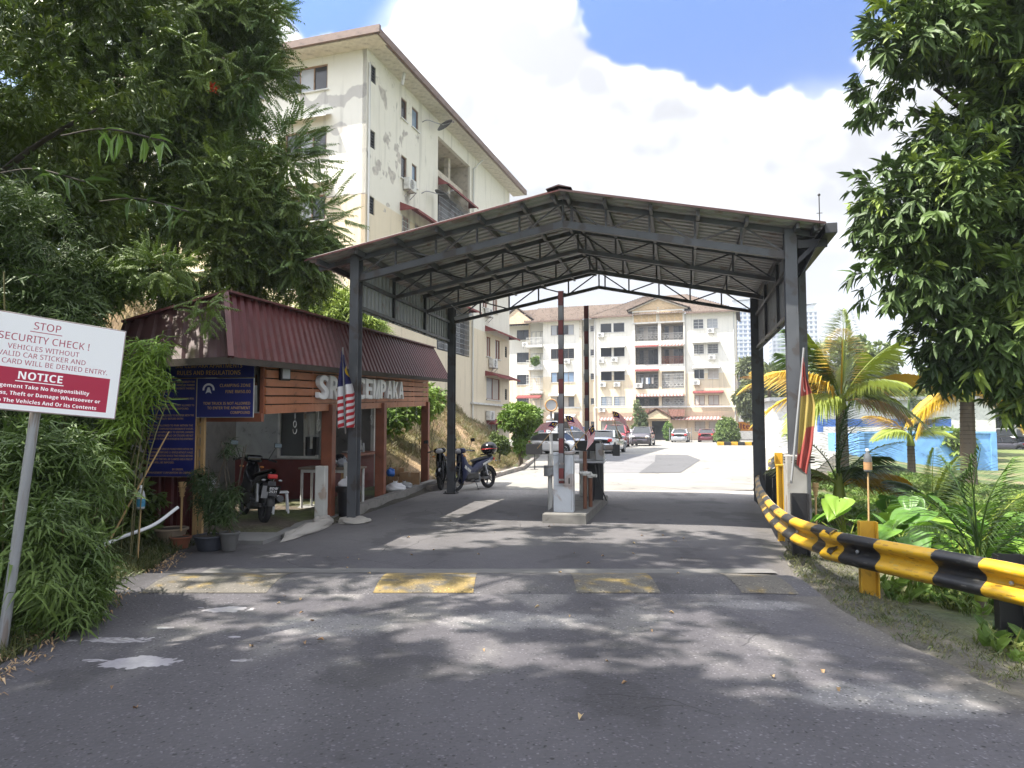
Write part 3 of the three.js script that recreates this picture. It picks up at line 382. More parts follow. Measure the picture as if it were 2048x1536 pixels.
function wallPlane(x0, y0, x1, y1, holes, depth) { // wall facing +z with its face at z=0, uv 0..1 over the rectangle
  const g = extr(rect(x0, y0, x1, y1), depth, 0, holes.map((h) => rect(h[0], h[1], h[2], h[3]))).translate(0, 0, -depth), p = g.attributes.position, u = g.attributes.uv;
  for (let i = 0; i < p.count; i++) u.setXY(i, (p.getX(i) - x0) / (x1 - x0), (p.getY(i) - y0) / (y1 - y0)); return g;
}
const Rg = (a) => { const r = a % 4; return r; };
// a window in an opening [x0,y0,x1,y1] on a plane facing +z, optionally turned about y at px,pz
function windowIn(parent, o, { frame = MT.alu, panes = [MT.paneDark], cols = 2, rows = 1, grille = null, sill = true, at = null, f = 0.05, z = -0.08 } = {}) {
  const [x0, y0, x1, y1] = o, w = x1 - x0, h = y1 - y0, tr = (g) => at ? put(g, at[0], at[1], at[2], 0, at[3], 0) : g, B = (bw, bh, bd, x, y, zz) => box(bw, bh, bd, x, y, zz);
  const parts = [B(w, f, 0.06, (x0 + x1) / 2, y1 - f / 2, z), B(w, f, 0.06, (x0 + x1) / 2, y0 + f / 2, z), B(f, h - 2 * f, 0.06, x0 + f / 2, (y0 + y1) / 2, z), B(f, h - 2 * f, 0.06, x1 - f / 2, (y0 + y1) / 2, z)];
  for (let i = 1; i < cols; i++) parts.push(B(f * 0.8, h - 2 * f, 0.05, x0 + w * i / cols, (y0 + y1) / 2, z));
  for (let j = 1; j < rows; j++) parts.push(B(w - 2 * f, f * 0.7, 0.045, (x0 + x1) / 2, y0 + h * j / rows, z - 0.002));
  const win = mesh('window', tr(merge(parts)), frame, parent);
  const pw = (w - 2 * f) / cols; for (let i = 0; i < cols; i++) mesh('pane', tr(B(pw - 0.03, h - 2 * f, 0.01, x0 + f + pw * (i + 0.5), (y0 + y1) / 2, z - 0.03)), panes[i % panes.length], win);
  if (sill) mesh('sill', tr(B(w + 0.16, 0.06, 0.14, (x0 + x1) / 2, y0 - 0.03, 0.02)), MT.white, win);
  if (grille) { const b = []; const nx = Math.round(w / 0.17), ny = Math.max(2, Math.round(h / 0.3)); for (let i = 0; i <= nx; i++) b.push(B(0.022, h, 0.022, x0 + w * i / nx, (y0 + y1) / 2, 0.03)); for (let j = 0; j <= ny; j++) b.push(B(w, 0.022, 0.022, (x0 + x1) / 2, y0 + h * j / ny, 0.033)); mesh('grille', tr(merge(b)), grille, win); }
  return win;
}
const rbM = new THREE.MeshStandardMaterial({ color: C(0.2, 0.045, 0.042), roughness: 0.8, side: THREE.DoubleSide, map: wear });
const awnRedStripe = new THREE.MeshStandardMaterial({ roughness: 0.8, side: THREE.DoubleSide, map: tex(64, (u) => (u * 4 % 1) < 0.5 ? [0.28, 0.1, 0.09] : [0.45, 0.36, 0.33], 0.6) });
const tileM = new THREE.MeshStandardMaterial({ color: C(0.12, 0.092, 0.074), roughness: 0.95, side: THREE.DoubleSide, map: tex(512, (u, v) => { const k = 0.9 + 1.0 * torf(u, v, 40, 2, 2) + 0.5 * torf(u, v, 5, 6, 3); return [k, k * 0.97, k * 0.95]; }, 0.12), });
const gutterM = wm(0.17, 0.11, 0.085, 0.6);
function awning(parent, x0, x1, y, out, drop, m = rbM, name = 'awning', at) { const tr = (g) => at ? put(g, at[0], at[1], at[2], 0, at[3], 0) : g; const b = mesh(name, tr(merge([ribs([x0, y, 0.01], [x1, y, 0.01], [x1, y - drop, out], [x0, y - drop, out], 0.22, 0.03, 1), tri([[x0, y, 0.01], [x0, y - drop, 0.01], [x0, y - drop, out]]), tri([[x1, y, 0.01], [x1, y - drop, out], [x1, y - drop, 0.01]]), box(x1 - x0, 0.12, 0.012, (x0 + x1) / 2, y - drop - 0.05, out)])), m, parent); return b; }
// tiled slope: stepped courses with a wave across
function tiled(A, B, D, Cc, rows, cols) { // A-B ridge, D-C eave (D below A)
  A = V(...A); B = V(...B); Cc = V(...Cc); D = V(...D); const N = B.clone().sub(A).cross(D.clone().sub(A)); if (A.distanceTo(B) < 0.01) N.copy(Cc).sub(D).cross(A.clone().sub(D)); N.normalize(); if (N.y < 0) N.negate();
  const q = V(), r = V(), L = D.distanceTo(Cc);
  return grid(cols * 3, rows * 2, (u, v) => { const k = Math.round(v * rows * 2), row = Math.floor(k / 2), vv = k % 2 ? (row + 1) / rows - 0.004 : row / rows; q.copy(A).lerp(B, u); r.copy(D).lerp(Cc, u); q.lerp(r, Math.min(1, vv)).addScaledVector(N, (k % 2 ? 0.09 : 0) + 0.055 * Math.cos(u * cols * 6.2832)); return [q.x, q.y, q.z, u * L, vv * A.distanceTo(D)]; });
}
function acUnit(label, p, ry) { // wall mounted air conditioner
  const o = thing('air_conditioner', label, 'air conditioner', p, ry, 'air conditioners on the apartment walls');
  return o;
}
const acProto = {}; {
  const fr = []; for (let i = 0; i < 6; i++) fr.push(put(new THREE.TorusGeometry(0.05 + i * 0.032, 0.006, 5, 20), -0.1, 0, 0.165)); 
  acProto.body = merge([rbox(0.8, 0.56, 0.3, 0.03, 0, 0, 0), put(new THREE.TorusGeometry(0.235, 0.018, 6, 24), -0.1, 0, 0.155)]); acProto.fan = put(new THREE.CylinderGeometry(0.22, 0.22, 0.012, 20), -0.1, 0, 0.152, Math.PI / 2); acProto.guard = merge(fr); acProto.bracket = merge([bar([-0.3, -0.29, -0.2], [-0.3, -0.29, 0.2], 0.03), bar([0.3, -0.29, -0.2], [0.3, -0.29, 0.2], 0.03), bar([-0.3, -0.29, 0.18], [-0.3, -0.6, -0.16], 0.025), bar([0.3, -0.29, 0.18], [0.3, -0.6, -0.16], 0.025)]);
}
function addAC(label, p, ry, s = 1) { const o = acUnit(label, p, ry); mesh('casing', acProto.body, MT.white, o); const f = mesh('fan', acProto.fan, MT.paneGrey, o); mesh('fan_guard', acProto.guard, MT.white, f); mesh('bracket', acProto.bracket, MT.zinc, o); o.scale.setScalar(s); return o; }

// ---- tall block on the left, seen from its corner
const AP = [-6.73, 0, -32], AA = R(-17.8), aW = (x, y, z) => { const c = Math.cos(AA), s = Math.sin(AA); return [AP[0] + x * c + z * s, y, AP[2] - x * s + z * c]; };
{
  const b = thing('apartment_block', 'tall cream and beige apartment block with peeling paint behind the trees', 'apartment block', AP, AA);
  const paintR = (X, Y) => { const z = X; let c = Y > 12.35 ? cream : beige; if (X > 13.5) c = Y > 8 ? cream : beige; c = mix3(c, [0.62, 0.59, 0.51], 0.25);
    const pe = fbm(X * 0.9, Y * 0.8, 3, 4) - 0.12 * Math.abs(X - 2.2) * 0.3; if (Y > 12 && Y < 18 && X < 7) c = mix3(c, mix3([0.47, 0.43, 0.38], [0.3, 0.28, 0.26], sm(-0.3, 0.3, fbm(X * 4, Y * 4, 6, 3))), sm(0.14, 0.17, pe) * 0.85); c = mix3(c, [0.2, 0.19, 0.17], sm(0.02, 0.0, Math.abs(pe - 0.145)) * 0.35 * sm(12, 13, Y) * sm(8, 7, X)); const dk = fbm(X * 1.6, Y * 0.5, 9, 4); c = mix3(c, [0.12, 0.12, 0.11], sm(0.3, 0.42, dk) * 0.5 * sm(10, 13, Y) * sm(8, 5, X)); return c; };
  const paintL = (X, Y) => { const x = 14 - X; let c = Y > 12.35 ? cream : beige; if (Math.abs(Y - 12.35) < 0.03) c = [0.3, 0.27, 0.24]; const d = fbm(x * 0.8, Y * 0.8, 4, 4); const band = Math.abs(Y - (17.2 - 0.0 * x) + 0.8 * nz(x * 0.9, 2)); if (x < 3.6) c = mix3(c, bare, sm(0.42, 0.34, band + 0.9 * Math.abs(d)) * 0.8); const s2 = Math.hypot((x - 1.5) / 0.55, (Y - 15.55) / 0.38) + d; c = mix3(c, bare, sm(1.0, 0.93, s2) * 0.7); const s3 = Math.hypot((x - 2.3) / 0.35, (Y - 13.6) / 0.2) + d; c = mix3(c, bare, sm(1, 0.93, s3) * 0.5); return c; };
  // right face: local plane x = 0, runs along -z. wall coordinate s = -z, seen left to right
  const RW = [0, 0, 0, Math.PI / 2], sR = 21.4, top = 19.2;
  const holesR = [[8.15, 13.3, 13.2, 18.3], [8.15, 9.9, 13.2, 12.9], [8.15, 6.0, 13.2, 9.3]], winR = [];
  for (let k = 0; k < 3; k++) { const y = 18.25 - 3.15 * k; winR.push([0.35, y - 0.42, 0.85, y + 0.42, 'l']); }
  winR.push([3.5, 17.4, 4.15, 18.5, 'c'], [4.75, 17.45, 5.55, 18.55, 'o'], [3.55, 14.3, 4.2, 15.5, 'c'], [4.8, 14.3, 5.4, 15.5, 'o'], [3.7, 11.0, 4.5, 12.4, 'g'], [5.2, 11.0, 6.6, 12.4, 'g'], [16.4, 6.4, 17.2, 7.75, 'f'], [18.2, 6.4, 19.2, 7.75, 'f'], [20.35, 6.7, 20.85, 7.5, 'l'], [16.4, 3.5, 19.2, 5.0, 'f'], [20.35, 3.6, 20.85, 4.4, 'l'], [15.6, 9.6, 16.5, 11.0, 'f'], [17.6, 9.6, 18.6, 11.0, 'f'], [17, 12.9, 18.4, 14.2, 'f'], [16.4, 0.3, 18.8, 1.9, 'f']);
  const flipRect = ([a, y0, c, y1]) => [a, y0, c, y1];
  const wallR = wallPlane(0, -1, sR, top, [...holesR, ...winR].map(flipRect), 0.22); put(wallR, 0, 0, 0, 0, Math.PI / 2, 0);
  const tR = plaster(sR, top + 1, 1024, 11, (X, Y) => paintR(X, Y - 1)); const mR = new THREE.MeshStandardMaterial({ map: tR, roughness: 0.9, bumpMap: grainB, bumpScale: 0.004 });
  mesh('right_wall', wallR, mR, b);
  for (const [x0, y0, x1, y1, k] of winR) windowIn(b, [x0, y0, x1, y1], { at: RW, frame: k === 'l' ? MT.steelDark : k === 'c' || k === 'o' ? wm(0.2, 0.12, 0.08, 0.6) : MT.brown, panes: k === 'o' ? [MT.paneBlue] : k === 'f' ? [MT.paneLight, MT.curtain] : [MT.paneDark], cols: k === 'g' || k === 'f' ? 2 : 1, rows: k === 'l' ? 6 : 1, sill: k !== 'l', grille: k === 'g' ? MT.white : null });
  // recessed balconies
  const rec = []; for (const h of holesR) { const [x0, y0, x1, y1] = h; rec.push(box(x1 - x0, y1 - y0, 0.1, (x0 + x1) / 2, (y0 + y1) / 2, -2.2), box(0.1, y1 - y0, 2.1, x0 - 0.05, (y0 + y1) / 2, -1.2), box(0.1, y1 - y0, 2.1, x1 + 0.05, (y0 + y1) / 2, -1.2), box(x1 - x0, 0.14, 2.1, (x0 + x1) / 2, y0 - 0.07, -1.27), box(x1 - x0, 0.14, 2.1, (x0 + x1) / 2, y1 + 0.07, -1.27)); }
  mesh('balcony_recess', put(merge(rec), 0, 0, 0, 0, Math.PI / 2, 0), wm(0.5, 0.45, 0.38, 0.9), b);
  mesh('balcony_beam', put(merge([box(5.0, 0.35, 0.22, 10.7, 16.6, -0.6), box(0.3, 5, 0.3, 11.6, 15.8, -0.9)]), 0, 0, 0, 0, Math.PI / 2, 0), wm(0.55, 0.5, 0.43, 0.9), b);
  awning(b, 8.2, 12.9, 15.9, 0.7, 0.45, rbM, 'awning', RW); awning(b, 3.45, 7.6, 13.0, 1.0, 0.45, rbM, 'awning', RW); awning(b, 16.1, 21.2, 8.45, 0.9, 0.4, rbM, 'awning', RW); awning(b, 16.1, 21.2, 5.4, 0.9, 0.35, rbM, 'awning', RW); awning(b, 16.2, 20.4, 14.7, 0.8, 0.4, rbM, 'awning', RW); awning(b, 8.4, 13, 9.2, 0.9, 0.4, rbM, 'awning', RW); awning(b, 16.4, 20, 2.2, 0.8, 0.4, rbM, 'awning', RW);
  for (const [x0, y0, x1, y1] of [[8.3, 13.45, 11.6, 15.4], [11.7, 13.45, 13.1, 15.2], [8.3, 6.1, 13.1, 8.6], [8.3, 10, 13.1, 12.2]]) windowIn(b, [x0, y0, x1, y1], { at: RW, frame: MT.steelDark, panes: [MT.paneDark, MT.paneGrey], cols: 3, grille: MT.zinc, sill: false, z: -0.3 });
  mesh('ledge', put(merge([box(8, 0.12, 0.25, sR - 4, 3.15, 0.1)]), 0, 0, 0, 0, Math.PI / 2, 0), MT.white, b);
  for (const q of [merge([rod([13.6, -0.5, 0.09], [13.6, 18.3, 0.09], 0.055), rod([13.6, 18.25, 0.09], [13.9, 18.9, 0.6], 0.055)]), rod([0.14, -0.5, 0.08], [0.14, 18.6, 0.08], 0.05), rod([2.6, 19.2, 0.6], [2.6, 18.6, 0.5], 0.08)]) mesh('downpipe', put(q, 0, 0, 0, 0, Math.PI / 2, 0), MT.white, b);
  // left face: local plane z = 0, x from -14 to 0
  const holesL = []; for (let k = 0; k < 6; k++) { const y = 18.2 - 3.15 * k; holesL.push([-4.4, y - 0.62, -2.1, y + 0.62], [-8.2, y - 0.62, -5.6, y + 0.62], [-12.4, y - 0.62, -9.8, y + 0.62]); }
  const tL = plaster(14, top + 1, 1024, 23, (X, Y) => paintL(X, Y - 1)); mesh('left_wall', wallPlane(-14, -1, -0.001, top, holesL, 0.22), new THREE.MeshStandardMaterial({ map: tL, roughness: 0.9, bumpMap: grainB, bumpScale: 0.004 }), b);
  const wf = wm(0.26, 0.16, 0.09, 0.6);
  holesL.forEach((h, i) => { windowIn(b, h, { frame: wf, panes: i % 3 === 0 ? [MT.paneDark, MT.paneLight] : [MT.paneLight, MT.curtain, MT.paneDark], cols: 3, f: 0.07 }); });
  for (let k = 1; k < 5; k++) mesh('awning', [quad([-4.6, 16.35 - 3.15 * (k - 1), 0.01], [-1.85, 16.35 - 3.15 * (k - 1), 0.01], [-1.85, 16.1 - 3.15 * (k - 1), 0.5], [-4.6, 16.1 - 3.15 * (k - 1), 0.5]), box(2.75, 0.05, 0.02, -3.22, 16.08 - 3.15 * (k - 1), 0.5)], MT.white, b);
  mesh('inner_core', box(13.4, 19, 20.6, -7.0, 9, -10.8 - 0.6).translate(-0.3 - 2.2, 0, 0), wm(0.1, 0.1, 0.1, 1), b);
  // eaves, gutter and roof
  mesh('eave_soffit', [box(15.6, 0.08, 0.9, -6.8, 19.24, 0.45), box(0.9, 0.08, 22.3, 0.45, 19.24, -11.15 + 0.0)], wm(0.6, 0.57, 0.5, 0.9), b);
  mesh('gutter', [box(15.9, 0.34, 0.16, -6.75, 19.4, 1.0), box(0.16, 0.34, 23.4, 1.0, 19.4, -10.65)], gutterM, b);
  mesh('roof', [tiled([-6, 22.0, -6], [-5.9, 22, -6], [-14.6, 19.4, 0.9], [0.9, 19.4, 0.9], 14, 50), tiled([-6, 22, -6], [-6, 22, -16], [0.9, 19.4, 0.9], [0.9, 19.4, -22.3], 14, 70)], tileM, b);
  // dishes and air conditioner on the right face
  const dish = (label, s, y, r, tiltX, d = 0.75) => { const p = aW(0, y, -s), o = thing('satellite_dish', label, 'satellite dish', p, AA + Math.PI / 2); const bowl = new THREE.SphereGeometry(r * 1.6, 20, 8, 0, 6.3, 0, 0.68).scale(1, 0.75, 1); mesh('bowl', put(bowl.translate(0, -r * 1.2, 0), 0.2, 0, d, tiltX, 0.5, 0), MT.steelDark, o); mesh('arm', [pipe([[-1.0, -0.35, 0], [-0.95, -0.25, 0.25], [-0.3, -0.2, d * 0.8], [0.2, -0.1, d]], 0.028), rod([0.2, -0.1, d], [0.75, 0.25, d + 0.35], 0.016), rbox(0.07, 0.09, 0.12, 0.01, 0.75, 0.25, d + 0.35)], MT.zinc, o); return o; };
  dish('round grey satellite dish beside the top floor windows of the tall block', 7.0, 18.55, 0.5, -0.6); dish('tilted satellite dish below the other dish on the tall block', 7.0, 14.6, 0.46, 0.5);
  addAC('grey air conditioner under the fourth floor windows of the tall block', aW(0.22, 14.05, -4.15), AA + Math.PI / 2, 1.1); addAC('white air conditioner between two red awnings of the tall block', aW(0.22, 5.95, -17.2), AA + Math.PI / 2, 1.1); addAC('white air conditioner low on the tall block behind the earth bank', aW(0.22, 2.4, -16.6), AA + Math.PI / 2, 1.1); addAC('white air conditioner high on the far end of the tall block above the truss', aW(0.22, 9.3, -16.3), AA + Math.PI / 2, 1);
}

// ---- far block facing the yard; face plane z = 0, x = -s from its right end
const FP = [27.93, 0, -88], FA = R(-18.5), fW = (x, y, z) => { const c = Math.cos(FA), s = Math.sin(FA); return [FP[0] + x * c + z * s, y, FP[2] - x * s + z * c]; };
{
  const b = thing('apartment_block', 'far five storey apartment block with brown tiled roof facing the yard', 'apartment block', FP, FA);
  const pt = (X, Y) => { let c = Y > 9.2 ? cream : mix3(cream, beige, sm(9.2, 9.15, Y)); if (Y < 4.3) c = [0.58, 0.46, 0.33]; return c; };
  const texF = plaster(20, 17, 1024, 31, (X, Y) => { let c = pt(X, Y); const d = fbm(X * 0.7, Y * 0.6, 2, 4); if (X > 17.5) c = mix3(c, [0.52, 0.45, 0.4], sm(0.05, 0.15, d) * 0.7 * sm(14, 12, Y)); return c; }), mF = new THREE.MeshStandardMaterial({ map: texF, roughness: 0.9 });
  const lev = [14.72, 11.5, 8.35, 5.05, 1.75], names = ['fifth', 'fourth', 'third', 'second', 'ground'];
  const win = [], hR = [], hL = [], hW = [];
  lev.forEach((y, k) => { const h = 0.61; hR.push([-5.15, y - h, -3.88, y + h], [-3.45, y - h, -2.15, y + h]); hL.push([-17.1, y - h, -15.62, y + h], [-15.38, y - h, -13.92, y + h]); hW.push([-23.9, y - 0.68, -20.7, y + 0.68]); });
  const addWall = (x0, x1, z, holes, name = 'wall') => mesh(name, wallPlane(x0, -0.5, x1, 16.1, holes, 0.22).translate(0, 0, z), mF, b);
  addWall(-6.2, 0, 0, hR); addWall(-17.9, -12.85, 0, hL); addWall(-25, -19.75, 0.0, hW);
  const bayH = []; [[12.74, 15.0], [9.7, 11.95], [6.54, 8.78], [4.35, 5.6]].forEach(([a, c]) => bayH.push([-12.5, a, -9.56, c], [-9.18, a, -6.36, c])); bayH.push([-10.5, 0.01, -8.2, 2.42], [-12.3, 0.8, -10.9, 2.2]);
  mesh('wall', wallPlane(-12.84, -0.5, -6.21, 17.0, bayH, 0.25).translate(0, 0, 0.22), mF, b);
  mesh('gable', [extr([[-13.2, 16.75], [-5.95, 16.75], [-9.5, 18.15]], 0.25).translate(0, 0, 0), box(6.4, 0.08, 0.06, -9.52, 16.9, 0.28)], wm(0.60, 0.45, 0.28, 0.9), b);
  mesh('gable_trim', [bar([-13.3, 16.72, 0.4], [-9.5, 18.2, 0.4], 0.12, 0.14), bar([-5.8, 16.72, 0.4], [-9.5, 18.2, 0.4], 0.12, 0.14), box(0.25, 2.0, 0.06, -9.5, 16.1, 0.26), ...[-11.6, -10.7, -8.4, -7.4].map((x) => box(0.04, 1.3, 0.03, x, 15.85, 0.24))], wm(0.62, 0.56, 0.46, 0.9), b);
  mesh('gable_panel', [-11.2, -7.9].map((x) => box(2.9, 1.35, 0.03, x, 15.88, 0.228)), wm(0.58, 0.42, 0.24, 0.9), b);
  addWall(-19.7, -17.95, -0.6, [[-19.55, 14.45, -19.1, 15.2], [-18.6, 14.45, -18.1, 15.2], [-19.55, 11.2, -19.1, 12], [-18.6, 11.2, -18.1, 12], [-19.55, 8, -19.1, 8.8], [-18.6, 8, -18.1, 8.8], [-19.55, 4.7, -19.1, 5.5], [-18.6, 4.7, -18.1, 5.5], [-18.6, 1.6, -18.1, 2.4]]);
  for (const [y] of [[14.45], [11.2], [8], [4.7]]) for (const x of [-19.55, -18.6]) windowIn(b, [x, y, x + 0.48, y + 0.77], { frame: MT.zinc, panes: [MT.paneGrey], cols: 1, rows: 3, at: [0, 0, -0.6, 0] });
  windowIn(b, [-18.6, 1.6, -18.1, 2.4], { frame: MT.zinc, panes: [MT.paneGrey], cols: 1, at: [0, 0, -0.6, 0] });
  for (const q of [rod([-19.0, 0, -0.5], [-19.0, 16, -0.5], 0.07), rod([-17.85, 0, 0.1], [-17.85, 16, 0.1], 0.07), rod([-0.25, 0, 0.08], [-0.25, 16, 0.08], 0.06), rod([-6.15, 4, 0.1], [-6.15, 16, 0.1], 0.05)]) mesh('downpipe', q, MT.white, b);
  mesh('wall_fin', [box(0.35, 16.2, 0.8, -19.75, 7.8, -0.2)], wm(0.6, 0.55, 0.45, 0.9), b);
  const P = (k, side) => ({ R: [[[MT.paneGrey, MT.paneLight], null, 3], [[MT.paneDark], MT.white, 1], [[MT.paneDark, MT.curtain], null, 1], [[MT.curtain], null, 1], [[MT.curtain], MT.white, 1]], L: [[[MT.paneDark], null, 1], [[MT.paneDark, MT.paneGrey], null, 1], [[MT.paneDark], null, 1], [[MT.paneBlue, MT.paneLight], MT.white, 1], [[MT.curtain], MT.zinc, 1]] })[side][k];
  hR.forEach((h, i) => { const [p, gr, rows] = P(i >> 1, 'R'); windowIn(b, h, { frame: i > 5 ? MT.brown : MT.white, panes: i % 2 && p.length > 1 ? [p[1]] : [p[0]], cols: 2, rows, grille: gr }); });
  hL.forEach((h, i) => { const [p, gr] = P(i >> 1, 'L'); windowIn(b, h, { frame: MT.zinc, panes: p, cols: i < 6 ? 1 : 2, grille: gr }); });
  hW.forEach((h, i) => windowIn(b, h, { frame: wm(0.25, 0.2, 0.16, 0.6), panes: [[MT.paneLight, MT.paneDark, MT.paneDark, MT.paneLight], [MT.paneDark], [MT.paneBlue, MT.paneDark, MT.paneBlue], [MT.curtain, MT.paneGrey], [MT.paneDark]][i], cols: 4, grille: i === 1 ? MT.steelDark : null }));
  // balconies behind the bay openings
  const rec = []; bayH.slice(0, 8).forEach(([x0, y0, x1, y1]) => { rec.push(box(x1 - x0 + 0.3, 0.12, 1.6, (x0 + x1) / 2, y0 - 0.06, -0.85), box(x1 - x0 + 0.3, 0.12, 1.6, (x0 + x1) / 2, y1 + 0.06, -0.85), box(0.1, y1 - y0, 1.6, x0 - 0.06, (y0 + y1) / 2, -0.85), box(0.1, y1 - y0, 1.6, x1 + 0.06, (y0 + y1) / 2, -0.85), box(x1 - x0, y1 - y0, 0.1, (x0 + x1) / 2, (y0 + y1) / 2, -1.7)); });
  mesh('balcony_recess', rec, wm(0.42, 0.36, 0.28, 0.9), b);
  const railM = [MT.white, wm(0.3, 0.3, 0.29, 0.6), MT.steelDark, MT.brown];
  bayH.slice(0, 8).forEach(([x0, y0, x1, y1], i) => {
    const w = x1 - x0, h = y1 - y0, m = railM[[1, 1, 2, 3, 1, 0, 2, 0][i]], p = [], full = [1, 0, 1, 0, 1, 1, 1, 1][i];
    p.push(box(w, 0.05, 0.05, (x0 + x1) / 2, y0 + 0.95, 0.1), box(w, 0.04, 0.04, (x0 + x1) / 2, y0 + 0.1, 0.1)); const nb = 18; for (let k = 0; k <= nb; k++) p.push(box(0.03, full ? h : 0.92, 0.03, x0 + w * k / nb, y0 + (full ? h : 0.92) / 2, 0.1)); if (full) for (let k = 1; k < 6; k++) p.push(box(w, 0.028, 0.028, (x0 + x1) / 2, y0 + h * k / 6, 0.102)); for (let k = 0; k < 6; k++) p.push(put(new THREE.TorusGeometry(0.2, 0.02, 5, 14), x0 + w * (k + 0.5) / 6, y0 + 0.5, 0.11));
    mesh('balcony_rail', p, m, b); windowIn(b, [x0 + 0.2, y0 + 0.1, x1 - 0.2, y1 - 0.15], { frame: MT.zinc, panes: [MT.paneDark, MT.curtain, MT.paneGrey, MT.paneDark], cols: 4, sill: false, at: [0, 0, -1.5, 0] });
  });
  awning(b, -12.5, -9.6, 12.25, 0.75, 0.25, rbM, 'awning', [0, 0, 0.22, 0]); awning(b, -9.5, -6.3, 12.35, 0.8, 0.3, awnRedStripe, 'awning', [0, 0, 0.22, 0]); awning(b, -12.5, -9.5, 9.15, 0.6, 0.25, rbM, 'awning', [0, 0, 0.22, 0]); awning(b, -12.4, -6.4, 5.95, 0.7, 0.3, awnRedStripe, 'awning', [0, 0, 0.22, 0]);
  awning(b, -5.35, -2.0, 12.65, 0.75, 0.3, MT.white); awning(b, -5.3, -1.95, 9.4, 0.75, 0.28, MT.white); awning(b, -5.3, -1.6, 6.25, 0.7, 0.28, rbM); awning(b, -17.2, -12.9, 2.95, 1.2, 0.35, awnRedStripe); awning(b, -8.0, -1.5, 3.0, 1.2, 0.35, awnRedStripe); awning(b, -17.2, -13.8, 12.45, 0.7, 0.3, MT.white); awning(b, -17.2, -13.8, 9.35, 0.7, 0.3, MT.white); awning(b, -24.1, -20.5, 6.2, 0.8, 0.3, MT.white); awning(b, -24.1, -20.5, 3.4, 1.6, 0.5, MT.white);
  mesh('ledge', [box(18.0, 0.16, 0.2, -8.95, 4.22, 0.34), box(5.3, 0.16, 0.2, -22.4, 4.22, 0.1), box(6.7, 0.14, 0.16, -9.5, 15.12, 0.3)], MT.white, b);
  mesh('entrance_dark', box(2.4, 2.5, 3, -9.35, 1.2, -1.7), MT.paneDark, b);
  // gabled entrance porch
  mesh('porch', [extr([[-11.4, 2.7], [-7.9, 2.7], [-9.65, 3.75]], 0.2).translate(0, 0, 1.9), box(0.25, 2.7, 0.25, -11.1, 1.35, 1.9), box(0.25, 2.7, 0.25, -8.1, 1.35, 1.9)], wm(0.55, 0.45, 0.3, 0.9), b);
  mesh('porch_roof', [tiled([-9.65, 3.95, 0.1], [-9.65, 3.95, 2.3], [-11.9, 2.65, 0.1], [-11.9, 2.65, 2.3], 8, 12), tiled([-9.65, 3.95, 0.1], [-9.65, 3.95, 2.3], [-7.4, 2.65, 0.1], [-7.4, 2.65, 2.3], 8, 12), tiled([-8.5, 3.95, 0.3], [-6.3, 3.95, 0.3], [-8.0, 2.95, 1.3], [-6.3, 2.95, 1.3], 6, 10), tiled([-12.6, 3.95, 0.3], [-10.6, 3.95, 0.3], [-12.6, 2.95, 1.3], [-11, 2.95, 1.3], 6, 10)], wm(0.17, 0.08, 0.06, 0.85), b);
  // left balcony stack and recess beyond it
  addWall(-27.4, -25.02, -1.6, []); addWall(-34, -27.4, -3.2, lev.map((y) => [-29.8, y - 0.7, -28, y + 0.7])); lev.forEach((y, i) => windowIn(b, [-29.8, y - 0.7, -28, y + 0.7], { frame: MT.steelDark, panes: [MT.paneDark], cols: 2, at: [0, 0, -3.2, 0] }));
  mesh('wall', box(0.2, 16.6, 3.2, -27.4, 7.8, -1.6 - 1.5), wm(0.6, 0.5, 0.38, 0.9), b);
  [12.78, 9.72, 6.5, 3.4].forEach((y, i) => { const p = [box(2.3, 0.05, 0.05, -26.1, y + 0.98, 0.5), ...Array.from({ length: 12 }, (_, k) => box(0.03, i > 1 ? 2.2 : 0.95, 0.03, -27.2 + k * 0.2, y + (i > 1 ? 1.1 : 0.48), 0.5)), ...Array.from({ length: 5 }, (_, k) => put(new THREE.TorusGeometry(0.17, 0.022, 5, 12), -27 + k * 0.45, y + 0.5, 0.5))]; if (i > 1) for (let k = 1; k < 6; k++) p.push(box(2.3, 0.03, 0.03, -26.1, y + k * 0.37, 0.5)); mesh('balcony_rail', p, MT.white, b); mesh('balcony_slab', box(2.35, 0.3, 2.1, -26.15, y - 0.15, -0.5), MT.white, b); windowIn(b, [-27.1, y + 0.1, -25.2, y + 2.1], { frame: MT.zinc, panes: [MT.paneBlue, MT.paneGrey], cols: 3, sill: false, at: [0, 0, -1.5, 0] }); });
  awning(b, -28.5, -25.1, 6.0, 0.9, 0.4, rbM, 'awning', [0, 0, 0.4, 0]);
  mesh('side_wall', box(0.22, 16.6, 9, 0.11 - 0.21, 7.8, -4.75), wm(0.6, 0.52, 0.42, 0.9), b); mesh('inner_core', box(17.6, 15.8, 5, -9, 7.9, -5), wm(0.1, 0.1, 0.1, 1), b); mesh('inner_core', box(14, 15.8, 5, -26.7, 7.9, -7), wm(0.1, 0.1, 0.1, 1), b);
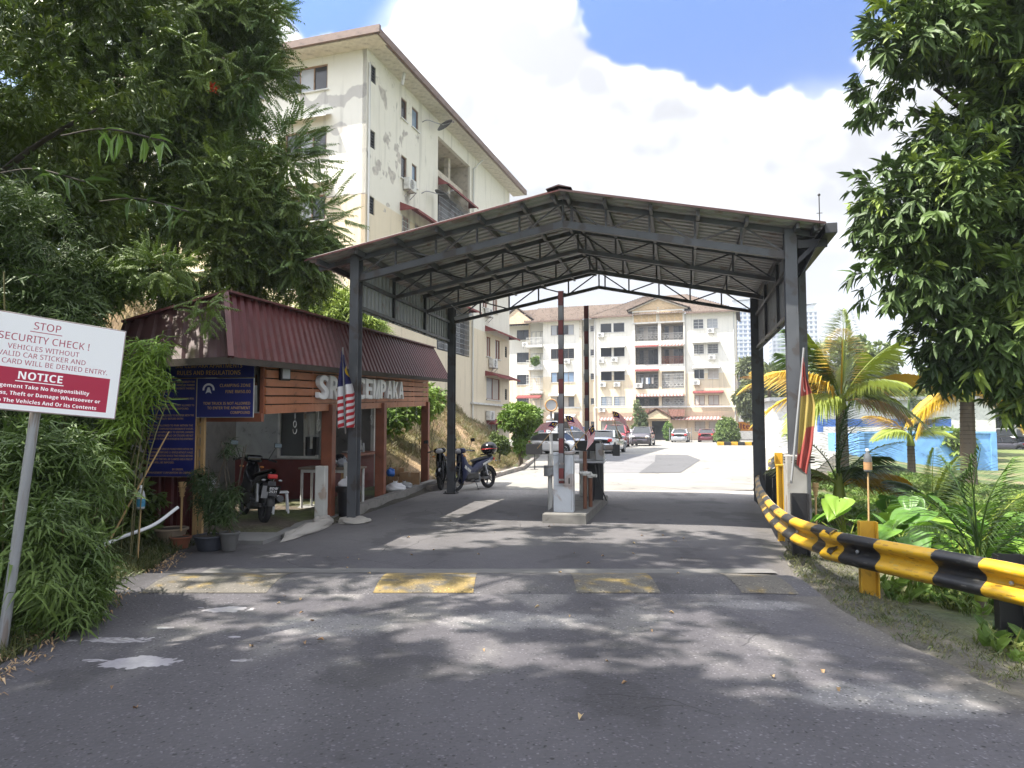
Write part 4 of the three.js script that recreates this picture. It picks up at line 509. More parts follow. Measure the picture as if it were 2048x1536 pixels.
  // roofs
  mesh('roof', [tiled([-12, 19.5, -5], [-6.5, 19.5, -5], [-18.4, 16.15, 0.7], [0.5, 16.15, 0.7], 22, 64), tiled([-6.5, 19.5, -5], [-6.4, 19.5, -5.1], [0.5, 16.15, 0.7], [0.5, 16.15, -10.5], 22, 40), tiled([-12, 19.5, -5], [-12.1, 19.5, -5.1], [-18.4, 16.15, 0.7], [-18.4, 16.15, -10.5], 22, 40),
    tiled([-27, 18.7, -5], [-12.5, 18.7, -5], [-27.4, 15.95, 0.9], [-17.4, 15.95, 0.6], 18, 44), tiled([-36, 18.6, -6.5], [-27, 18.6, -5], [-36, 15.9, -2], [-27.4, 15.9, -2], 16, 36),
    tiled([-9.5, 18.3, 0.75], [-9.5, 18.3, -3], [-13.5, 16.75, 0.75], [-13.5, 16.75, -3], 10, 18), tiled([-9.5, 18.3, 0.75], [-9.5, 18.3, -3], [-5.5, 16.75, 0.75], [-5.5, 16.75, -3], 10, 18), tiled([-28.6, 18.0, 0.9], [-28.6, 18.0, -4], [-30.9, 16.3, 0.9], [-30.9, 16.3, -4], 8, 14), tiled([-28.6, 18.0, 0.9], [-28.6, 18.0, -4], [-26.3, 16.3, 0.9], [-26.3, 16.3, -4], 8, 14)], tileM, b);
  mesh('gable', [extr([[-30.7, 16.2], [-26.5, 16.2], [-28.6, 17.85]], 0.15).translate(0, 0, 0.55), box(4.2, 0.5, 0.15, -28.6, 16.0, 0.62)], wm(0.6, 0.47, 0.33, 0.9), b);
  mesh('gutter', [box(6.5, 0.16, 0.14, -2.75, 16.1, 0.72), box(5.6, 0.16, 0.14, -15.6, 16.1, 0.72), box(8, 0.16, 0.14, -23.4, 15.9, 0.85)], gutterM, b);
  mesh('eave_soffit', [box(6.4, 0.06, 0.9, -2.8, 16.06, 0.25), box(5.4, 0.06, 0.9, -15.5, 16.06, 0.25), box(7.8, 0.06, 0.9, -23.3, 15.88, 0.35)], wm(0.5, 0.46, 0.4, 0.9), b);
  // air conditioners, each named by where it hangs
  [[-3.0, 13.75, 'under the right fifth floor window of the far block'], [-2.9, 10.4, 'under the right fourth floor windows of the far block'], [-4.85, 7.25, 'under the right third floor curtain of the far block'], [-17.0, 13.75, 'at the left fifth floor windows of the far block'], [-17.0, 10.35, 'under the leftmost dark fourth floor window of the far block'], [-15.2, 10.45, 'under the second dark fourth floor window of the far block'], [-16.8, 7.2, 'under the leftmost dark third floor window of the far block'], [-14.9, 7.2, 'under the second dark third floor window of the far block'], [-16.9, 3.9, 'under the barred second floor windows of the far block'], [-21.6, 10.4, 'under the wide fourth floor window of the far block'], [-12.0, 7.0, 'inside the third floor balcony of the far block'], [-27.4, 12.9, 'beside the top balcony of the far block']].forEach(([x, y, l], i) => addAC('white air conditioner ' + l, fW(x, y, i === 10 ? 0.4 : i === 11 ? 0.3 : 0.22), FA, 1.05));
  // washing on the third floor balcony
  const wash = thing('washing_line', 'pale washing hung on the third floor balcony of the far block', 'laundry', fW(-11, 8.0, 0.42), FA); [[0, 0.3, MT.plastic], [0.7, 0.26, MT.curtain], [-0.6, 0.3, MT.paneLight], [0.25, 0.34, MT.paneBlue]].forEach(([x, w, m], i) => mesh('garment', grid(6, 6, (u, v) => [x + (u - 0.5) * w * (1 - 0.2 * v), -v * 0.8, 0.03 * Math.sin(u * 9 + i)]), m, wash)); mesh('line', rod([-1.2, 0.01, 0], [1.2, 0.01, 0], 0.012), MT.zinc, wash);
}

// ---- hazy towers far off
function tower(label, p, ry, w, d, h, tone) {
  const o = thing('condominium_tower', label, 'tower', p, ry, 'tall white towers beyond the trees'), fl = Math.round(h / 3.3), nx = Math.round(w / 3.2), nd = Math.round(d / 3.2), body = [], glassP = [], bal = [];
  body.push(box(w - 1.2, h, d - 1.2, 0, h / 2, 0));
  for (let i = 0; i <= nx; i++) body.push(box(i % 3 === 1 ? 1.3 : 0.7, h, 0.7, -w / 2 + w * i / nx, h / 2, d / 2 - 0.2)); for (let i = 0; i <= nd; i++) body.push(box(0.7, h, i % 2 ? 1.3 : 0.7, -w / 2 + 0.2, h / 2, -d / 2 + d * i / nd), box(0.7, h, 0.9, w / 2 - 0.2, h / 2, -d / 2 + d * i / nd));
  for (let k = 0; k <= fl; k++) bal.push(box(w + 0.4, k % 11 === 10 ? 2.2 : 0.75, 1.3, 0, k * h / fl, d / 2 - 0.3), box(1.3, k % 11 === 10 ? 2.2 : 0.75, d, -w / 2 + 0.3, k * h / fl, 0));
  mesh('wall', body, tone[0], o); mesh('floor_band', bal, tone[1], o);
  const wins = []; for (let k = 0; k < fl; k++) for (let i = 0; i < nx; i++) wins.push(box(w / nx * 0.62, 1.75, 0.1, -w / 2 + w * (i + 0.5) / nx, (k + 0.62) * h / fl, d / 2 - 0.53)); for (let k = 0; k < fl; k++) for (let i = 0; i < nd; i++) wins.push(box(0.1, 1.75, d / nd * 0.6, -w / 2 + 0.53, (k + 0.62) * h / fl, -d / 2 + d * (i + 0.5) / nd));
  stuff(mesh('windows', wins, tone[2], o));
  mesh('crown', [box(w * 0.75, 5, d * 0.7, 0, h + 2.5, 0), box(w * 0.9, 0.6, d * 0.9, w * 0.06, h + 6.2, 0, 0, 0, 0.06), ...[-1, 1].map((s) => box(0.8, 6, 0.8, s * w * 0.3, h + 3, d * 0.3))], tone[0], o); return o;
}
const twW = mat(0.45, 0.46, 0.48, 0.8), twG = mat(0.3, 0.32, 0.36, 0.8), twB = mat(0.07, 0.14, 0.28, 0.2), twB2 = mat(0.12, 0.16, 0.22, 0.3);
tower('tall white and blue tower seen between the far block and the canopy posts', [169, -2, -520], R(-8), 19, 16, 91, [twW, twG, twB]);
tower('white tower rising right of the canopy posts above the palms', [212, -2, -510], R(-14), 15, 16, 86, [twW, twG, twB2]);
tower('narrow white tower edge half hidden behind the right canopy posts', [206, -2, -545], R(-10), 12, 14, 84, [twG, twG, twB2]);

// ================= plants =================
function leaf(L, W, droop = 0.15, fold = 0.25) { // blade along +z: six faces, folded on the midrib
  const p = [[0, 0, 0], [W * 0.5, fold * W * 0.5, L * 0.38], [0, -droop * L * 0.12, L * 0.4], [-W * 0.5, fold * W * 0.5, L * 0.38], [W * 0.3, fold * W * 0.3 - droop * L * 0.5, L * 0.76], [0, -droop * L * 0.55, L * 0.76], [-W * 0.3, fold * W * 0.3 - droop * L * 0.5, L * 0.76], [0, -droop * L, L]];
  const f = [[0, 2, 1], [0, 3, 2], [1, 2, 5], [1, 5, 4], [2, 3, 6], [2, 6, 5], [4, 5, 7], [5, 6, 7]];
  const g = new THREE.BufferGeometry(); g.setAttribute('position', new THREE.Float32BufferAttribute(f.flatMap((t) => t.flatMap((i) => p[i])), 3)); g.setAttribute('uv', new THREE.Float32BufferAttribute(new Float32Array(f.length * 6), 2)); g.computeVertexNormals(); return g;
}
function leaf2(L, W, droop = 0.1) { const p = [[0, 0, 0], [W / 2, 0.02, L * 0.45], [-W / 2, 0.02, L * 0.45], [0, -droop * L, L]]; const g = new THREE.BufferGeometry(); g.setAttribute('position', new THREE.Float32BufferAttribute([0, 2, 1, 1, 2, 3].flatMap((i) => p[i]), 3)); g.setAttribute('uv', new THREE.Float32BufferAttribute(new Float32Array(12), 2)); g.computeVertexNormals(); return g; }
const dirTo = (g, d, roll = 0, at = [0, 0, 0]) => { d = V(...d).normalize(); M4.lookAt(V(0, 0, 0), d.clone().negate(), Math.abs(d.y) > 0.98 ? V(1, 0, 0) : V(0, 1, 0)); if (roll) M4.multiply(new THREE.Matrix4().makeRotationZ(roll)); M4.setPosition(...at); return g.applyMatrix4(M4); };
function rosette(n, L, W, seed, spread = 0.9, drop = 0.3, twig = 0.18) { const f = rng(seed), a = []; for (let i = 0; i < n; i++) { const t = i * 2.4 + f(), s = spread * (0.6 + 0.6 * f()); a.push(dirTo(leaf(L * rr(0.75, 1.15, f), W * rr(0.8, 1.1, f), 0.25), [Math.cos(t) * s, Math.sin(t) * s * 0.8 - drop * f(), 0.75], rr(-0.5, 0.5, f), [0, 0, twig * rr(0.3, 1, f)])); } a.push(rod([0, 0, -0.12], [0, 0, twig], 0.006, 0.003, 4)); return merge(a); }
function pinnate(n, L, l, w, seed, sweep = 0.75) { const f = rng(seed), a = [rod([0, 0, 0], [0, -L * 0.12, L], 0.004, 0.002, 3)]; for (let i = 0; i < n; i++) { const t = 0.12 + 0.88 * i / n; for (const s of [-1, 1]) a.push(dirTo(leaf2(l * (1.1 - 0.45 * t) * rr(0.85, 1.1, f), w, 0.25), [s, -0.25 + rr(-0.15, 0.15, f), sweep * (0.6 + t)], rr(-0.3, 0.3, f), [0, -L * 0.12 * t * t, L * t])); } a.push(dirTo(leaf2(l * 0.8, w), [0, -0.3, 1], 0, [0, -L * 0.12, L])); return merge(a); }
function spray(k, seed, mk) { const f = rng(seed), a = []; for (let i = 0; i < k; i++) { const t = i / k * 6.28 + f() * 0.6; a.push(dirTo(mk(seed * 10 + i), [Math.cos(t) * 0.9, Math.sin(t) * 0.55 - 0.1, 0.55 + 0.5 * f()], rr(-0.4, 0.4, f), [0, 0, rr(0, 0.2, f)])); } return merge(a); }
function bambooTuft(n, L, W, seed) { const f = rng(seed), a = []; for (let i = 0; i < n; i++) { const t = f() * 6.28, e = rr(-0.5, 0.6, f); a.push(dirTo(leaf2(L * rr(0.6, 1.15, f), W, 0.35), [Math.cos(t), e, Math.sin(t) + 0.4], rr(-0.6, 0.6, f), [rr(-0.06, 0.06, f), rr(-0.05, 0.05, f), rr(-0.06, 0.06, f)])); } return merge(a); }
const qa = new THREE.Quaternion(), ma = new THREE.Matrix4(), ca = new THREE.Color();
// leaf sprays through the volume of several ellipsoids, with holes from a noise field
function crown(parent, name, o) {
  const { E, n, geo, m, cols, size = [0.8, 1.2], seed = 1, thr = -0.12, fq = 0.9, droop = 0.25, out = 0.8, shell = 2.2, base = parent.position } = o, f = rng(seed), geos = Array.isArray(geo) ? geo : [geo], L = geos.map(() => []);
  const vol = E.map((e) => Math.pow(e[3] * e[4] * e[5], 0.72)), tot = vol.reduce((a, b) => a + b, 0);
  const d = V(), up = V(), p = V(), x = V(), y = V();
  for (let i = 0, tries = 0; i < n && tries < n * 6; tries++) {
    let k = f() * tot, e = 0; while ((k -= vol[e]) > 0 && e < E.length - 1) e++; const c = E[e];
    d.set(f() * 2 - 1, f() * 2 - 1, f() * 2 - 1); if (d.lengthSq() > 1 || d.lengthSq() < 0.01) continue; d.normalize(); const r = Math.pow(f(), 1 / shell) * (0.86 + 0.3 * nz(d.x * 1.8 + c[0], d.y * 1.8 + c[1], d.z * 1.8 + c[2]) + 0.06);
    p.set(c[0] + d.x * r * c[3], c[1] + d.y * r * c[4], c[2] + d.z * r * c[5]); if (nz(p.x * fq, p.y * fq, p.z * fq) + 0.35 * nz(p.x * fq * 2.7, p.y * fq * 2.7, p.z * fq * 2.7) < thr) continue;
    d.multiplyScalar(out).add(up.set(f() - 0.5, f() - 0.5, f() - 0.5).multiplyScalar(1.3)); d.y -= droop; d.normalize(); up.set(f() - 0.5, 1.4, f() - 0.5).normalize(); x.crossVectors(up, d).normalize(); y.crossVectors(d, x); const s = rr(...size, f);
    ma.makeBasis(x.multiplyScalar(s), y.multiplyScalar(s), d.multiplyScalar(s)); ma.setPosition(p.x - base.x, p.y - base.y, p.z - base.z); const t = Math.min(1, Math.max(0, 0.5 + 0.7 * nz(p.x * 0.8, p.y * 0.8, p.z * 0.8 + seed) + (f() - 0.5) * 0.5)); L[i % geos.length].push([ma.clone(), t, f()]); i++;
  }
  const mk = (g, l, par) => { const im = new THREE.InstancedMesh(g, m, l.length); l.forEach(([q, t, h], i) => { im.setMatrixAt(i, q); const c = h > 0.95 && o.odd ? o.odd : mix3(cols[0], cols[1], t); im.setColorAt(i, ca.setRGB(...c)); }); im.name = name; im.userData.kind = 'stuff'; par.add(im); return im; };
  return geos.map((g, i) => mk(g, L[i], parent));
}
const leafWhite = leafM(1, 1, 1, 0.5, 0.45), leafGloss = leafM(1, 1, 1, 0.25, 0.5), leafBright = leafM(1, 1, 1, 0.45, 0.6);
const G = { dark: [[0.05, 0.085, 0.018], [0.18, 0.25, 0.045]], mid: [[0.08, 0.135, 0.024], [0.21, 0.29, 0.055]], bright: [[0.10, 0.2, 0.025], [0.22, 0.33, 0.04]], lime: [[0.13, 0.21, 0.022], [0.26, 0.34, 0.045]], grassy: [[0.05, 0.08, 0.02], [0.14, 0.16, 0.045]], bamb: [[0.07, 0.125, 0.025], [0.16, 0.24, 0.05]], far: [[0.06, 0.1, 0.035], [0.13, 0.17, 0.06]] };
const ros = [rosette(9, 0.2, 0.062, 1), rosette(8, 0.22, 0.066, 2), rosette(7, 0.18, 0.06, 3)], pin = [spray(4, 4, (s) => pinnate(8, 0.42, 0.12, 0.046, s)), spray(3, 5, (s) => pinnate(9, 0.46, 0.125, 0.048, s))], flatPin = [pinnate(11, 0.62, 0.14, 0.045, 9), pinnate(10, 0.55, 0.13, 0.042, 10)], bam = [bambooTuft(11, 0.2, 0.02, 11), bambooTuft(9, 0.23, 0.022, 12)], broad = [rosette(7, 0.13, 0.06, 21, 1.1, 0.4, 0.1), rosette(6, 0.15, 0.07, 22, 1.1, 0.4, 0.1)], small = [rosette(8, 0.34, 0.19, 31, 1.2, 0.3, 0.3), rosette(7, 0.4, 0.2, 32, 1.2, 0.3, 0.3)];
function treeAt(name, label, pos, trunkPts, r0, r1, limbs, m = MT.barkDark, group) {
  const t = thing(name, label, 'tree', pos, 0, group); const loc = (p) => [p[0] - pos[0], p[1] - pos[1], p[2] - pos[2]];
  mesh('trunk', limb(trunkPts.map(loc), r0, r1, 14, 10), m, t); limbs.forEach(([pts, a, b]) => mesh('limb', limb(pts.map(loc), a, b, 10, 7), m, t)); return t;
}
// big feathery-leaved tree behind the booth
{
  const b = [-8.6, H(-8.6, 17), -17], t = treeAt('feathery_tree', 'large feathery leaved tree spreading over the booth roof', b, [b, [-8.4, 4.5, -17], [-8.0, 7.5, -16.8], [-7.7, 10.5, -16.6]], 0.24, 0.07, [[[[-8.35, 4.2, -17], [-7.2, 4.9, -16.6], [-5.4, 5.3, -16.2]], 0.09, 0.03], [[[-8.1, 6.5, -16.8], [-6.6, 7.4, -16.4], [-5.2, 7.9, -16]], 0.08, 0.025], [[[-8.2, 6.0, -16.9], [-9.8, 7.5, -16.2], [-11, 9, -15.5]], 0.09, 0.03], [[[-7.8, 9.3, -16.7], [-6.6, 10.6, -16.3], [-6, 11.5, -16]], 0.06, 0.02]]);
  const E = [[-7.0, 9.3, -16, 1.7, 2.6, 1.6], [-6.1, 6.5, -15.9, 1.85, 1.7, 1.5], [-7.2, 5.3, -15.6, 2.1, 1.0, 1.3], [-5.3, 5.3, -16, 1.25, 0.85, 1.0], [-8.3, 7.4, -15.6, 2.3, 2.6, 2.0], [-8.3, 11, -16, 2.6, 2.2, 2.0], [-10.5, 9, -15.5, 2.6, 3.0, 2.2], [-6.6, 11.6, -16.2, 1.1, 0.9, 1.0]];
  crown(t, 'crown', { E, n: 5200, geo: pin, m: leafWhite, cols: G.mid, seed: 3, thr: -0.02, fq: 0.75, droop: 0.15, size: [0.75, 1.15], odd: [0.26, 0.34, 0.06] });  // odd: a few brighter sprays, backlight painted into the leaf colour
  // level sprays reaching out along the right edge
  crown(t, 'outer_sprays', { E: [[-5.2, 7.7, -16, 0.75, 1.3, 0.8], [-4.6, 6.3, -16, 0.75, 1.2, 0.8], [-6.1, 9.8, -16, 0.6, 1.3, 0.8], [-5.0, 5.5, -15.9, 0.95, 0.8, 0.8], [-6.0, 11.3, -16, 0.9, 0.8, 0.7]], n: 700, geo: flatPin, m: leafBright, cols: [[0.09, 0.16, 0.035], [0.17, 0.26, 0.06]], seed: 5, thr: -0.35, droop: 0.05, out: 1.6, size: [0.8, 1.2] });
  const fl = thing('red_blossom', 'single red blossom cluster among the feathery leaves', 'blossom', [-6.25, 8.65, -14.4]); mesh('petals', Array.from({ length: 40 }, (_, i) => dirTo(leaf2(0.09, 0.035), [rr(-1, 1), rr(-0.6, 1), rr(-0.5, 1)], 0, [rr(-0.1, 0.1), rr(-0.09, 0.09), rr(-0.06, 0.06)])), leafM(0.62, 0.07, 0.02, 0.3), fl);
}
// dark broad tree on the left and its boughs over the road
{
  const b = [-9.2, H(-9.2, 11), -11], t = treeAt('broadleaf_tree', 'dark leaved tree crowding the upper left corner above the sign', b, [b, [-8.9, 4.5, -10.8], [-8.6, 7.5, -10.5]], 0.22, 0.08, [[[[-8.9, 4.6, -10.8], [-7.4, 5.8, -10.6], [-6.2, 6.4, -10.4]], 0.08, 0.02], [[[-8.9, 4.2, -10.8], [-8.5, 5.2, -9.4], [-8.0, 6.0, -8]], 0.08, 0.02], [[[-8.8, 5.4, -10.8], [-9.6, 7.5, -10.4], [-10, 9, -10]], 0.08, 0.02]]);
  crown(t, 'crown', { E: [[-7.6, 6.4, -10.5, 1.7, 2.2, 1.6], [-6.9, 4.6, -10.4, 1.3, 1.3, 1.2], [-8.6, 8.6, -10.4, 2.2, 2.0, 2.0], [-6.4, 7.9, -10.8, 1.3, 1.5, 1.3], [-8.0, 3.6, -9.2, 1.4, 1.5, 1.3], [-9.6, 5.5, -11.5, 1.6, 2.5, 1.6]], n: 4600, geo: [rosette(8, 0.17, 0.05, 41), rosette(9, 0.15, 0.048, 42)], m: leafWhite, cols: G.dark, seed: 8, thr: 0.06, fq: 0.8, size: [0.8, 1.25], odd: [0.26, 0.33, 0.06] });  // odd sprays carry painted backlight as a brighter green
  const b2 = [-7.6, H(-7.6, 3), -3], t2 = treeAt('shade_tree', 'tall roadside tree beside the camera shading the near road', b2, [b2, [-7.5, 4, -3], [-7.2, 8, -3.2]], 0.24, 0.1, [[[[-7.4, 5.5, -3], [-5.5, 7.5, -3.4], [-3.6, 8.6, -3.6]], 0.1, 0.03], [[[-7.4, 6, -3], [-6.2, 8.5, -5], [-5.2, 9.5, -6.2]], 0.1, 0.03], [[[-7.3, 7, -3], [-6.8, 9, -1], [-6, 10, 1]], 0.1, 0.03]]);
  crown(t2, 'crown', { E: [[-4.6, 9.2, -3.4, 2.6, 1.4, 2.4], [-6.2, 9.5, -6.5, 2.4, 1.6, 2.0], [-6.6, 10, 0, 2.6, 1.6, 2.6], [-7.6, 8.6, -3.5, 2.2, 1.8, 2.4], [-5.4, 11.6, -8.0, 2.4, 1.5, 2.2], [-3.2, 10.6, -5.2, 1.6, 1.0, 1.6], [-2.6, 9.6, -1.2, 1.8, 1.0, 1.8]], n: 5600, geo: [rosette(8, 0.2, 0.07, 43), rosette(9, 0.22, 0.07, 44)], m: leafWhite, cols: G.dark, seed: 17, thr: 0.0, fq: 0.6, size: [0.9, 1.4] });
  crown(t2, 'crown', { E: [[-5.5, 8.6, -2.2, 2.8, 1.1, 1.5], [-3.4, 8.4, -2.2, 1.6, 0.9, 1.2], [-7.2, 8.4, -2.4, 1.8, 1.2, 1.6]], n: 3200, geo: [rosette(8, 0.2, 0.07, 45)], m: leafWhite, cols: G.dark, seed: 19, thr: -0.16, fq: 0.8, size: [0.9, 1.4] });
}
// lance-leaved sprigs lit in front of the dark tree
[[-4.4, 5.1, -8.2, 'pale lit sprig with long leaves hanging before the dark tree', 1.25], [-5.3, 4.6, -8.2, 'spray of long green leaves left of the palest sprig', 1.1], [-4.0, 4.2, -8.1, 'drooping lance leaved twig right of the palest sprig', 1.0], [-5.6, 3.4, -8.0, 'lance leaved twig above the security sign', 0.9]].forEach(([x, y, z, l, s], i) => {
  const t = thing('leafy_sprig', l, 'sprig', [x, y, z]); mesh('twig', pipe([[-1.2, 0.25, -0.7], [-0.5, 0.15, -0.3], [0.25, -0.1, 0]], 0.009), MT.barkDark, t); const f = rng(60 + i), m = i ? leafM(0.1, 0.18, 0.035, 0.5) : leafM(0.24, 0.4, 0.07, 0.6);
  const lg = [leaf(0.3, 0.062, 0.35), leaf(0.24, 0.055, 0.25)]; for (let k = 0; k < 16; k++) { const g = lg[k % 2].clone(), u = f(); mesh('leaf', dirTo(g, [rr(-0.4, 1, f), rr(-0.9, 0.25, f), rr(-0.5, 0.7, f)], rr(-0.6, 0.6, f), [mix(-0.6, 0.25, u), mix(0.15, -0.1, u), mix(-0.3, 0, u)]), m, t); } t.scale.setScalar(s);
});
// feathery bamboo curtain and undergrowth along the left bank
{
  const caneM = wm(0.13, 0.12, 0.05, 0.8); const stems = (t, n, f, r, h0, h1, lean, m = caneM) => { for (let i = 0; i < n; i++) { const x = rr(-r, r, f), z = rr(-r, r, f), h = rr(h0, h1, f), l = rr(0.2, 1, f) * lean, q = rr(-0.4, 0.4, f); mesh('stem', pipe([[x, -0.1, z], [x + l * 0.15, h * 0.5, z + q * 0.2], [x + l * 0.7, h, z + q]], 0.008, 8, 5), m, t); } };
  const mk = (name, label, cat, x, d, E, n, geo, cols, seed, sz, st) => { const t = thing(name, label, cat, [x, Math.max(0, H(x, d)), -d]); const f = rng(seed); if (st) stems(t, st[0], f, st[1], st[2], st[3], st[4], st[5]); crown(t, 'foliage', { E, n, geo, m: leafBright, cols, seed, thr: -0.28, fq: 1.6, size: sz, droop: 0.25 }); return t; };
  mk('bamboo_clump', 'low feathery bamboo clump around the sign pole', 'bamboo', -3.9, 5.9, [[-3.85, 0.55, -5.6, 0.62, 0.62, 0.6], [-4.1, 1.0, -6.2, 0.7, 0.75, 0.6], [-3.85, 0.3, -6.1, 0.5, 0.42, 0.5], [-4.5, 0.7, -5.6, 0.6, 0.9, 0.6], [-3.6, 0.18, -5.6, 0.4, 0.3, 0.4]], 2800, bam, G.bamb, 71, [0.7, 1.15], [9, 0.3, 0.5, 1.1, 0.4]);
  mk('bamboo_hedge', 'dense dark bamboo thicket behind the security sign', 'bamboo', -5.8, 8.2, [[-5.7, 2.6, -8.2, 0.9, 0.9, 0.8], [-5.7, 3.3, -8.8, 0.75, 0.8, 0.6], [-6.2, 1.6, -7.6, 1.0, 1.0, 0.8], [-5.6, 1.6, -8.4, 0.7, 1.0, 0.6], [-6.2, 3.6, -8.4, 1.0, 1.0, 0.8], [-5.2, 0.7, -7.9, 0.6, 0.6, 0.5], [-5.6, 2.2, -9.0, 0.55, 0.9, 0.5]], 4600, bam, [[0.045, 0.08, 0.02], [0.11, 0.17, 0.04]], 73, [0.8, 1.3], [9, 0.6, 1.2, 2.6, 0.5]);
  mk('creeper', 'broad leaved creeper climbing the left wall of the booth', 'creeper', -5.5, 9.7, [[-5.35, 1.6, -9.55, 0.42, 0.8, 0.25], [-5.5, 0.7, -9.4, 0.55, 0.65, 0.35], [-5.05, 0.5, -9.5, 0.35, 0.5, 0.25], [-5.6, 2.3, -9.4, 0.45, 0.5, 0.3]], 750, broad, G.dark, 75, [0.8, 1.3], [6, 0.3, 1.4, 2.2, 0.2, MT.barkDark]);
  mk('bamboo_shoots', 'bright arching bamboo shoots between the sign and the rules board', 'bamboo', -4.45, 8.3, [[-4.35, 2.15, -8.2, 0.42, 0.3, 0.3], [-4.2, 2.45, -8.2, 0.3, 0.2, 0.3], [-4.5, 1.75, -8.2, 0.3, 0.25, 0.25], [-4.65, 1.1, -8.1, 0.2, 0.4, 0.2]], 190, bam, G.bright, 77, [0.9, 1.3], [4, 0.15, 1.6, 2.4, 0.6]);
  mk('hanging_foliage', 'leafy branches hanging onto the left end of the booth roof', 'foliage', -5.6, 9.0, [[-5.4, 3.5, -9.1, 0.6, 0.2, 0.4], [-3.75, 3.1, -8.6, 0.1, 0.24, 0.1], [-6.0, 2.9, -9.1, 0.5, 0.6, 0.4], [-4.6, 3.65, -9.1, 0.5, 0.14, 0.3]], 300, pin.map((q) => q.clone().scale(0.6, 0.6, 0.6)), G.mid, 79, [0.7, 1.1], null);
  mk('lime_bamboo', 'bright lime green bamboo behind the booth roof', 'bamboo', -6.4, 24, [[-5.9, 5.2, -24, 1.3, 1.3, 1.0], [-5.0, 4.4, -24, 1.0, 1.2, 0.9], [-6.8, 4.6, -24, 1.1, 1.3, 1.0]], 3000, bam.map((q) => q.clone().scale(1.7, 1.7, 1.7)), [[0.2, 0.3, 0.03], [0.36, 0.44, 0.06]], 81, [0.8, 1.2], [14, 0.7, 2.5, 4, 0.6]);
  mk('bank_shrub', 'leafy shrub on the earth bank behind the booth columns', 'shrub', -2.8, 22, [[-2.9, 2.4, -22, 0.8, 0.6, 0.6], [-3.6, 2.0, -21.6, 0.7, 0.5, 0.5]], 420, broad.map((q) => q.clone().scale(1.3, 1.3, 1.3)), G.bright, 83, [0.9, 1.3], [8, 0.3, 0.8, 1.2, 0.3, MT.barkDark]);
  mk('dark_shrub', 'small dark round shrub at the foot of the earth bank', 'shrub', -0.5, 26.5, [[-0.42, 1.0, -26.5, 0.3, 0.25, 0.3], [-0.62, 1.2, -26.6, 0.2, 0.22, 0.2], [-0.3, 0.85, -26.5, 0.22, 0.2, 0.2]], 300, broad, G.dark, 85, [0.7, 1], [6, 0.05, 0.6, 0.9, 0.2, MT.barkDark]);
  const bt = mk('clipped_tree', 'small clipped bright green tree with leafy trunk beside the yard kerb', 'tree', 0.3, 28.6, [[0.3, 2.15, -28.6, 0.72, 0.42, 0.7], [0.0, 1.85, -28.5, 0.5, 0.4, 0.5], [0.7, 2.05, -28.6, 0.5, 0.35, 0.5], [0.35, 1.1, -28.6, 0.32, 0.55, 0.32], [0.75, 1.65, -28.5, 0.3, 0.3, 0.3]], 1500, broad.map((q) => q.clone().scale(1.2, 1.2, 1.2)), G.bright, 87, [0.8, 1.2], null); mesh('trunk', [limb([[0, 0, 0], [0.03, 0.8, 0], [0, 1.7, 0]], 0.07, 0.04), limb([[0.1, 0, 0.05], [0.12, 0.7, 0], [0.3, 1.6, 0]], 0.05, 0.03)], MT.bark, bt);
  mk('garden_shrub', 'round bright shrub by the striped kerb at the right of the far block', 'shrub', 20.3, 68, [[20.5, 1.5, -68, 0.85, 1.1, 0.9], [20.2, 0.8, -67.6, 0.95, 0.8, 0.9], [20.9, 0.9, -68, 0.8, 0.8, 0.9]], 1900, broad.map((q) => q.clone().scale(1.9, 1.9, 1.9)), [[0.12, 0.19, 0.05], [0.22, 0.3, 0.08]], 89, [0.8, 1.3], null);
  mk('climbing_plant', 'tall leafy plant by the entrance porch of the far block', 'plant', 14.9, 82, [[14.4, 3.4, -82, 0.35, 1.5, 0.4], [15.1, 2.6, -82, 0.4, 1.3, 0.4], [14.3, 1.2, -82, 0.7, 0.7, 0.5]], 520, broad.map((q) => q.clone().scale(1.7, 1.7, 1.7)), [[0.1, 0.16, 0.05], [0.2, 0.26, 0.1]], 91, [0.8, 1.3], [6, 0.3, 2, 4, 0.3, MT.bark]);
  mk('entrance_shrub', 'small bright shrub right of the entrance of the far block', 'shrub', 18.2, 83, [[18.2, 1.2, -83, 0.5, 0.9, 0.5]], 300, broad.map((q) => q.clone().scale(2, 2, 2)), G.bright, 93, [0.8, 1.2], null);
  mk('balcony_plant', 'bright potted greenery on the fourth floor corner balcony of the far block', 'plant', 3.1, 95.5, [[...fW(-25.9, 10.6, 0.7), 0.55, 0.6, 0.4]], 260, broad.map((q) => q.clone().scale(1.6, 1.6, 1.6)), G.bright, 95, [0.8, 1.2], null);
}
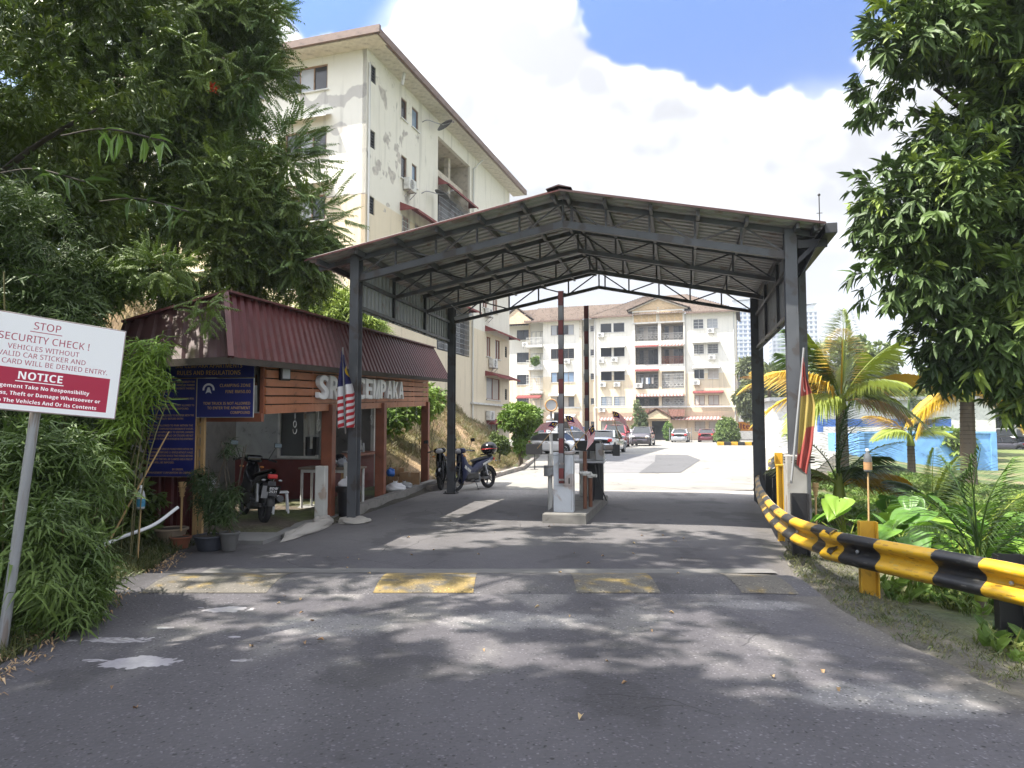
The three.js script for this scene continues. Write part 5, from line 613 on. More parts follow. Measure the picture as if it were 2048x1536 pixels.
// big dark tree on the right
{
  const b = [8.9, -0.7, -10.2], t = treeAt('mango_tree', 'big glossy dark leaved tree filling the right edge', b, [b, [8.8, 2.5, -10.2], [8.5, 5.5, -10.2], [8.2, 8.5, -10]], 0.26, 0.09, [[[[8.8, 2.4, -10.2], [7.4, 3.2, -10.1], [5.9, 3.7, -10]], 0.1, 0.025], [[[8.6, 4.2, -10.2], [7.2, 5.6, -10], [6.0, 6.4, -9.8]], 0.1, 0.025], [[[8.7, 3.0, -10.2], [9.4, 3.6, -9], [10, 4, -8]], 0.09, 0.03], [[[8.4, 6.5, -10.1], [7.6, 7.9, -9.8], [7, 8.8, -9.6]], 0.08, 0.02], [[[8.8, 2.0, -10.2], [7.7, 2.1, -9.9], [6.9, 2.0, -9.8]], 0.07, 0.02]]);
  crown(t, 'crown', { E: [[5.95, 6.85, -9.9, 1.15, 0.75, 1.1], [7.4, 8.1, -10, 1.9, 1.6, 1.7], [7.2, 5.7, -10, 1.5, 1.1, 1.3], [6.0, 4.75, -9.9, 1.3, 0.7, 1.15], [5.85, 3.9, -9.8, 1.15, 0.75, 1.0], [7.7, 4.4, -10, 1.9, 1.5, 1.5], [6.7, 2.8, -9.8, 1.1, 0.6, 0.9], [8.3, 2.7, -9.8, 1.5, 0.9, 1.0], [8.8, 6.2, -10, 1.9, 1.9, 1.7], [9.4, 3.6, -9.0, 1.3, 1.4, 1.2], [7.6, 2.05, -9.6, 1.0, 0.42, 0.7]], n: 10500, geo: ros, m: leafGloss, cols: [[0.035, 0.065, 0.02], [0.10, 0.16, 0.036]], seed: 101, thr: -0.2, fq: 0.8, size: [0.6, 1.4], droop: 0.35, odd: [0.2, 0.27, 0.04] });
  crown(t, 'young_leaves', { E: [[6.0, 7.2, -9.4, 1.0, 0.5, 0.9], [7.4, 8.6, -9.4, 1.6, 1.0, 1.2], [7.3, 6.2, -9.3, 1.2, 0.8, 0.8], [6.1, 4.9, -9.2, 0.9, 0.5, 0.6], [6.6, 3.4, -8.9, 0.5, 0.4, 0.4], [8.6, 7, -9.2, 1.3, 1.0, 0.8]], n: 420, geo: ros, m: leafBright, cols: [[0.10, 0.17, 0.025], [0.2, 0.27, 0.03]], seed: 103, thr: -0.1, droop: -0.1, size: [0.85, 1.2], shell: 3 });
}
// trees beyond the wall and behind the far block
function farTree(label, x, d, h, r, seed, cols = G.far, n = 1500, base = -1) {
  const t = thing('background_tree', label, 'tree', [x, base, -d], 0, 'trees beyond the yard'), f = rng(seed), E = []; mesh('trunk', limb([[0, 0, 0], [0.1, h * 0.4, 0], [0, h * 0.75, 0]], r * 0.07, r * 0.03), MT.bark, t);
  for (let i = 0; i < 7; i++) { const a = f() * 6.28, k = f(); E.push([x + Math.cos(a) * r * 0.6 * (1 - k * 0.6), base + h * (0.35 + 0.55 * k), -d + Math.sin(a) * r * 0.5, r * rr(0.4, 0.6, f), r * rr(0.3, 0.5, f), r * 0.45]); }
  const im = crown(t, 'crown', { E, n, geo: small.map((q) => q.clone().scale(d / 45, d / 45, d / 45)), m: leafBright, cols, seed, thr: -0.12, fq: 2 / r, size: [0.7, 1.2] }); return t;
}
farTree('tall loose crowned tree left of the canopy posts beyond the yard', 28.4, 80, 10.5, 3.3, 201, [[0.10, 0.13, 0.055], [0.2, 0.22, 0.09]], 1300);
farTree('rounder green tree between the canopy posts beyond the yard', 31.5, 82, 9.6, 3.0, 203, G.far, 1300);
farTree('dark leaning tree behind the right canopy posts', 33.0, 74, 8.4, 2.6, 205, G.mid, 900);
farTree('wide pale green tree behind the coconut palm crown', 27.5, 58, 9.2, 4.2, 207, [[0.12, 0.17, 0.05], [0.22, 0.27, 0.08]], 1900);
farTree('green tree behind the white walled building', 36, 60, 9.8, 4.4, 209, [[0.1, 0.15, 0.04], [0.2, 0.26, 0.07]], 1900);
farTree('green tree at the far right edge beyond the parked cars', 62, 84, 9.5, 4.5, 211, G.far, 1500);
farTree('broad tree right of the blue wall behind the car park', 53, 86, 8.5, 4.5, 213, G.far, 1300);
farTree('dense green tree far right behind the dark leaved tree', 45, 70, 11, 5, 215, G.far, 1800);
farTree('low dark bush at the right end of the blue wall', 26.2, 42.8, 2.6, 1.2, 217, G.mid, 700);
farTree('slim tree at the right corner of the far block', 30.5, 86, 6.4, 2.0, 219, G.far, 700);
// palms
function frond(n, L, w, droop, ll, seed, tone = 0) { // feather frond rising along +z then drooping
  const f = rng(seed), P = (t) => [0, L * (0.42 * t - droop * t * t), L * (t - 0.12 * t * t)], a = [limb([P(0), P(0.3), P(0.65), P(1)], 0.022 * L / 2, 0.004, 9, 5, 0)];
  for (let i = 0; i < n; i++) { const t = 0.16 + 0.84 * i / n, c = P(t), l = ll * Math.sin(Math.PI * (0.18 + 0.76 * t)) * rr(0.85, 1.1, f); for (const s of [-1, 1]) { const hang = -0.25 - droop * 0.9 * t + rr(-0.2, 0.12, f); const d = V(s, hang, 0.55 + 0.35 * t).normalize(), b = V(0, 0.15, 1).cross(d).normalize().multiplyScalar(w / 2), c0 = V(...c), c1 = c0.clone().addScaledVector(d, l * 0.5), c2 = c0.clone().addScaledVector(d, l).add(V(0, -l * (0.2 + droop * 0.3), 0)); a.push(tri([c0.toArray(), c1.clone().add(b).toArray(), c1.clone().sub(b).toArray(), c1.clone().add(b).toArray(), c2.toArray(), c1.clone().sub(b).toArray()])); } }
  return merge(a);
}
const FR = [frond(56, 2, 0.062, 0.35, 0.64, 1), frond(56, 2, 0.062, 0.62, 0.64, 2), frond(52, 2, 0.062, 0.95, 0.6, 3), frond(56, 2, 0.055, 0.15, 0.58, 4)];
FR.push(frond(24, 2, 0.036, 0.3, 0.66, 5), frond(24, 2, 0.036, 0.55, 0.66, 6));
const FM = { green: leafM(0.09, 0.16, 0.028, 0.4, 0.4), light: leafM(0.26, 0.32, 0.04, 0.45, 0.45), yellow: leafM(0.5, 0.34, 0.025, 0.4, 0.5), dry: leafM(0.30, 0.19, 0.08, 0.25, 0.7), dark: leafM(0.065, 0.12, 0.03, 0.4, 0.4) };
function palm(label, pos, trunkH, r, list, lean = [0, 0], name = 'coconut_palm') { // list: [azimuth°, lift°, length, shape, tone]
  const t = thing(name, label, 'palm', pos); const top = [lean[0], trunkH, lean[1]];
  const tr = limb([[0, -0.2, 0], [lean[0] * 0.3, trunkH * 0.5, lean[1] * 0.3], top], r * 1.3, r, 18, 10, 0.05); mesh('trunk', tr, MT.bark, t); if (trunkH > 1) { const rings = []; for (let y = 0.15; y < trunkH; y += 0.16) rings.push(put(new THREE.TorusGeometry(r * 1.08, 0.012, 5, 14), lean[0] * (y / trunkH) ** 1.6, y, lean[1] * (y / trunkH) ** 1.6, Math.PI / 2)); mesh('trunk_rings', rings, MT.barkDark, t); }
  mesh('crown_shaft', cyl(r * 0.5, r * 1.25, 0.5, top[0], top[1] + 0.12, top[2], 0, 0, 0, 10), FM.light, t);
  list.forEach(([az, up, L, k, tone]) => { const g = FR[k], o = new THREE.Mesh(g, FM[tone]); o.name = 'frond'; o.position.set(top[0], top[1] + 0.12, top[2]); o.rotation.set(-R(up), R(az), rr(-0.3, 0.3), 'YXZ'); o.scale.setScalar(L / 2); t.add(o); }); return t;
}
const ring = (n, up0, up1, L, tones, s) => { const f = rng(s); return Array.from({ length: n }, (_, i) => [i * 137.5 + rr(-15, 15, f), mix(up1, up0, i / n), L * rr(0.85, 1.1, f), i < n * 0.3 ? 3 : i < n * 0.65 ? 0 : i < n * 0.85 ? 1 : 2, tones[Math.floor(f() * tones.length)]]); };
palm('tall coconut palm with arching yellow green fronds right of the canopy', [10.2, H(10.2, 22), -22], 2.5, 0.16, [[95, 22, 3.4, 1, 'yellow'], [70, 40, 3.2, 0, 'light'], [110, 5, 3.0, 1, 'light'], [-20, 62, 3.0, 1, 'yellow'], [180, 78, 3.1, 3, 'light'], [150, 68, 3.2, 3, 'green'], [-90, 48, 3.2, 0, 'green'], [-70, 28, 3.2, 1, 'yellow'], [-110, 58, 3.2, 0, 'light'], [20, 20, 2.8, 1, 'light'], [-50, 10, 2.8, 2, 'light'], [60, 8, 2.6, 2, 'green'], [-140, 35, 3, 0, 'green'], [135, 35, 3, 0, 'light'], [-100, 15, 2.7, 2, 'yellow'], [85, -5, 2.4, 1, 'dry']]);
palm('young dark green coconut palm just behind the right canopy post', [5.95, H(5.95, 13), -13.0], 0.55, 0.1, [[0, 62, 1.70, 5, 'green'], [25, 70, 1.78, 4, 'green'], [-25, 72, 1.70, 4, 'green'], [75, 45, 1.55, 5, 'green'], [-75, 50, 1.63, 5, 'green'], [160, 65, 1.70, 4, 'green'], [110, 35, 1.48, 1, 'dark'], [95, 16, 1.48, 1, 'yellow'], [80, 5, 1.41, 1, 'yellow'], [-100, 25, 1.41, 1, 'light'], [40, 30, 1.33, 1, 'dark'], [-150, 22, 1.26, 1, 'dry'], [130, 22, 1.41, 1, 'green'], [60, 75, 1.70, 4, 'dark']]);
palm('small coconut palm with drooping yellow fronds before the blue wall', [18.2, -1.0, -32.5], 1.9, 0.15, [[85, 45, 2.2, 1, 'green'], [-90, 40, 2.6, 1, 'yellow'], [-60, 30, 2.4, 2, 'light'], [60, 25, 2.2, 2, 'green'], [0, 60, 2.3, 1, 'dark'], [180, 75, 2.4, 3, 'dark'], [130, 60, 2.4, 0, 'green'], [-130, 62, 2.4, 0, 'dark'], [20, 35, 2.0, 2, 'light'], [100, 70, 2.4, 3, 'green']]);
palm('thick trunked coconut palm with yellow hanging fronds behind the dark tree', [17.4, -0.9, -27.2], 3.6, 0.24, [[90, 10, 2.6, 2, 'yellow'], [60, -10, 2.4, 2, 'yellow'], [-80, 5, 2.6, 2, 'yellow'], [-100, -12, 2.4, 2, 'yellow'], [100, 30, 2.8, 1, 'light'], [-60, 35, 2.8, 1, 'green'], [0, 45, 2.8, 1, 'green'], [180, 60, 2.8, 0, 'green'], [140, 40, 2.8, 0, 'light'], [-140, 50, 2.8, 0, 'green'], [30, -5, 2.4, 2, 'yellow']], [0.05, 0]);
palm('slender leaning palm with orange fronds behind the canopy posts', [22.5, -0.5, -62], 5.6, 0.14, [[90, 20, 2.6, 2, 'yellow'], [-90, 15, 2.8, 2, 'yellow'], [-60, 40, 2.8, 1, 'yellow'], [0, 30, 2.6, 1, 'light'], [60, 50, 2.8, 1, 'yellow'], [180, 60, 2.6, 0, 'light'], [-120, 30, 2.8, 1, 'dry']]);
palm('spiky young palm with thin dark leaflets behind the near guard rail', [4.45, H(4.45, 6.85), -6.85], 0.25, 0.045, [[0, 78, 1.35, 4, 'dark'], [35, 66, 1.3, 4, 'green'], [-40, 68, 1.3, 4, 'dark'], [95, 58, 1.25, 5, 'light'], [-90, 55, 1.25, 5, 'dark'], [150, 70, 1.3, 4, 'green'], [-150, 66, 1.3, 4, 'dark'], [75, 40, 1.1, 5, 'dark'], [-70, 38, 1.1, 5, 'green'], [10, 52, 1.2, 5, 'dark'], [120, 45, 1.2, 5, 'green']], [0, 0], 'young_palm');
palm('bright seedling palm between the small coconut palm and the taro leaves', [7.4, H(7.4, 12.6), -12.6], 0.2, 0.05, [[0, 70, 1.3, 3, 'light'], [70, 50, 1.2, 0, 'green'], [-70, 45, 1.3, 1, 'dark'], [-110, 35, 1.3, 1, 'dark'], [120, 55, 1.2, 0, 'light'], [30, 62, 1.3, 0, 'light']], [0, 0], 'young_palm');
// taro patch: broad lit leaves, each plant its own
{
  const big = (s, seed) => { const g = grid(8, 6, (u, v) => { const w = Math.sin(Math.PI * Math.pow(v, 0.7)) * 0.5 * (1 - 0.25 * v) + (v < 0.12 ? 0.12 : 0), x = (u - 0.5) * 2 * w; return [x * s, s * (0.1 * Math.abs(x) * 2 - 0.25 * v * v + 0.03 * Math.sin(u * 17 + seed)), s * (v - 0.2 + 0.22 * (1 - v) * -Math.abs(x) * 2)]; }); return g; };
  const gs = [big(0.34, 1), big(0.28, 2), big(0.4, 3)], ms = [leafM(0.15, 0.30, 0.035, 0.45, 0.4), leafM(0.22, 0.36, 0.05, 0.45, 0.4), leafM(0.09, 0.2, 0.03, 0.4, 0.4)], f = rng(301);
  const spots = [[4.2, 7.6], [4.9, 7.2], [5.5, 7.5], [4.6, 8.6], [5.4, 8.4], [6.1, 8.2], [6.7, 8.6], [5.2, 9.4], [6.0, 9.6], [6.9, 9.5], [7.4, 8.9], [4.35, 9.3], [7.7, 10.2], [6.5, 10.8], [5.6, 10.6], [8.3, 9.4], [5.0, 8.0], [5.9, 9.0], [6.5, 7.9], [7.3, 8.2], [4.6, 7.9], [5.6, 9.9]];
  const word = ['nearest the rail', 'beside the spiky palm', 'right of the spiky palm'];
  spots.forEach(([x, d], i) => { const t = thing('taro_plant', 'leafy taro plant with broad bright leaves behind the guard rail', 'plant', [x, H(x, d) - 0.02, -d], 0, 'taro plants behind the guard rail'); for (let k = 0; k < 9; k++) { const a = f() * 6.28, r = rr(0.08, 0.42, f), h = rr(0.3, 0.85, f), p = [Math.cos(a) * r, h, Math.sin(a) * r]; const o = mesh('leaf', gs[k % 3], ms[(k + i) % 3], t); o.position.set(...p); o.rotation.set(rr(0.1, 0.7, f), -a + Math.PI / 2 + rr(-0.5, 0.5, f), rr(-0.4, 0.4, f), 'YXZ'); mesh('stalk', pipe([[0, 0, 0], [p[0] * 0.4, h * 0.7, p[2] * 0.4], p], 0.008, 6, 4), FM.light, t); } });
}
// grass, weeds, litter: nobody could count them
{
  const tuft = (n, h, w, seed) => { const f = rng(seed), a = []; for (let i = 0; i < n; i++) { const t = f() * 6.28; a.push(dirTo(leaf2(h * rr(0.5, 1.1, f), w, 0.3), [Math.cos(t) * 0.6, 1, Math.sin(t) * 0.6], f() * 6, [rr(-0.06, 0.06, f), 0, rr(-0.06, 0.06, f)])); } return merge(a); };
  const scat = (name, label, cat, geo, m, n, at, cols, size, seed, flat) => { const f = rng(seed), im = new THREE.InstancedMesh(geo, m, n); for (let i = 0; i < n; i++) { const [x, d] = at(f), s = rr(...size, f); ma.compose(V(x, Math.max(H(x, d), flat ?? -9) - 0.01 + (flat !== undefined ? 0.012 : 0), -d), qa.setFromEuler(E3.set(flat !== undefined ? rr(-0.3, 0.3, f) : rr(-0.15, 0.15, f), f() * 6.28, 0)), V(s, s, s)); im.setMatrixAt(i, ma); im.setColorAt(i, ca.setRGB(...mix3(cols[0], cols[1], f()))); } im.name = numbered(name); tag(im, label, cat, null, 'stuff'); scene.add(im); };
  const right = (f) => { for (;;) { const d = rr(4.5, 30, f), x = interp(RE, d) + rr(0.75, 13, f); if (nz(x * 0.7, d * 0.7, 3) + 0.3 * nz(x * 2, d * 2) > -0.14 + 0.02 * d * 0) return [x, d]; } };
  scat('grass', 'green and straw coloured grass and weeds behind the guard rail', 'grass', tuft(12, 0.22, 0.014, 1), leafBright, 9000, right, [[0.07, 0.12, 0.025], [0.24, 0.27, 0.06]], [0.5, 1.25], 401);
  scat('weeds', 'low leafy weeds scattered behind the guard rail', 'weeds', rosette(8, 0.11, 0.06, 51, 1.2, 0.1, 0.08).rotateX(-Math.PI / 2), leafBright, 6500, right, [[0.07, 0.14, 0.025], [0.2, 0.3, 0.05]], [0.6, 1.5], 403);
  scat('verge_grass', 'thin grass along the left road edge and the earth mound', 'grass', tuft(9, 0.16, 0.01, 3), leafWhite, 2600, (f) => { const d = rr(3.8, 10, f); return [interp(LE, d) - rr(-0.02, 1.3, f) ** 1.0, d]; }, [[0.05, 0.085, 0.02], [0.15, 0.15, 0.05]], [0.5, 1.2], 405);
  scat('bank_grass', 'dry straw and green grass growing on the earth bank', 'grass', tuft(10, 0.26, 0.014, 5), leafWhite, 9500, (f) => { for (;;) { const d = rr(18.8, 44, f), x = interp(TOE, d) - rr(-0.2, 7, f); if (nz(x * 0.8, d * 0.8, 6) > -0.3) return [x, d]; } }, [[0.30, 0.22, 0.12], [0.17, 0.19, 0.06]], [0.5, 1.3], 407);
  scat('verge_weeds', 'sparse weeds in the dirt strip beside the guard rail', 'weeds', tuft(7, 0.1, 0.008, 7), leafWhite, 700, (f) => { const d = rr(4.4, 12, f); return [interp(RE, d) + rr(0.0, 0.8, f), d]; }, [[0.07, 0.11, 0.03], [0.2, 0.19, 0.07]], [0.5, 1.1], 409);
  scat('leaf_litter', 'dry fallen leaves and straw on the left road edge', 'litter', leaf2(0.07, 0.013), mat(1, 1, 1, 0.9), 1600, (f) => { const d = rr(3.6, 9, f); return [interp(LE, d) + rr(-0.9, 0.35, f) * rr(0.2, 1, f), d]; }, [[0.2, 0.12, 0.06], [0.36, 0.26, 0.15]], [0.5, 1.5], 411, 0.012);
  scat('fallen_leaves', 'a few dry leaves lying on the asphalt', 'litter', leaf(0.06, 0.034, 0.3, 0.9), mat(1, 1, 1, 0.9), 60, (f) => { const d = rr(4, 13, f); return [rr(-2.6, 2.6, f), d]; }, [[0.18, 0.1, 0.05], [0.4, 0.3, 0.16]], [0.4, 1], 413, 0.02);
}

// ================= barrier island =================
const flagMY = canvasTex(280, 140, (x) => { for (let i = 0; i < 14; i++) { x.fillStyle = i % 2 ? '#e8e8ea' : '#c01020'; x.fillRect(0, i * 10, 280, 10); } x.fillStyle = '#12124a'; x.fillRect(0, 0, 140, 80); x.fillStyle = '#f0c818'; x.beginPath(); x.arc(56, 40, 28, 0, 7); x.fill(); x.fillStyle = '#12124a'; x.beginPath(); x.arc(64, 40, 24, 0, 7); x.fill(); x.fillStyle = '#f0c818'; x.beginPath(); for (let i = 0; i < 28; i++) { const r = i % 2 ? 10 : 22, a = i / 28 * 6.2832; x.lineTo(92 + r * Math.cos(a), 40 + r * Math.sin(a)); } x.fill(); });
const flagMat = new THREE.MeshPhysicalMaterial({ map: flagMY, roughness: 0.85, transmission: 0.2, thickness: 0, side: THREE.DoubleSide });
{
  const isl = thing('barrier_island', 'raised concrete island in the middle of the road holding the barriers', 'island', gW(3.5, 0, -0.75), GA);
  const sh = new THREE.Shape(); sh.moveTo(-0.34, -0.15); sh.lineTo(0.34, -0.15); sh.lineTo(0.36, 3.3); sh.quadraticCurveTo(0, 3.7, -0.36, 3.3); sh.lineTo(-0.34, -0.15);
  const body = new THREE.ExtrudeGeometry(sh, { depth: 0.15, bevelEnabled: true, bevelSize: 0.025, bevelThickness: 0.02, bevelSegments: 2, curveSegments: 10 }).rotateX(-Math.PI / 2);
  body.computeBoundingBox(); const pb = body.attributes.position; for (let i = 0; i < pb.count; i++) { const a = pb.getX(i), c = pb.getZ(i), y = pb.getY(i); pb.setXYZ(i, a + 0.025 * nz(a * 5, y * 9, c * 4), y, c + 0.02 * nz(a * 4, y * 8, c * 5)); }
  body.computeVertexNormals(); mesh('kerb', metric(body), wm(0.17, 0.165, 0.155, 0.95), isl);
  const gate = (label, x, z, bx, armX, h, len, tone) => {
    const o = thing('barrier_gate', label, 'barrier', gW(x, 0.16, z), GA + R(bx)); mesh('cabinet', rbox(0.34, h, 0.34, 0.012, 0, h / 2, 0), tone, o); mesh('cabinet_lid', rbox(0.37, 0.05, 0.37, 0.015, 0, h + 0.02, 0, 0, 0, 0.08), tone, o); mesh('door_seam', [box(0.3, 0.006, 0.004, 0, h * 0.46, 0.1715), box(0.006, h * 0.9, 0.004, 0.135, h * 0.5, 0.1715)], MT.zinc, o); mesh('lock', rbox(0.018, 0.1, 0.02, 0.004, 0.1, h * 0.55, 0.178), MT.black, o);
    const arm = new THREE.Group(); arm.name = 'arm'; arm.position.set(armX, 0, 0.215); o.add(arm); const nb = 13, b = len / nb; for (let i = 0; i < nb; i++) mesh('arm_band', rbox(0.085, b, 0.045, 0.006, 0, 0.5 + b * (i + 0.5), 0), i % 2 ? wm(0.2, 0.2, 0.21, 0.5) : wm(0.15, 0.024, 0.024, 0.5), arm); mesh('arm_edge', box(0.012, len, 0.05, 0.048, 0.5 + len / 2, 0), MT.black, arm); for (const y of [0.83, 0.56]) mesh('arm_clamp', box(0.1, 0.03, 0.06, 0, y, 0), MT.zinc, arm); return o; };
  gate('nearer grey cabinet barrier with raised red banded arm', 3.44, -1.0, 4, -0.03, 0.98, 3.28, wm(0.5, 0.53, 0.56, 0.55, { map: rust }));
  gate('farther barrier with raised red banded arm behind the card reader', 3.5, -3.85, 0, 0.0, 1.0, 3.5, MT.white);
  const kiosk = thing('card_reader', 'grey card reader stand with shelf and dark box behind the nearer barrier', 'card reader', gW(3.66, 0.16, -2.9), GA);
  mesh('post', [box(0.06, 0.78, 0.08, -0.1, 0.39, 0), box(0.3, 0.78, 0.05, 0.08, 0.39, -0.2)], MT.steelDark, kiosk); mesh('shelf', rbox(0.6, 0.045, 0.4, 0.01, 0, 0.78, 0.05, 0.06), MT.alu, kiosk); mesh('reader_box', rbox(0.5, 0.2, 0.28, 0.02, -0.06, 1.08, -0.1), MT.black, kiosk); mesh('hood', [rbox(0.16, 0.34, 0.3, 0.03, 0.2, 0.96, 0.08), rbox(0.4, 0.1, 0.14, 0.03, 0.32, 1.05, 0.1)], MT.zinc, kiosk); mesh('reader', rbox(0.14, 0.22, 0.1, 0.012, 0.52, 1.0, 0.12), MT.steelDark, kiosk); mesh('cable', [pipe([[0.1, 0.76, 0.12], [0.12, 0.4, 0.16], [0.06, 0.02, 0.14]], 0.02), pipe([[0.16, 0.76, 0.05], [0.2, 0.35, 0.1], [0.32, 0.02, 0.1]], 0.014)], MT.black, kiosk);
  const cab = thing('control_cabinet', 'narrow white cabinet at the far end of the island', 'cabinet', gW(3.76, 0.16, -3.3), GA); mesh('body', rbox(0.22, 1.05, 0.3, 0.015, 0, 0.525, 0), MT.white, cab); mesh('lid', rbox(0.25, 0.03, 0.33, 0.01, 0, 1.06, 0), MT.white, cab); mesh('lock', rbox(0.02, 0.08, 0.02, 0.004, 0.08, 0.6, 0.155), MT.black, cab);
  [[3.74, -1.45, 1.02, 'rusty brown pipe standing right behind the nearer barrier cabinet'], [3.8, -1.75, 0.6, 'shorter rusty brown pipe with white joint behind the barrier cabinet']].forEach(([x, z, h, l], i) => { const o = thing('standing_pipe', l, 'pipe', gW(x, 0.16, z), GA); mesh('pipe', rod([0, 0, 0], [0.0, h, 0], 0.035, 0.035, 12), wm(0.17, 0.075, 0.045, 0.8), o); mesh('joint', [cyl(0.045, 0.045, 0.08, 0, h * (i ? 0.95 : 0.62), 0), rod([-0.1, h * (i ? 0.95 : 0.62), 0], [0.12, h * (i ? 0.95 : 0.62), 0.04], 0.03)], MT.white, o); });
  // small hand flags
  const fl = (label, x, y, z, tilt, ang, s) => { const o = thing('hand_flag', label, 'flag', gW(x, y, z), GA, 'small striped flags on the barriers'); o.rotation.set(0, GA + ang, tilt, 'YXZ'); mesh('stick', rod([0, -0.3, 0], [0, 0.32, 0], 0.007), MT.bamboo, o); mesh('flag', grid(10, 8, (u, v) => [u * 0.2 + 0.01, 0.3 - v * 0.2 - u * u * 0.22, 0.035 * Math.sin(u * 5 + s) - 0.05 * u, u, 1 - v]), flagMat, o); };
  fl('small striped flag left of the nearer barrier cabinet', 3.12, 1.45, -1.2, 0.75, 2.9, 0); fl('small striped flag on top of the nearer barrier cabinet', 3.55, 1.52, -1.1, 0.35, 0, 1); fl('drooping striped flag right of the nearer barrier cabinet', 3.7, 1.42, -1.3, -0.7, 0.2, 2); fl('small striped flag on the card reader hood', 4.18, 1.62, -2.8, 0.25, 0.1, 3);
  const cam = thing('guide_post', 'white post with grey junction box left of the nearer barrier', 'post', gW(2.98, 0, -2.2), GA); mesh('post', rod([0, 0, 0], [0, 1.1, 0], 0.045, 0.045, 12), MT.white, cam); mesh('junction_box', [put(new THREE.CylinderGeometry(0.12, 0.12, 0.2, 14), 0, 0.78, 0), rbox(0.2, 0.16, 0.14, 0.02, 0.14, 0.8, 0)], MT.zinc, cam);
  // round lamp pole with picture sign, and small black board, at the yard kerb
  const pole = thing('lamp_pole', 'grey pole topped by a round mirror lamp at the yard kerb', 'pole', [1.5, 0, -27.2]); mesh('pole', rod([0, 0, 0], [0, 2.4, 0], 0.06, 0.045, 12), MT.zinc, pole); mesh('mirror_disc', [put(new THREE.CylinderGeometry(0.22, 0.22, 0.06, 24), 0, 2.45, 0.03, Math.PI / 2)], MT.alu, pole); mesh('disc_rim', put(new THREE.TorusGeometry(0.22, 0.03, 8, 28), 0, 2.45, 0.05), wm(0.45, 0.25, 0.1, 0.6), pole); mesh('camera_box', rbox(0.2, 0.36, 0.18, 0.03, 0.2, 2.0, 0.03, 0.2), MT.steelDark, pole);
  const pic = canvasTex(256, 256, (x) => { x.fillStyle = '#d9dde2'; x.fillRect(0, 0, 256, 256); x.strokeStyle = '#5a6070'; x.lineWidth = 8; x.strokeRect(4, 4, 248, 248); x.fillStyle = '#7b86a8'; x.fillRect(30, 96, 60, 44); x.fillRect(160, 110, 70, 36); x.fillStyle = '#a33a48'; x.fillRect(104, 80, 34, 96); x.fillStyle = '#2a2f3a'; x.fillRect(60, 120, 40, 10); x.fillRect(150, 104, 60, 10); x.fillRect(36, 206, 60, 14); x.fillRect(110, 196, 100, 12); });
  board('picture_sign', 'square white picture sign on the round lamp pole', 'sign', 0.46, 0.5, pic, [1.52, 1.62, -27.1], R(-6), MT.steelDark);
  const st = thing('board_stand', 'small black board on a thin black stand by the yard kerb', 'sign stand', [0.84, 0, -27.0]); mesh('board', rbox(0.62, 0.4, 0.03, 0.01, 0, 0.78, 0), MT.black, st); mesh('stand', [rod([0.02, 0, 0], [0.02, 0.6, 0], 0.02), box(0.3, 0.02, 0.2, 0, 0.01, 0)], MT.black, st);
}
// flag hanging by the left post
{
  const o = thing('hanging_flag', 'large striped flag hanging limp beside the left canopy post', 'flag', gW(-0.02, 0, 0.22), GA);
  mesh('pole', rod([-0.04, 1.5, 0], [-0.1, 2.95, 0.02], 0.014), MT.zinc, o);
  mesh('flag', grid(16, 24, (u, v) => { const y = 2.9 - v * 1.3, w = mix(0.06, 0.34, sm(0, 0.55, v)); return [-0.1 + 0.07 * (1 - v) * 0 + (u - 0.35) * w + 0.05 * v, y - 0.12 * u * (1 - v), 0.04 * Math.sin(u * 14) * (0.5 + v) + 0.02, u * 0.95 * (0.4 + 0.6 * v) , 1 - v * 0.95 - 0.0]; }), new THREE.MeshPhysicalMaterial({ map: (() => { const t = canvasTex(128, 256, (x) => { x.fillStyle = '#d9d9dc'; x.fillRect(0, 0, 128, 256); x.save(); x.translate(0, 0); for (let i = -14; i < 16; i++) { x.fillStyle = '#b3202c'; x.beginPath(); const y = 110 + i * 22; x.moveTo(0, y + 40); x.lineTo(128, y); x.lineTo(128, y + 11); x.lineTo(0, y + 51); if (i > -1) x.fill(); } x.restore(); x.fillStyle = '#15154e'; x.beginPath(); x.moveTo(0, 0); x.lineTo(128, 0); x.lineTo(128, 70); x.lineTo(0, 118); x.fill(); x.fillStyle = '#e0b820'; x.beginPath(); x.arc(60, 52, 20, 0, 7); x.fill(); x.fillStyle = '#15154e'; x.beginPath(); x.arc(68, 50, 16, 0, 7); x.fill(); }); return t; })(), roughness: 0.85, transmission: 0.2, thickness: 0, side: THREE.DoubleSide }), o);
  const q = thing('quartered_flag', 'faded red and yellow flag hanging at the right canopy post', 'flag', gW(7.13, 0, 0.26), GA);
  mesh('pole', rod([-0.2, 0.8, 0.02], [0.02, 2.75, 0], 0.016), MT.zinc, q);
  mesh('flag', grid(12, 24, (u, v) => { const y = 2.62 - v * 1.55, w = mix(0.03, 0.19, sm(0, 0.4, v)) * (1 - 0.25 * sm(0.7, 1, v)); return [mix(0.0, -0.12, v) + u * w, y - 0.15 * u, 0.04 * Math.sin(u * 13 + v * 3), u, 1 - v]; }), new THREE.MeshPhysicalMaterial({ map: canvasTex(128, 256, (x) => { x.fillStyle = '#9c4038'; x.fillRect(0, 0, 128, 256); x.fillStyle = '#a8944a'; x.beginPath(); x.moveTo(0, 95); x.lineTo(128, 62); x.lineTo(128, 140); x.lineTo(60, 158); x.lineTo(28, 228); x.lineTo(0, 225); x.fill(); x.fillStyle = '#e8d8d0'; x.beginPath(); x.arc(40, 58, 18, 0, 7); x.fill(); x.fillStyle = '#9c4038'; x.beginPath(); x.arc(48, 56, 15, 0, 7); x.fill(); }), roughness: 0.85, transmission: 0.3, thickness: 0, side: THREE.DoubleSide }), q);
}

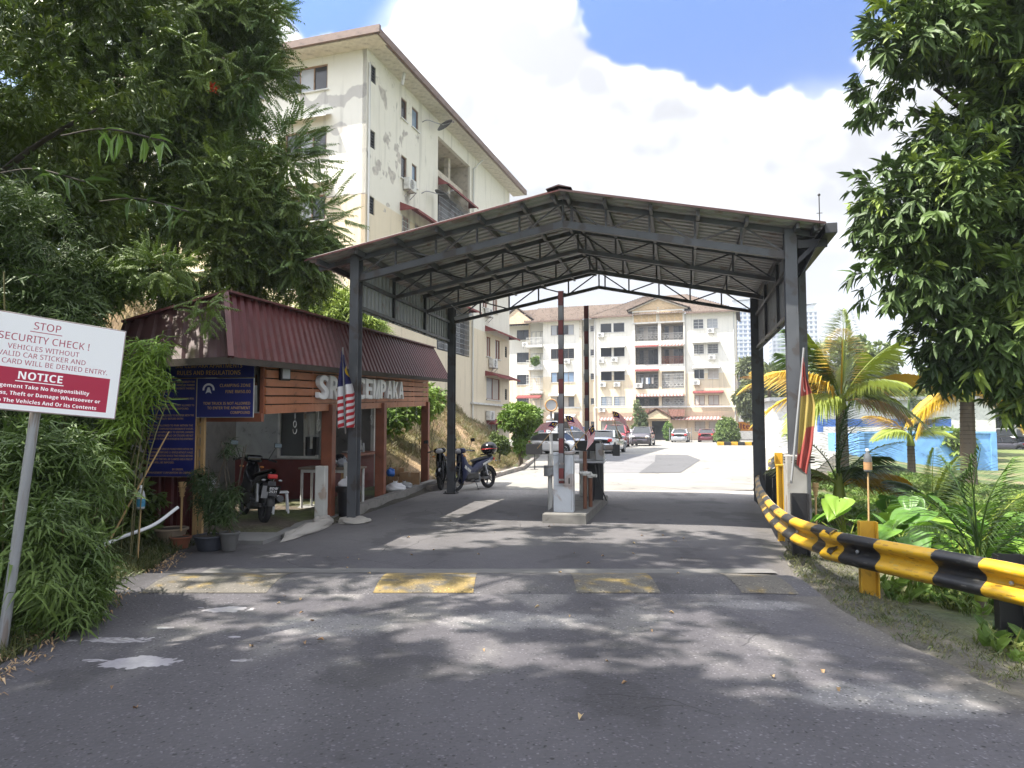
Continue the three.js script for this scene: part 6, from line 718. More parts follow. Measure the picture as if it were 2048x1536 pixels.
// ================= guard rail =================
{
  const stripe = (seed, L) => canvasTex(2048, 128, (x, w, h) => { const f = rng(seed); x.fillStyle = '#b98f1a'; x.fillRect(0, 0, w, h); const per = 1.12, n = Math.ceil(L / per) + 1; x.fillStyle = '#1b1b1c'; for (let i = 0; i < n; i++) { const a = (i * per + 0.06 * f()) / L * w, b = (i * per + 0.46 + 0.08 * f()) / L * w; x.beginPath(); x.moveTo(a, 0); x.bezierCurveTo(a - 9, h * 0.3, a + 12, h * 0.6, a + 2, h); x.lineTo(b, h); x.bezierCurveTo(b + 12, h * 0.6, b - 10, h * 0.35, b + 2, 0); x.fill(); }
    for (let i = 0; i < 1400; i++) { const k = f(); x.globalAlpha = 0.5 * f() + 0.03; x.fillStyle = k < 0.4 ? '#6b4a1c' : k < 0.7 ? '#8f8c84' : '#3a2a18'; const X = f() * w, Y = f() * h, s = f() * f() * 14 + 1; x.fillRect(X, Y, s * 3, s * 0.4); } x.globalAlpha = 1; });
  const prof = [[0, 0.155], [0.03, 0.15], [0.075, 0.118], [0.08, 0.085], [0.055, 0.06], [0.01, 0.025], [0, 0], [0.01, -0.025], [0.055, -0.06], [0.08, -0.085], [0.075, -0.118], [0.03, -0.15], [0, -0.155]];
  const beam = (name, label, pts, seed, dull) => { // pts [x, y, d]; the waves bulge towards the road (left)
    const c = new THREE.CatmullRomCurve3(pts.map(([x, y, d]) => V(x, y, -d))), L = c.getLength(), o = thing(name, label, 'guard rail', [0, 0, 0], 0, 'guard rail segments'); const T = V(), P = V();
    const n = Math.round(L * 8), pr = (off) => grid(n, prof.length - 1, (u, v) => { const [b, y] = prof[Math.round(v * (prof.length - 1))]; c.getPointAt(u, P); c.getTangentAt(u, T); const k = 1 + 0.12 * nz(u * L * 0.8, seed); const nx = T.z, nzz = -T.x, l = Math.hypot(nx, nzz); const w = (b * k + off); return [P.x + nx / l * w, P.y + y, P.z + nzz / l * w, u, v]; });
    mesh('beam', pr(0), new THREE.MeshStandardMaterial({ map: stripe(seed, L), roughness: 0.42, side: THREE.DoubleSide, bumpMap: grainB, bumpScale: 0.002, color: dull ? C(0.8, 0.8, 0.8) : C(1, 1, 1) }), o); mesh('beam_back', pr(-0.006), MT.zinc, o);
    mesh('bolts', [0.12, 0.5, 0.88].map((u) => { c.getPointAt(u, P); c.getTangentAt(u, T); const l = Math.hypot(T.x, T.z); return ball(0.018, P.x + T.z / l * 0.015, P.y, P.z - T.x / l * 0.015); }), MT.zinc, o); return o; };
  beam('guard_rail', 'nearest yellow and black guard rail segment reaching out of view on the right', [[4.55, 0.42, 3.6], [4.1, 0.41, 4.7], [3.78, 0.4, 5.85], [3.45, 0.385, 6.9], [3.3, 0.375, 7.55]], 11);
  beam('guard_rail', 'dented middle guard rail segment running past the right canopy post', [[3.34, 0.4, 7.35], [3.36, 0.38, 8.4], [3.66, 0.37, 9.9], [4.0, 0.38, 11.2], [4.5, 0.39, 12.9], [5.05, 0.4, 14.6], [5.5, 0.41, 15.9]], 23, true);
  beam('guard_rail', 'far short guard rail segment turning right beyond the canopy', [[6.9, 0.5, 19.0], [7.5, 0.56, 20.6], [8.4, 0.62, 22.2], [9.6, 0.62, 23.4]], 37);
  const post = (label, x, d, h, m, w = 0.16) => { const y = H(x, d); const o = thing('rail_post', label, 'post', [x, y - 0.1, -d], R(-14), 'guard rail posts'); mesh('channel', [box(w, h + 0.1, 0.012, 0, (h + 0.1) / 2, -0.05), box(0.012, h + 0.1, 0.11, -w / 2, (h + 0.1) / 2, 0.0), box(0.012, h + 0.1, 0.11, w / 2, (h + 0.1) / 2, 0)], m, o); return o; };
  post('black steel post holding the nearest guard rail segment', 3.98, 5.75, 0.72, MT.black, 0.2); post('yellow steel post at the joint of the two nearest guard rail segments', 3.62, 7.3, 0.74, MT.yellow); post('black steel post between the yellow post and the concrete base', 3.62, 9.0, 0.78, MT.black, 0.2); post('black steel post behind the middle guard rail past the concrete base', 4.45, 11.9, 0.75, MT.black, 0.2); post('black steel post near the back right canopy post', 5.15, 14.2, 0.75, MT.black, 0.2); post('yellow steel post of the far short guard rail', 7.7, 20.6, 0.9, MT.yellow, 0.2); post('black steel post of the far short guard rail', 8.8, 22.4, 0.9, MT.black, 0.2);
  const yp = thing('yellow_pole', 'thin yellow post standing left of the concrete base', 'post', [3.82, -0.2, -10.2]); mesh('channel', [box(0.07, 1.25, 0.01, 0, 0.62, 0), box(0.01, 1.25, 0.06, -0.035, 0.62, 0.02), box(0.01, 1.25, 0.06, 0.035, 0.62, 0.02)], MT.yellow, yp); mesh('cap', rbox(0.09, 0.03, 0.08, 0.006, 0, 1.26, 0.01), MT.yellow, yp);
  // bottle and bamboo torches on sticks
  const bottle = (label, x, d, y, hy, tone, paper) => { const o = thing('bottle_on_stick', label, 'bottle', [x, y, -d]); const lathe = (pts) => new THREE.LatheGeometry(pts.map(([a, b]) => new THREE.Vector2(a, b)), 18); mesh('stick', rod([0, 0, 0], [0.02, hy, 0], 0.012, 0.01), MT.bamboo, o); mesh('bottle', lathe([[0.001, 0], [0.04, 0], [0.045, 0.02], [0.045, 0.15], [0.035, 0.2], [0.016, 0.23], [0.016, 0.25]]).translate(0.02, hy - 0.02, 0), tone, o); mesh('label_band', lathe([[0.046, 0.03], [0.047, 0.12]]).translate(0.02, hy - 0.02, 0), paper, o); mesh('cap', cyl(0.019, 0.019, 0.03, 0.02, hy + 0.24, 0), MT.plastic, o); return o; };
  bottle('upturned clear bottle with orange label on a stick behind the guard rail', 4.12, 8.3, -0.35, 1.45, MT.paneGrey, wm(0.4, 0.22, 0.1, 0.6)).scale.setScalar(1.0); bottle('clear bottle with blue label on a thin stick at the left road edge', -4.35, 8.35, 0.05, 0.62, MT.paneLight, wm(0.03, 0.2, 0.35, 0.6));
  const torch = (label, x, d, y, h) => { const o = thing('bamboo_torch', label, 'torch', [x, y, -d]); mesh('pole', rod([0, 0, 0], [0, h, 0], 0.014, 0.016), MT.bamboo, o); mesh('basket', [cyl(0.05, 0.022, 0.2, 0, h + 0.08, 0, 0, 0, 0, 10), ...[0.0, 0.06, 0.12].map((q) => put(new THREE.TorusGeometry(0.03 + q * 0.16, 0.006, 5, 14), 0, h + q, 0, Math.PI / 2))], MT.bamboo, o); return o; };
  torch('bamboo torch standing in a terracotta pot beside the rules board', -4.36, 9.45, 0.24, 0.46); torch('short bamboo torch behind the middle guard rail', 4.5, 10.6, -0.25, 0.85);
}

// ================= booth clutter =================
{
  const lathe = (pts, n = 24) => new THREE.LatheGeometry(pts.map(([a, b]) => new THREE.Vector2(a, b)), n);
  const pot = (label, x, d, r, h, m) => { const o = thing('plant_pot', label, 'pot', [x, Math.max(0.02, H(x, d)), -d]); mesh('pot', lathe([[0.001, 0.01], [r * 0.68, 0.01], [r * 0.72, 0], [r * 0.98, h * 0.86], [r * 1.08, h * 0.86], [r * 1.08, h], [r * 0.95, h], [r * 0.9, h * 0.9]]), m, o); mesh('soil', cyl(r * 0.92, r * 0.92, 0.02, 0, h * 0.88, 0), MT.barkDark, o); return o; };
  pot('wide pale plant pot beside the bamboo torch', -4.56, 9.6, 0.2, 0.2, wm(0.28, 0.22, 0.16, 0.9)); pot('square shouldered terracotta pot at the foot of the bamboo torch', -4.36, 9.45, 0.13, 0.15, MT.terracotta); pot('dark plant pot before the corner post of the booth', -3.92, 9.3, 0.19, 0.19, wm(0.04, 0.045, 0.06, 0.7)); pot('small grey plant pot right of the dark pot', -3.64, 9.25, 0.12, 0.24, wm(0.1, 0.1, 0.1, 0.8));
  const pl = (label, x, d, E, n, seed) => { const t = thing('potted_plant', label, 'plant', [x, 0.2, -d]); const f = rng(seed); Array.from({ length: 4 }, () => { const a = rr(-0.22, 0.22, f), b = rr(0.7, 1.25, f); return pipe([[0, 0, 0], [a * 0.3, b * 0.5, rr(-0.08, 0.08, f)], [a, b, rr(-0.1, 0.1, f)]], 0.006, 8, 4); }).forEach((q) => mesh('stem', q, MT.bark, t)); crown(t, 'foliage', { E, n, geo: bam.map((q) => q.clone().scale(0.85, 0.85, 0.85)), m: leafBright, cols: [[0.03, 0.06, 0.015], [0.08, 0.13, 0.03]], seed, thr: -0.3, size: [0.6, 1], fq: 2, droop: 0.6 }); };
  pl('slender bamboo in the dark pot before the booth corner post', -3.92, 9.3, [[-3.95, 0.72, -9.3, 0.24, 0.3, 0.18], [-3.8, 0.5, -9.2, 0.18, 0.25, 0.14], [-3.72, 1.3, -9.3, 0.11, 0.18, 0.1], [-4.08, 0.92, -9.3, 0.14, 0.25, 0.12]], 150, 501); pl('trailing plant in the small grey pot by the booth floor', -3.64, 9.25, [[-3.64, 0.58, -9.25, 0.12, 0.28, 0.12]], 60, 503);
  // grey hose and pipe on the left verge
  tag(mesh('drain_pipe', pipe([[-4.85, 0.12, -7.9], [-4.6, 0.3, -8.3], [-4.35, 0.42, -8.7], [-4.2, 0.6, -9.0]], 0.022, 20, 8), MT.plastic), 'bent white plastic pipe lying on the left verge', 'pipe');
  tag(mesh('bamboo_cane', [rod([-4.75, 0.1, -8.3], [-4.15, 1.55, -8.6], 0.014, 0.008)], MT.bamboo), 'thin bare cane leaning beside the rules board', 'cane');
  tag(mesh('wall_disc', put(new THREE.CylinderGeometry(0.15, 0.15, 0.03, 22), ...bW(-0.72, 0.78, 0.14), Math.PI / 2, 0.5, 0), MT.zinc), 'round pale disc hanging on the booth corner post', 'disc');
  const table = thing('table', 'narrow wooden table on white legs inside the booth', 'table', bW(-0.38, 0.065, -3.75), BA); mesh('tabletop', rbox(1.15, 0.04, 0.6, 0.008, 0, 0.76, 0), wm(0.2, 0.15, 0.11, 0.7), table); for (const a of [-1, 1]) for (const b of [-1, 1]) mesh('leg', rod([a * 0.52, 0, b * 0.24], [a * 0.52, 0.745, b * 0.24], 0.028), MT.white, table); mesh('apron', box(1.05, 0.06, 0.02, 0, 0.71, 0.26), MT.white, table);
  const lump = (r, s, sx = 1, sy = 1, sz = 1) => { const g = new THREE.SphereGeometry(r, 22, 16), p = g.attributes.position; for (let i = 0; i < p.count; i++) { const x = p.getX(i) / r, y = p.getY(i) / r, z = p.getZ(i) / r, k = 1 + 0.28 * nz(x * 1.6 + s, y * 1.6, z * 1.6) + 0.12 * nz(x * 5, y * 5 + s, z * 5); p.setXYZ(i, x * r * k * sx, y * r * k * sy, z * r * k * sz); } g.computeVertexNormals(); return g; };
  const bag = (label, p, r, s, m = MT.plastic, sh = [1, 0.8, 1]) => { const o = thing('plastic_bag', label, 'bag', p); mesh('bag', lump(r, s, ...sh).translate(0, r * sh[1] * 0.85, 0), m, o); mesh('knot', [lump(r * 0.22, s + 3).translate(0, r * sh[1] * 1.75, 0), ...[-1, 1].map((k) => put(new THREE.ConeGeometry(r * 0.18, r * 0.4, 7), k * r * 0.15, r * sh[1] * 2.0, 0, 0, 0, -k * 0.5))], m, o); return o; };
  bag('clear white bag on the left of the booth table', bW(-0.42, 0.85, -3.65), 0.13, 1, wm(0.4, 0.42, 0.46, 0.4)); bag('small grey bag on the right of the booth table', bW(-0.14, 0.85, -3.6), 0.1, 4, wm(0.3, 0.32, 0.36, 0.4)); bag('white bag bulging from the black rubbish bin', bW(0.28, 0.5, -2.75), 0.17, 7, MT.plastic, [1, 0.62, 1]); bag('white bag lying on the floor beside the cardboard boxes', bW(0.05, 0.1, -6.6), 0.2, 9, MT.plastic, [1.2, 0.6, 1.2]); bag('grey bag lying between the pillar and the cardboard boxes', bW(0.1, 0.1, -7.2), 0.17, 12, MT.paneLight, [1.3, 0.6, 1]); bag('blue bag on top of the smaller cardboard box', bW(-0.3, 0.42, -7.4), 0.12, 15, mat(0.03, 0.14, 0.5, 0.4));
  const helmet = thing('crash_helmet', 'black crash helmet behind the bags on the booth table', 'helmet', bW(-0.32, 0.85, -3.9), 1); mesh('shell', new THREE.SphereGeometry(0.14, 22, 14, 0, 6.3, 0, 1.9).scale(1, 1, 1.15).translate(0, 0.1, 0), MT.blackGloss, helmet); mesh('visor', new THREE.SphereGeometry(0.146, 16, 8, 0.6, 1.9, 1.1, 0.6).scale(1, 1, 1.15).translate(0, 0.1, 0), MT.glass, helmet);
  const bin = thing('rubbish_bin', 'round black rubbish bin between the short pillars', 'bin', bW(0.28, 0.02, -2.75), 0); mesh('bin', lathe([[0.001, 0], [0.15, 0], [0.16, 0.02], [0.195, 0.5], [0.21, 0.5], [0.21, 0.54], [0.19, 0.54], [0.18, 0.3]]), wm(0.02, 0.022, 0.028, 0.5), bin); mesh('bin_liner', lathe([[0.19, 0.55], [0.225, 0.53], [0.222, 0.44]]), MT.black, bin);
  const carton = (label, p, w, h, d, ry) => { const o = thing('cardboard_box', label, 'box', p, ry); mesh('carton', rbox(w, h, d, 0.006, 0, h / 2, 0), MT.card, o); mesh('tape', [box(0.06, 0.002, d * 0.98, 0, h + 0.002, 0), box(0.06, h * 0.3, 0.002, 0, h * 0.86, d / 2 + 0.002)], wm(0.45, 0.32, 0.18, 0.4), o); mesh('flap', [box(w * 0.49, 0.006, d * 0.98, -w * 0.25, h + 0.006, 0, 0, 0, 0.05)], MT.card, o); };
  carton('largest cardboard box on the booth floor', bW(-0.05, 0.1, -8.3), 0.5, 0.36, 0.42, BA + 0.2); carton('cardboard box left of the largest box', bW(-0.45, 0.1, -8.2), 0.4, 0.26, 0.4, BA - 0.1); carton('small cardboard box behind the other boxes', bW(-0.4, 0.37, -8.3), 0.34, 0.2, 0.3, BA + 0.4);
  carton('tall cardboard box under the counter of the guard room', bW(-0.6, 0.1, -5.4), 0.34, 0.62, 0.3, BA);
  const chair = thing('plastic_stool', 'white plastic stool behind the motorcycle wheel', 'stool', bW(-0.86, 0.065, -2.5), 0.4); mesh('seat', rbox(0.26, 0.03, 0.26, 0.012, 0, 0.4, 0), MT.plastic, chair); for (const a of [-1, 1]) for (const b of [-1, 1]) mesh('leg', bar([a * 0.13, 0, b * 0.13], [a * 0.1, 0.39, b * 0.1], 0.03), MT.plastic, chair);
  const papers = thing('counter_papers', 'heap of papers and a clear bottle on the guard room counter', 'papers', bW(-0.95, 1.0, -6.6), BA); mesh('papers', [box(0.3, 0.03, 0.22, 0, 0.02, 0, 0, 0.2), box(0.22, 0.02, 0.3, 0.02, 0.05, 0.3, 0, -0.3), box(0.2, 0.1, 0.02, 0, 0.12, -0.3, 0.3)], MT.white, papers); mesh('bottle', cyl(0.035, 0.04, 0.22, 0.05, 0.12, -0.5), MT.paneLight, papers);
  const notice = thing('paper_notice', 'white paper notices pinned inside the booth opening', 'notice', bW(-0.75, 1.55, -6.3), BA); mesh('sheet', box(0.02, 0.3, 0.22, 0, 0, 0), MT.whiteClean, notice); mesh('sheet', box(0.02, 0.22, 0.18, 0, -0.35, -0.1), MT.whiteClean, notice);
  const vest = thing('hanging_clothes', 'pale clothes hanging in the guard room window', 'clothes', bW(-1.38, 1.9, -4.98), BA); mesh('shirt', grid(8, 10, (u, v) => [(u - 0.5) * 0.26 * (1 - 0.1 * v), -v * 0.75, 0.02 * Math.sin(u * 12)]), MT.dirtyWhite, vest); mesh('hanger', rod([-0.13, 0.02, 0], [0.13, 0.02, 0], 0.006), MT.zinc, vest); const ca2 = thing('hanging_jacket', 'dark jacket hanging low in the guard room window', 'jacket', bW(-1.3, 1.4, -4.96), BA); mesh('jacket', grid(8, 10, (u, v) => [(u - 0.5) * 0.3, -v * 0.38, 0.03 * Math.sin(u * 10)]), MT.black, ca2); mesh('hanger', rod([-0.13, 0.02, 0], [0.13, 0.02, 0], 0.006), MT.zinc, ca2);
  for (let i = 0; i < 9; i++) { const z = -1.0 - i * 0.95, o = tag(thing('wire_hook', '', 'ornament', bW(0.03, 1.78 + tilt(z), z), BA), 'thin white wire lamp ornament hanging under the slats', 'ornament', 'wire ornaments hanging under the slats'); mesh('wire', [rod([0, 0, 0], [0, -0.1, 0], 0.004), put(new THREE.TorusGeometry(0.05, 0.005, 5, 16), 0, -0.17, 0, 0, Math.PI / 2), put(new THREE.TorusGeometry(0.07, 0.005, 5, 12, Math.PI), 0, -0.25, 0, 0, Math.PI / 2, Math.PI)], MT.dirtyWhite, o); }
}

// ================= motorcycles =================
function motorcycle(label, p, heading, o = {}) { // built heading +z, wheels on y = 0
  const b = o.body ?? MT.blackGloss, t = thing('motorcycle', label, 'motorcycle', p, heading), wb = 1.24, r = 0.285;
  const wheel = (z, w) => { const g = mesh('wheel', put(new THREE.TorusGeometry(r - w, w, 12, 32), 0, r, z, 0, Math.PI / 2), MT.rubber, t), sp = []; for (let i = 0; i < 5; i++) { const a = i / 5 * 6.283; sp.push(bar([0, r, z], [0, r + Math.sin(a) * (r - w * 1.5), z + Math.cos(a) * (r - w * 1.5)], 0.03, 0.022)); } mesh('rim', [put(new THREE.TorusGeometry(r - w * 1.8, 0.014, 6, 28), 0, r, z, 0, Math.PI / 2), ...sp, rod([-0.05, r, z], [0.05, r, z], 0.035), rod([-0.052, r, z], [-0.045, r, z], 0.09, 0.09, 18)], MT.steelDark, g); };
  wheel(wb / 2, 0.042); wheel(-wb / 2, 0.048);
  mesh('fork', [rod([0.07, r, wb / 2], [0.06, 0.72, wb / 2 - 0.16], 0.02), rod([-0.07, r, wb / 2], [-0.06, 0.72, wb / 2 - 0.16], 0.02), rod([0, 0.7, wb / 2 - 0.15], [0, 0.98, wb / 2 - 0.26], 0.025)], MT.steel, t);
  const fend = (z, a0, a1) => grid(6, 14, (u, v) => { const a = mix(a0, a1, v), q = (u - 0.5) * 2, rr2 = r + 0.035 - 0.02 * q * q; return [q * 0.06, r + Math.sin(a) * rr2, z + Math.cos(a) * rr2]; });
  mesh('front_fender', fend(wb / 2, 0.2, 2.7), b, t); mesh('rear_fender', fend(-wb / 2, 1.2, 3.1), MT.black, t);
  // leg shield, body and tail as one lofted shell
  const st = [[0.46, 0.62, 0.10, 0.16, 0.99], [0.40, 0.5, 0.14, 0.2, 0.95], [0.32, 0.38, 0.15, 0.3, 0.85], [0.2, 0.34, 0.1, 0.28, 0.68], [0.02, 0.34, 0.08, 0.36, 0.58], [-0.16, 0.4, 0.11, 0.46, 0.72], [-0.36, 0.5, 0.13, 0.56, 0.765], [-0.58, 0.6, 0.11, 0.64, 0.8], [-0.78, 0.7, 0.07, 0.7, 0.83], [-0.86, 0.76, 0.03, 0.74, 0.84]];
  mesh('body_panel', grid(20, st.length - 1, (u, v) => { const [z, , w, y0, y1] = st[Math.round(v * (st.length - 1))], a = u * 6.2832, c = Math.cos(a), s = Math.sin(a); return [Math.sign(c) * Math.pow(Math.abs(c), 0.6) * w, (y0 + y1) / 2 + Math.sign(s) * Math.pow(Math.abs(s), 0.7) * (y1 - y0) / 2, z]; }), b, t);
  const ss = [[0.05, 0.7, 0.06], [-0.05, 0.75, 0.1], [-0.3, 0.79, 0.135], [-0.6, 0.83, 0.12], [-0.78, 0.86, 0.07]]; mesh('seat', grid(12, 4, (u, v) => { const [z, y, w] = ss[Math.round(v * 4)], a = u * Math.PI; return [Math.cos(a) * w, y + Math.sin(a) * 0.05 - 0.03, z]; }), MT.rubber, t);
  mesh('engine', [rbox(0.22, 0.2, 0.34, 0.04, 0, 0.3, 0.02), put(new THREE.CylinderGeometry(0.1, 0.1, 0.24, 16), 0, 0.28, -0.1, 0, 0, Math.PI / 2), rod([0.06, 0.36, 0.1], [0.06, 0.42, 0.3], 0.06), bar([0.08, 0.27, -0.05], [0.08, r, -wb / 2], 0.04, 0.06), bar([-0.08, 0.27, -0.05], [-0.08, r, -wb / 2], 0.03, 0.06)], MT.steel, t);
  mesh('lower_cowl', [rbox(0.25, 0.2, 0.5, 0.05, 0, 0.34, 0.1), bar([0, 0.45, -0.1], [0, 0.6, -0.6], 0.12, 0.12)], MT.black, t); mesh('exhaust', [rod([-0.11, 0.25, 0.05], [-0.13, 0.3, -0.4], 0.025), rod([-0.14, 0.3, -0.35], [-0.16, 0.42, -0.85], 0.05, 0.055, 14)], MT.steelDark, t); mesh('heat_shield', rod([-0.15, 0.335, -0.45], [-0.168, 0.41, -0.75], 0.053, 0.056, 14), MT.alu, t);
  mesh('shock_absorber', [rod([0.1, 0.33, -0.5], [0.1, 0.62, -0.42], 0.028), rod([-0.1, 0.33, -0.5], [-0.1, 0.62, -0.42], 0.028)], MT.alu, t); mesh('side_stand', [rod([0.1, 0.22, 0.0], [0.26, 0.0, 0.08], 0.012), box(0.06, 0.015, 0.04, 0.27, 0.01, 0.08)], MT.steel, t); mesh('foot_peg', [rod([-0.24, 0.26, 0.02], [0.24, 0.26, 0.02], 0.014), rod([-0.2, 0.34, -0.4], [0.2, 0.34, -0.4], 0.012)], MT.rubber, t);
  mesh('handlebar', [pipe([[-0.33, 0.98, 0.26], [-0.2, 1.0, 0.34], [0, 0.99, 0.37], [0.2, 1.0, 0.34], [0.33, 0.98, 0.26]], 0.014), rbox(0.3, 0.13, 0.16, 0.05, 0, 1.0, 0.4)], b, t); mesh('grip', [rod([-0.36, 0.97, 0.24], [-0.25, 0.99, 0.31], 0.019), rod([0.36, 0.97, 0.24], [0.25, 0.99, 0.31], 0.019)], MT.rubber, t); mesh('brake_lever', [rod([-0.33, 0.98, 0.31], [-0.16, 1.0, 0.39], 0.006), rod([0.33, 0.98, 0.31], [0.16, 1.0, 0.39], 0.006)], MT.alu, t);
  for (const s of [-1, 1]) { const m = mesh('mirror', [rod([s * 0.24, 1.0, 0.33], [s * 0.34, 1.22, 0.31], 0.007), rbox(0.13, 0.085, 0.025, 0.012, s * 0.37, 1.25, 0.31)], MT.black, t); mesh('mirror_glass', rbox(0.115, 0.07, 0.006, 0.002, s * 0.37, 1.25, 0.295), MT.paneBlue, m); }
  mesh('headlight', ball(0.09, 0, 0.99, 0.46, 1.25, 0.7, 0.5), MT.lampGlass, t); mesh('tail_light', rbox(0.15, 0.07, 0.06, 0.02, 0, 0.76, -0.85), MT.red, t); for (const s of [-1, 1]) { mesh('indicator', ball(0.024, s * 0.13, 0.7, -0.84, 1.4, 0.7, 0.8), MT.paneLight, t); mesh('indicator', ball(0.028, s * 0.17, 0.86, 0.44, 1.4, 0.7, 0.8), MT.amber, t); }
  if (o.plate) { mesh('plate_holder', bar([0, 0.68, -0.84], [0, 0.46, -0.97], 0.12, 0.02), MT.black, t); const pl = mesh('number_plate', box(0.21, 0.15, 0.008, 0, 0.55, -0.96, -0.35), MT.black, t); mesh('plate_print', put(new THREE.PlaneGeometry(0.2, 0.14), 0, 0.553, -0.967, 0.35, Math.PI, 0), new THREE.MeshStandardMaterial({ roughness: 0.5, map: canvasTex(200, 140, (x) => { x.fillStyle = '#0b0b0c'; x.fillRect(0, 0, 200, 140); textBlock(x, o.plate, 58, 56, 100, 62, '#e8e8ea', 'sans-serif', 'bold'); }) }), pl); mesh('rear_reflector', box(0.1, 0.2, 0.01, 0.12, 0.52, -0.95, -0.3), MT.alu, t); }
  if (o.top) { mesh('top_box', [new THREE.SphereGeometry(0.24, 22, 14).scale(0.95, 0.72, 0.85).translate(0, 1.04, -0.74), box(0.3, 0.03, 0.3, 0, 0.88, -0.7)], MT.blackGloss, t); mesh('box_band', put(new THREE.TorusGeometry(0.215, 0.012, 6, 28).scale(1, 0.95, 1), 0, 1.02, -0.74, Math.PI / 2), MT.red, t); }
  if (o.decal) mesh('decal', [bar([0.151, 0.6, 0.42], [0.13, 0.46, 0.2], 0.01, 0.08), bar([-0.151, 0.6, 0.42], [-0.13, 0.46, 0.2], 0.01, 0.08), bar([0.14, 0.62, -0.3], [0.1, 0.72, -0.65], 0.01, 0.05), bar([-0.14, 0.62, -0.3], [-0.1, 0.72, -0.65], 0.01, 0.05)], MT.white, t);
  t.rotation.set(0, heading, 0.09, 'YXZ'); return t;
}
motorcycle('black motorcycle parked in the booth entrance with its tail to the camera', [-4.32, 0.07, -11.95], Math.atan2(-0.72, -1.05), { plate: ['BDW', '2531'] });
motorcycle('blue motorcycle with black top box beyond the left back canopy post', [-1.0, 0.012, -18.35], Math.atan2(-0.78, 1.0), { body: mat(0.004, 0.01, 0.06, 0.35), top: true, decal: true });
motorcycle('black motorcycle facing the camera left of the blue one', [-1.72, 0.012, -18.75], Math.atan2(-0.12, 1.0), {});

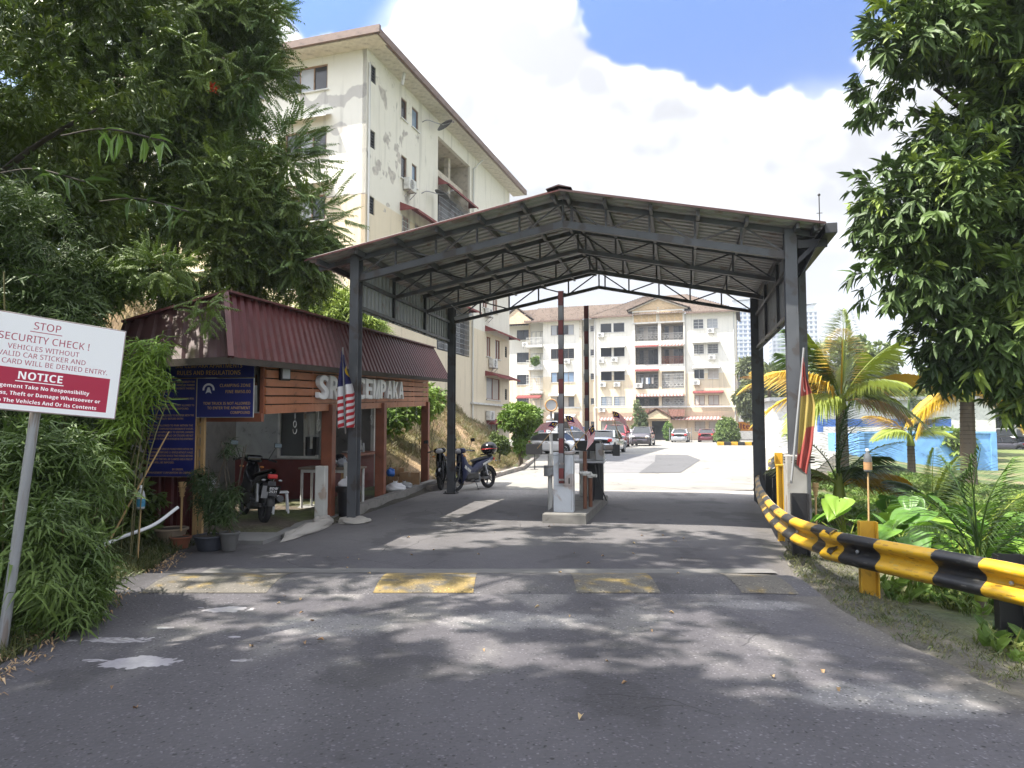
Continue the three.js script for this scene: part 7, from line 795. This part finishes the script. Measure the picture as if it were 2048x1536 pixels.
// ================= cars =================
const carPaint = (r, g, b, me = 0.3) => new THREE.MeshPhysicalMaterial({ color: C(r, g, b), roughness: 0.35, metalness: me, clearcoat: 1, clearcoatRoughness: 0.06, side: THREE.DoubleSide });
const platM = new THREE.MeshStandardMaterial({ color: C(0.02, 0.02, 0.02), roughness: 0.5 });
function car(label, p, heading, paint, k = 'hatch', s = 1, group = 'cars parked in the yard') { // nose towards +z
  const K = { hatch: { L: 3.85, W: 1.68, h: 1.5, hood: 0.95, belt: 0.94, deck: 0.98, a: [1.25, 0.5, -1.25, -1.72], bump: 0.3 }, sedan: { L: 4.4, W: 1.72, h: 1.44, hood: 0.9, belt: 0.93, deck: 1.0, a: [1.15, 0.35, -0.95, -1.6], bump: 0.3 }, suv: { L: 4.1, W: 1.74, h: 1.68, hood: 1.08, belt: 1.06, deck: 1.08, a: [1.2, 0.55, -1.55, -1.9], bump: 0.35 }, old: { L: 3.5, W: 1.5, h: 1.4, hood: 0.88, belt: 0.9, deck: 0.92, a: [1.05, 0.5, -1.4, -1.68], bump: 0.28 } }[k];
  const t = thing('parked_car', label, 'car', p, heading, group), Lh = K.L / 2, wz = [Lh - 0.78, -Lh + 0.72], r = 0.31, hw = K.W / 2;
  const N = 64, sec = 18, top = (z) => { const f = z / Lh; if (z > K.a[0]) return mix(K.hood, K.hood * 0.72, Math.pow(sm(K.a[0], Lh, z), 1.6)); if (z < K.a[3]) return mix(K.deck, K.deck * 0.86, Math.pow(sm(K.a[3], -Lh, z), 2)); return mix(K.deck, Math.max(K.hood, K.belt), sm(K.a[3], K.a[0], z)); };
  const wid = (z) => hw * (1 - 0.16 * Math.pow(Math.abs(z / Lh), 5)), bot = (z) => { let y = 0.2 + 0.1 * Math.pow(Math.abs(z / Lh), 6); for (const c of wz) { const d = Math.abs(z - c); if (d < r + 0.06) y = Math.max(y, r + Math.sqrt((r + 0.06) ** 2 - d * d)); } return y; };
  mesh('body', grid(sec, N, (u, v) => { const z = mix(-Lh, Lh, v), w = wid(z), T = top(z), B = Math.min(bot(z), T - 0.1), e = v === 0 || v === 1 ? 0.94 : 1, a = Math.abs(u - 0.5) * 2, sg = Math.sign(u - 0.5); let x, y; if (a > 0.72) { const q = (a - 0.72) / 0.28; x = w * (1 - 0.12 * q); y = mix(B + 0.04, B, q); } else if (a > 0.3) { const q = (a - 0.3) / 0.42; x = w * (0.945 + 0.055 * Math.sin(q * 2.6)); y = mix(T - 0.05, B + 0.04, q); } else { const q = a / 0.3; x = w * 0.945 * Math.pow(q, 0.85); y = T - 0.05 * Math.pow(q, 4) + 0.02 * (1 - q); } return [sg * x * e, y, z]; }), paint, t);
  for (const s2 of [-1, 1]) mesh('bumper', grid(12, 6, (u, v) => { const a = (u - 0.5) * 2, y = mix(0.2, 0.62, v); return [a * hw * 0.95, y, s2 * (Lh + 0.02 + 0.05 * Math.sin(v * Math.PI) - 0.22 * Math.pow(Math.abs(a), 4))]; }), paint, t);
  // glasshouse: dark glass shell with roof and pillars in body colour
  const [a0, a1, a2, a3] = K.a, rw = hw * 0.74, bw = hw * 0.93, y0 = (z) => top(z) - 0.02, yr = K.h, q = (x, y, z) => [x, y, z];
  const FB = q(bw, y0(a0), a0), FT = q(rw, yr - 0.03, a1), RT = q(rw, yr - 0.04, a2), RB = q(bw, y0(a3), a3), m = (c) => [-c[0], c[1], c[2]];
  mesh('windscreen', quad(m(FB), FB, FT, m(FT)), MT.glass, t); mesh('rear_window', quad(RB, m(RB), m(RT), RT), MT.glass, t); mesh('side_window', quad(RB, FB, FT, RT), MT.glass, t); mesh('side_window', quad(m(FB), m(RB), m(RT), m(FT)), MT.glass, t);
  mesh('roof', grid(10, 12, (u, v) => { const z = mix(a2 - 0.1, a1 + 0.06, v), a = (u - 0.5) * 2; return [a * (rw + 0.02), yr - 0.03 - 0.05 * a * a * a * a + 0.035 * (1 - a * a) - 0.05 * Math.pow(Math.abs(v - 0.5) * 2, 4), z]; }), paint, t);
  const pil = []; for (const f of [(c) => c, m]) { pil.push(bar(f(FB), f(FT), 0.07, 0.05), bar(f(RB), f(RT), k === 'sedan' ? 0.12 : 0.16, 0.07), bar(f(q(bw - 0.005, y0(-0.1), -0.1)), f(q(rw + 0.005, yr - 0.05, -0.18)), 0.08, 0.05), bar(f(FT), f(RT), 0.05, 0.05)); } pil.forEach((q) => mesh('pillar', q, paint, t));
  for (const z of wz) for (const sx of [-1, 1]) { const w = mesh('wheel', put(new THREE.CylinderGeometry(r, r, 0.2, 28), sx * (hw - 0.1), r, z, 0, 0, Math.PI / 2), MT.rubber, t); const sp = []; for (let i = 0; i < 7; i++) { const a = i / 7 * 6.28; sp.push(bar([sx * (hw + 0.004), r, z], [sx * (hw + 0.004), r + Math.sin(a) * 0.2, z + Math.cos(a) * 0.2], 0.035, 0.012)); } mesh('rim', [put(new THREE.TorusGeometry(0.205, 0.014, 6, 24), sx * (hw + 0.004), r, z, 0, Math.PI / 2), ...sp], MT.alu, w); }
  for (const sx of [-1, 1]) { mesh('headlight', ball(0.15, sx * hw * 0.72, K.hood * 0.74, Lh - 0.1, 1.25, 0.55, 0.7), MT.lampGlass, t); mesh('tail_light', rbox(0.26, 0.2, 0.16, 0.05, sx * hw * 0.76, K.deck * 0.82, -Lh + 0.06), MT.red, t); mesh('wing_mirror', rbox(0.2, 0.13, 0.1, 0.04, sx * (hw + 0.06), K.belt + 0.07, a0 - 0.45), paint, t); mesh('door_handle', rbox(0.03, 0.03, 0.16, 0.01, sx * hw * 0.985, K.belt - 0.14, -0.35), MT.chrome, t); }
  mesh('grille', [rbox(hw * 1.0, 0.1, 0.04, 0.02, 0, K.hood * 0.66, Lh + 0.03), rbox(hw * 1.3, 0.14, 0.04, 0.02, 0, 0.34, Lh + 0.06)], MT.black, t); mesh('number_plate', [box(0.46, 0.11, 0.01, 0, 0.47, Lh + 0.09), box(0.46, 0.12, 0.01, 0, K.deck * 0.68, -Lh - 0.08)], platM, t); mesh('underbody', box(K.W * 0.8, 0.12, K.L * 0.86, 0, 0.22, 0), MT.black, t);
  if (s !== 1) t.scale.setScalar(s); return t;
}
const PT = { silver: carPaint(0.42, 0.43, 0.45, 0.6), red: carPaint(0.33, 0.015, 0.025), dark: carPaint(0.055, 0.045, 0.055, 0.4), white: carPaint(0.6, 0.6, 0.6, 0), maroon: carPaint(0.11, 0.015, 0.025), blue: carPaint(0.02, 0.07, 0.4), navy: carPaint(0.03, 0.04, 0.08), crimson: carPaint(0.42, 0.02, 0.06) };
car('silver sedan parked with its tail towards the barrier', [6.0, 0.012, -45], R(180 - 20), PT.silver, 'sedan');
car('red car with its nose to the camera behind the silver sedan', [8.5, 0.012, -58], R(-14), PT.red, 'suv', 1.08);
car('dark brown people carrier facing the yard beside the red car', [11.6, 0.012, -63], R(-18), PT.dark, 'suv');
car('white car mostly hidden behind the red car', [11.1, 0.012, -70], R(-18), PT.white, 'sedan');
car('silver white sedan parked nose in right of the entrance', [18.5, 0.012, -78], R(180 - 18), PT.silver, 'sedan');
car('maroon sedan parked right of the silver white sedan', [21.5, 0.012, -78.5], R(180 - 18), PT.maroon, 'sedan');
car('pink red hatchback facing the camera between the canopy posts', [29.8, 0.012, -79.5], R(-15), PT.crimson, 'hatch', 1.05);
car('old white hatchback parked by the clipped tree', [2.7, 0.012, -43], R(58), PT.white, 'old', 0.92);
car('white car with pale windscreen behind the nearer barrier arm', [3.9, 0.012, -45.5], R(12), PT.white, 'sedan', 0.95);
car('navy car behind the old white hatchback', [3.7, 0.012, -53], R(10), PT.navy, 'hatch');
car('bright blue car left of the farther barrier arm', [5.7, 0.012, -59], R(-4), PT.blue, 'hatch', 1.1);
car('red car peeping out beside the round lamp pole', [3.3, 0.012, -58], R(30), PT.red, 'hatch', 0.95);
const CG = 'cars parked beyond the lawn at the right edge';
car('dark grey car leftmost in the far right car park', [47.4, -0.9, -69], R(70), PT.dark, 'suv', 1, CG); car('red car between the dark grey and the navy car in the far right car park', [49.6, -0.9, -71.5], R(75), PT.red, 'hatch', 1, CG); car('navy car at the right edge in the far right car park', [50.6, -0.9, -68.5], R(95), PT.navy, 'suv', 1, CG); car('white van like car standing behind in the far right car park', [54.4, -0.6, -78], R(90), PT.white, 'suv', 1.25, CG);

// ================= right background =================
{
  const w = thing('blue_wall', 'low sky blue wall enclosure behind the coconut palms', 'wall', [23.3, -1.05, -42.5], R(-8)); const bm = MT.blueWall;
  mesh('front_wall', [box(7.4, 2.3, 0.2, 1.3, 1.15, 0)], bm, w); mesh('coping', [box(7.6, 0.12, 0.34, 1.3, 2.36, 0)], wm(0.22, 0.43, 0.74, 0.8), w); mesh('side_wall', [box(0.2, 2.3, 6, 5.0, 1.15, -3), box(0.2, 2.3, 6, -2.4, 1.15, -3)], bm, w); mesh('upper_beam', [box(8, 0.5, 0.25, 0.2, 2.95, -3.4), box(0.3, 1.1, 0.3, -3.7, 2.9, -3.4), box(0.3, 1.1, 0.3, 2.4, 2.9, -3.4)], wm(0.06, 0.14, 0.38, 0.7), w); mesh('pier', [-2.35, 4.95].map((x) => box(0.3, 2.34, 0.3, x, 1.17, 0.06)), bm, w);
  const h = thing('white_building', 'plain white walled building behind the blue wall', 'building', [27, -1.05, -54], R(-8)); mesh('wall', box(15, 4.6, 6, 0, 2.3, 0), MT.white, h); mesh('roof', box(15.6, 0.25, 6.6, 0, 4.72, 0), MT.zinc, h); mesh('downpipe', [-3.2, -2.7, 3].map((x) => rod([x, 0, 3.06], [x, 4.4, 3.06], 0.06)), MT.zinc, h); mesh('door', box(1.2, 2.2, 0.06, 5, 1.1, 3.02), MT.zinc, h);
  const s = thing('shop_row', 'pale shop building with orange signs beyond the trees', 'building', [37, -0.5, -105], R(-15)); mesh('wall', box(26, 9, 8, 0, 4.5, 0), wm(0.5, 0.5, 0.5, 0.8), s); mesh('roof', box(27, 0.4, 9, 0, 9.2, 0), MT.zinc, s); for (let i = 0; i < 8; i++) { const q = mesh('window', box(2.2, 2.0, 0.1, -11 + i * 3.1, 5.4, 4.02), MT.white, s); mesh('pane', box(1.9, 1.7, 0.05, -11 + i * 3.1, 5.4, 4.08), MT.paneBlue, q); }
  const st = (txt, bg, fg) => canvasTex(512, 128, (x) => { x.fillStyle = bg; x.fillRect(0, 0, 512, 128); textBlock(x, [txt], 96, 0, 256, 98, fg, 'sans-serif', 'bold'); });
  board('shop_sign', 'orange red shop sign reading AMC between the canopy posts', 'sign', 4.6, 1.3, st('AMC', '#b8401c', '#f2e6d8'), [34.6, 6.2, -97], R(-15)); board('shop_sign', 'long orange sign beside the pink red hatchback', 'sign', 5.4, 1.2, st('Caltex', '#d98a18', '#7a2018'), [29.8, 1.75, -92], R(-15));
  const k = thing('striped_kerb', 'yellow and black kerb stones around the round shrub', 'kerb', [18.6, 0, -63.5], R(-12)); for (let i = 0; i < 8; i++) mesh('kerb_stone', rbox(0.58, 0.32, 0.3, 0.03, i * 0.6, 0.16, -0.1 * i), i % 2 ? MT.black : MT.yellow, k);
  const lp = thing('street_lamp', 'slim grey street lamp at the far right edge', 'street lamp', [52.4, -0.9, -74]); mesh('pole', rod([0, 0, 0], [0, 7, 0], 0.1, 0.06), MT.zinc, lp); mesh('arm', pipe([[0, 6.8, 0], [-0.6, 7.2, 0], [-1.4, 7.2, 0]], 0.05), MT.zinc, lp); mesh('lamp_head', rbox(0.7, 0.12, 0.28, 0.04, -1.6, 7.2, 0), MT.zinc, lp);
  structure(mesh('car_park', box(30, 0.06, 14, 58, -0.95, -73), wm(0.16, 0.155, 0.15, 0.95)), 'grey car park strip beyond the lawn on the right', 'car park');
  const fence = thing('mesh_fence', 'low mesh fence by the entrance of the far block', 'fence', [17.6, 0, -79.5], R(-18)); mesh('post', [0, 1.2, 2.4].map((x) => rod([x, 0, 0], [x, 1.6, 0], 0.03)), MT.zinc, fence); mesh('mesh_panel', [...Array.from({ length: 13 }, (_, i) => rod([i * 0.2, 0.1, 0], [i * 0.2, 1.55, 0], 0.008, 0.008, 4)), ...Array.from({ length: 8 }, (_, i) => rod([0, 0.1 + i * 0.2, 0], [2.4, 0.1 + i * 0.2, 0], 0.008, 0.008, 4))], MT.zinc, fence);
}
scene.traverse((o) => { if (o.isMesh) { o.castShadow = true; o.receiveShadow = true; } });
renderer.render(scene, camera);
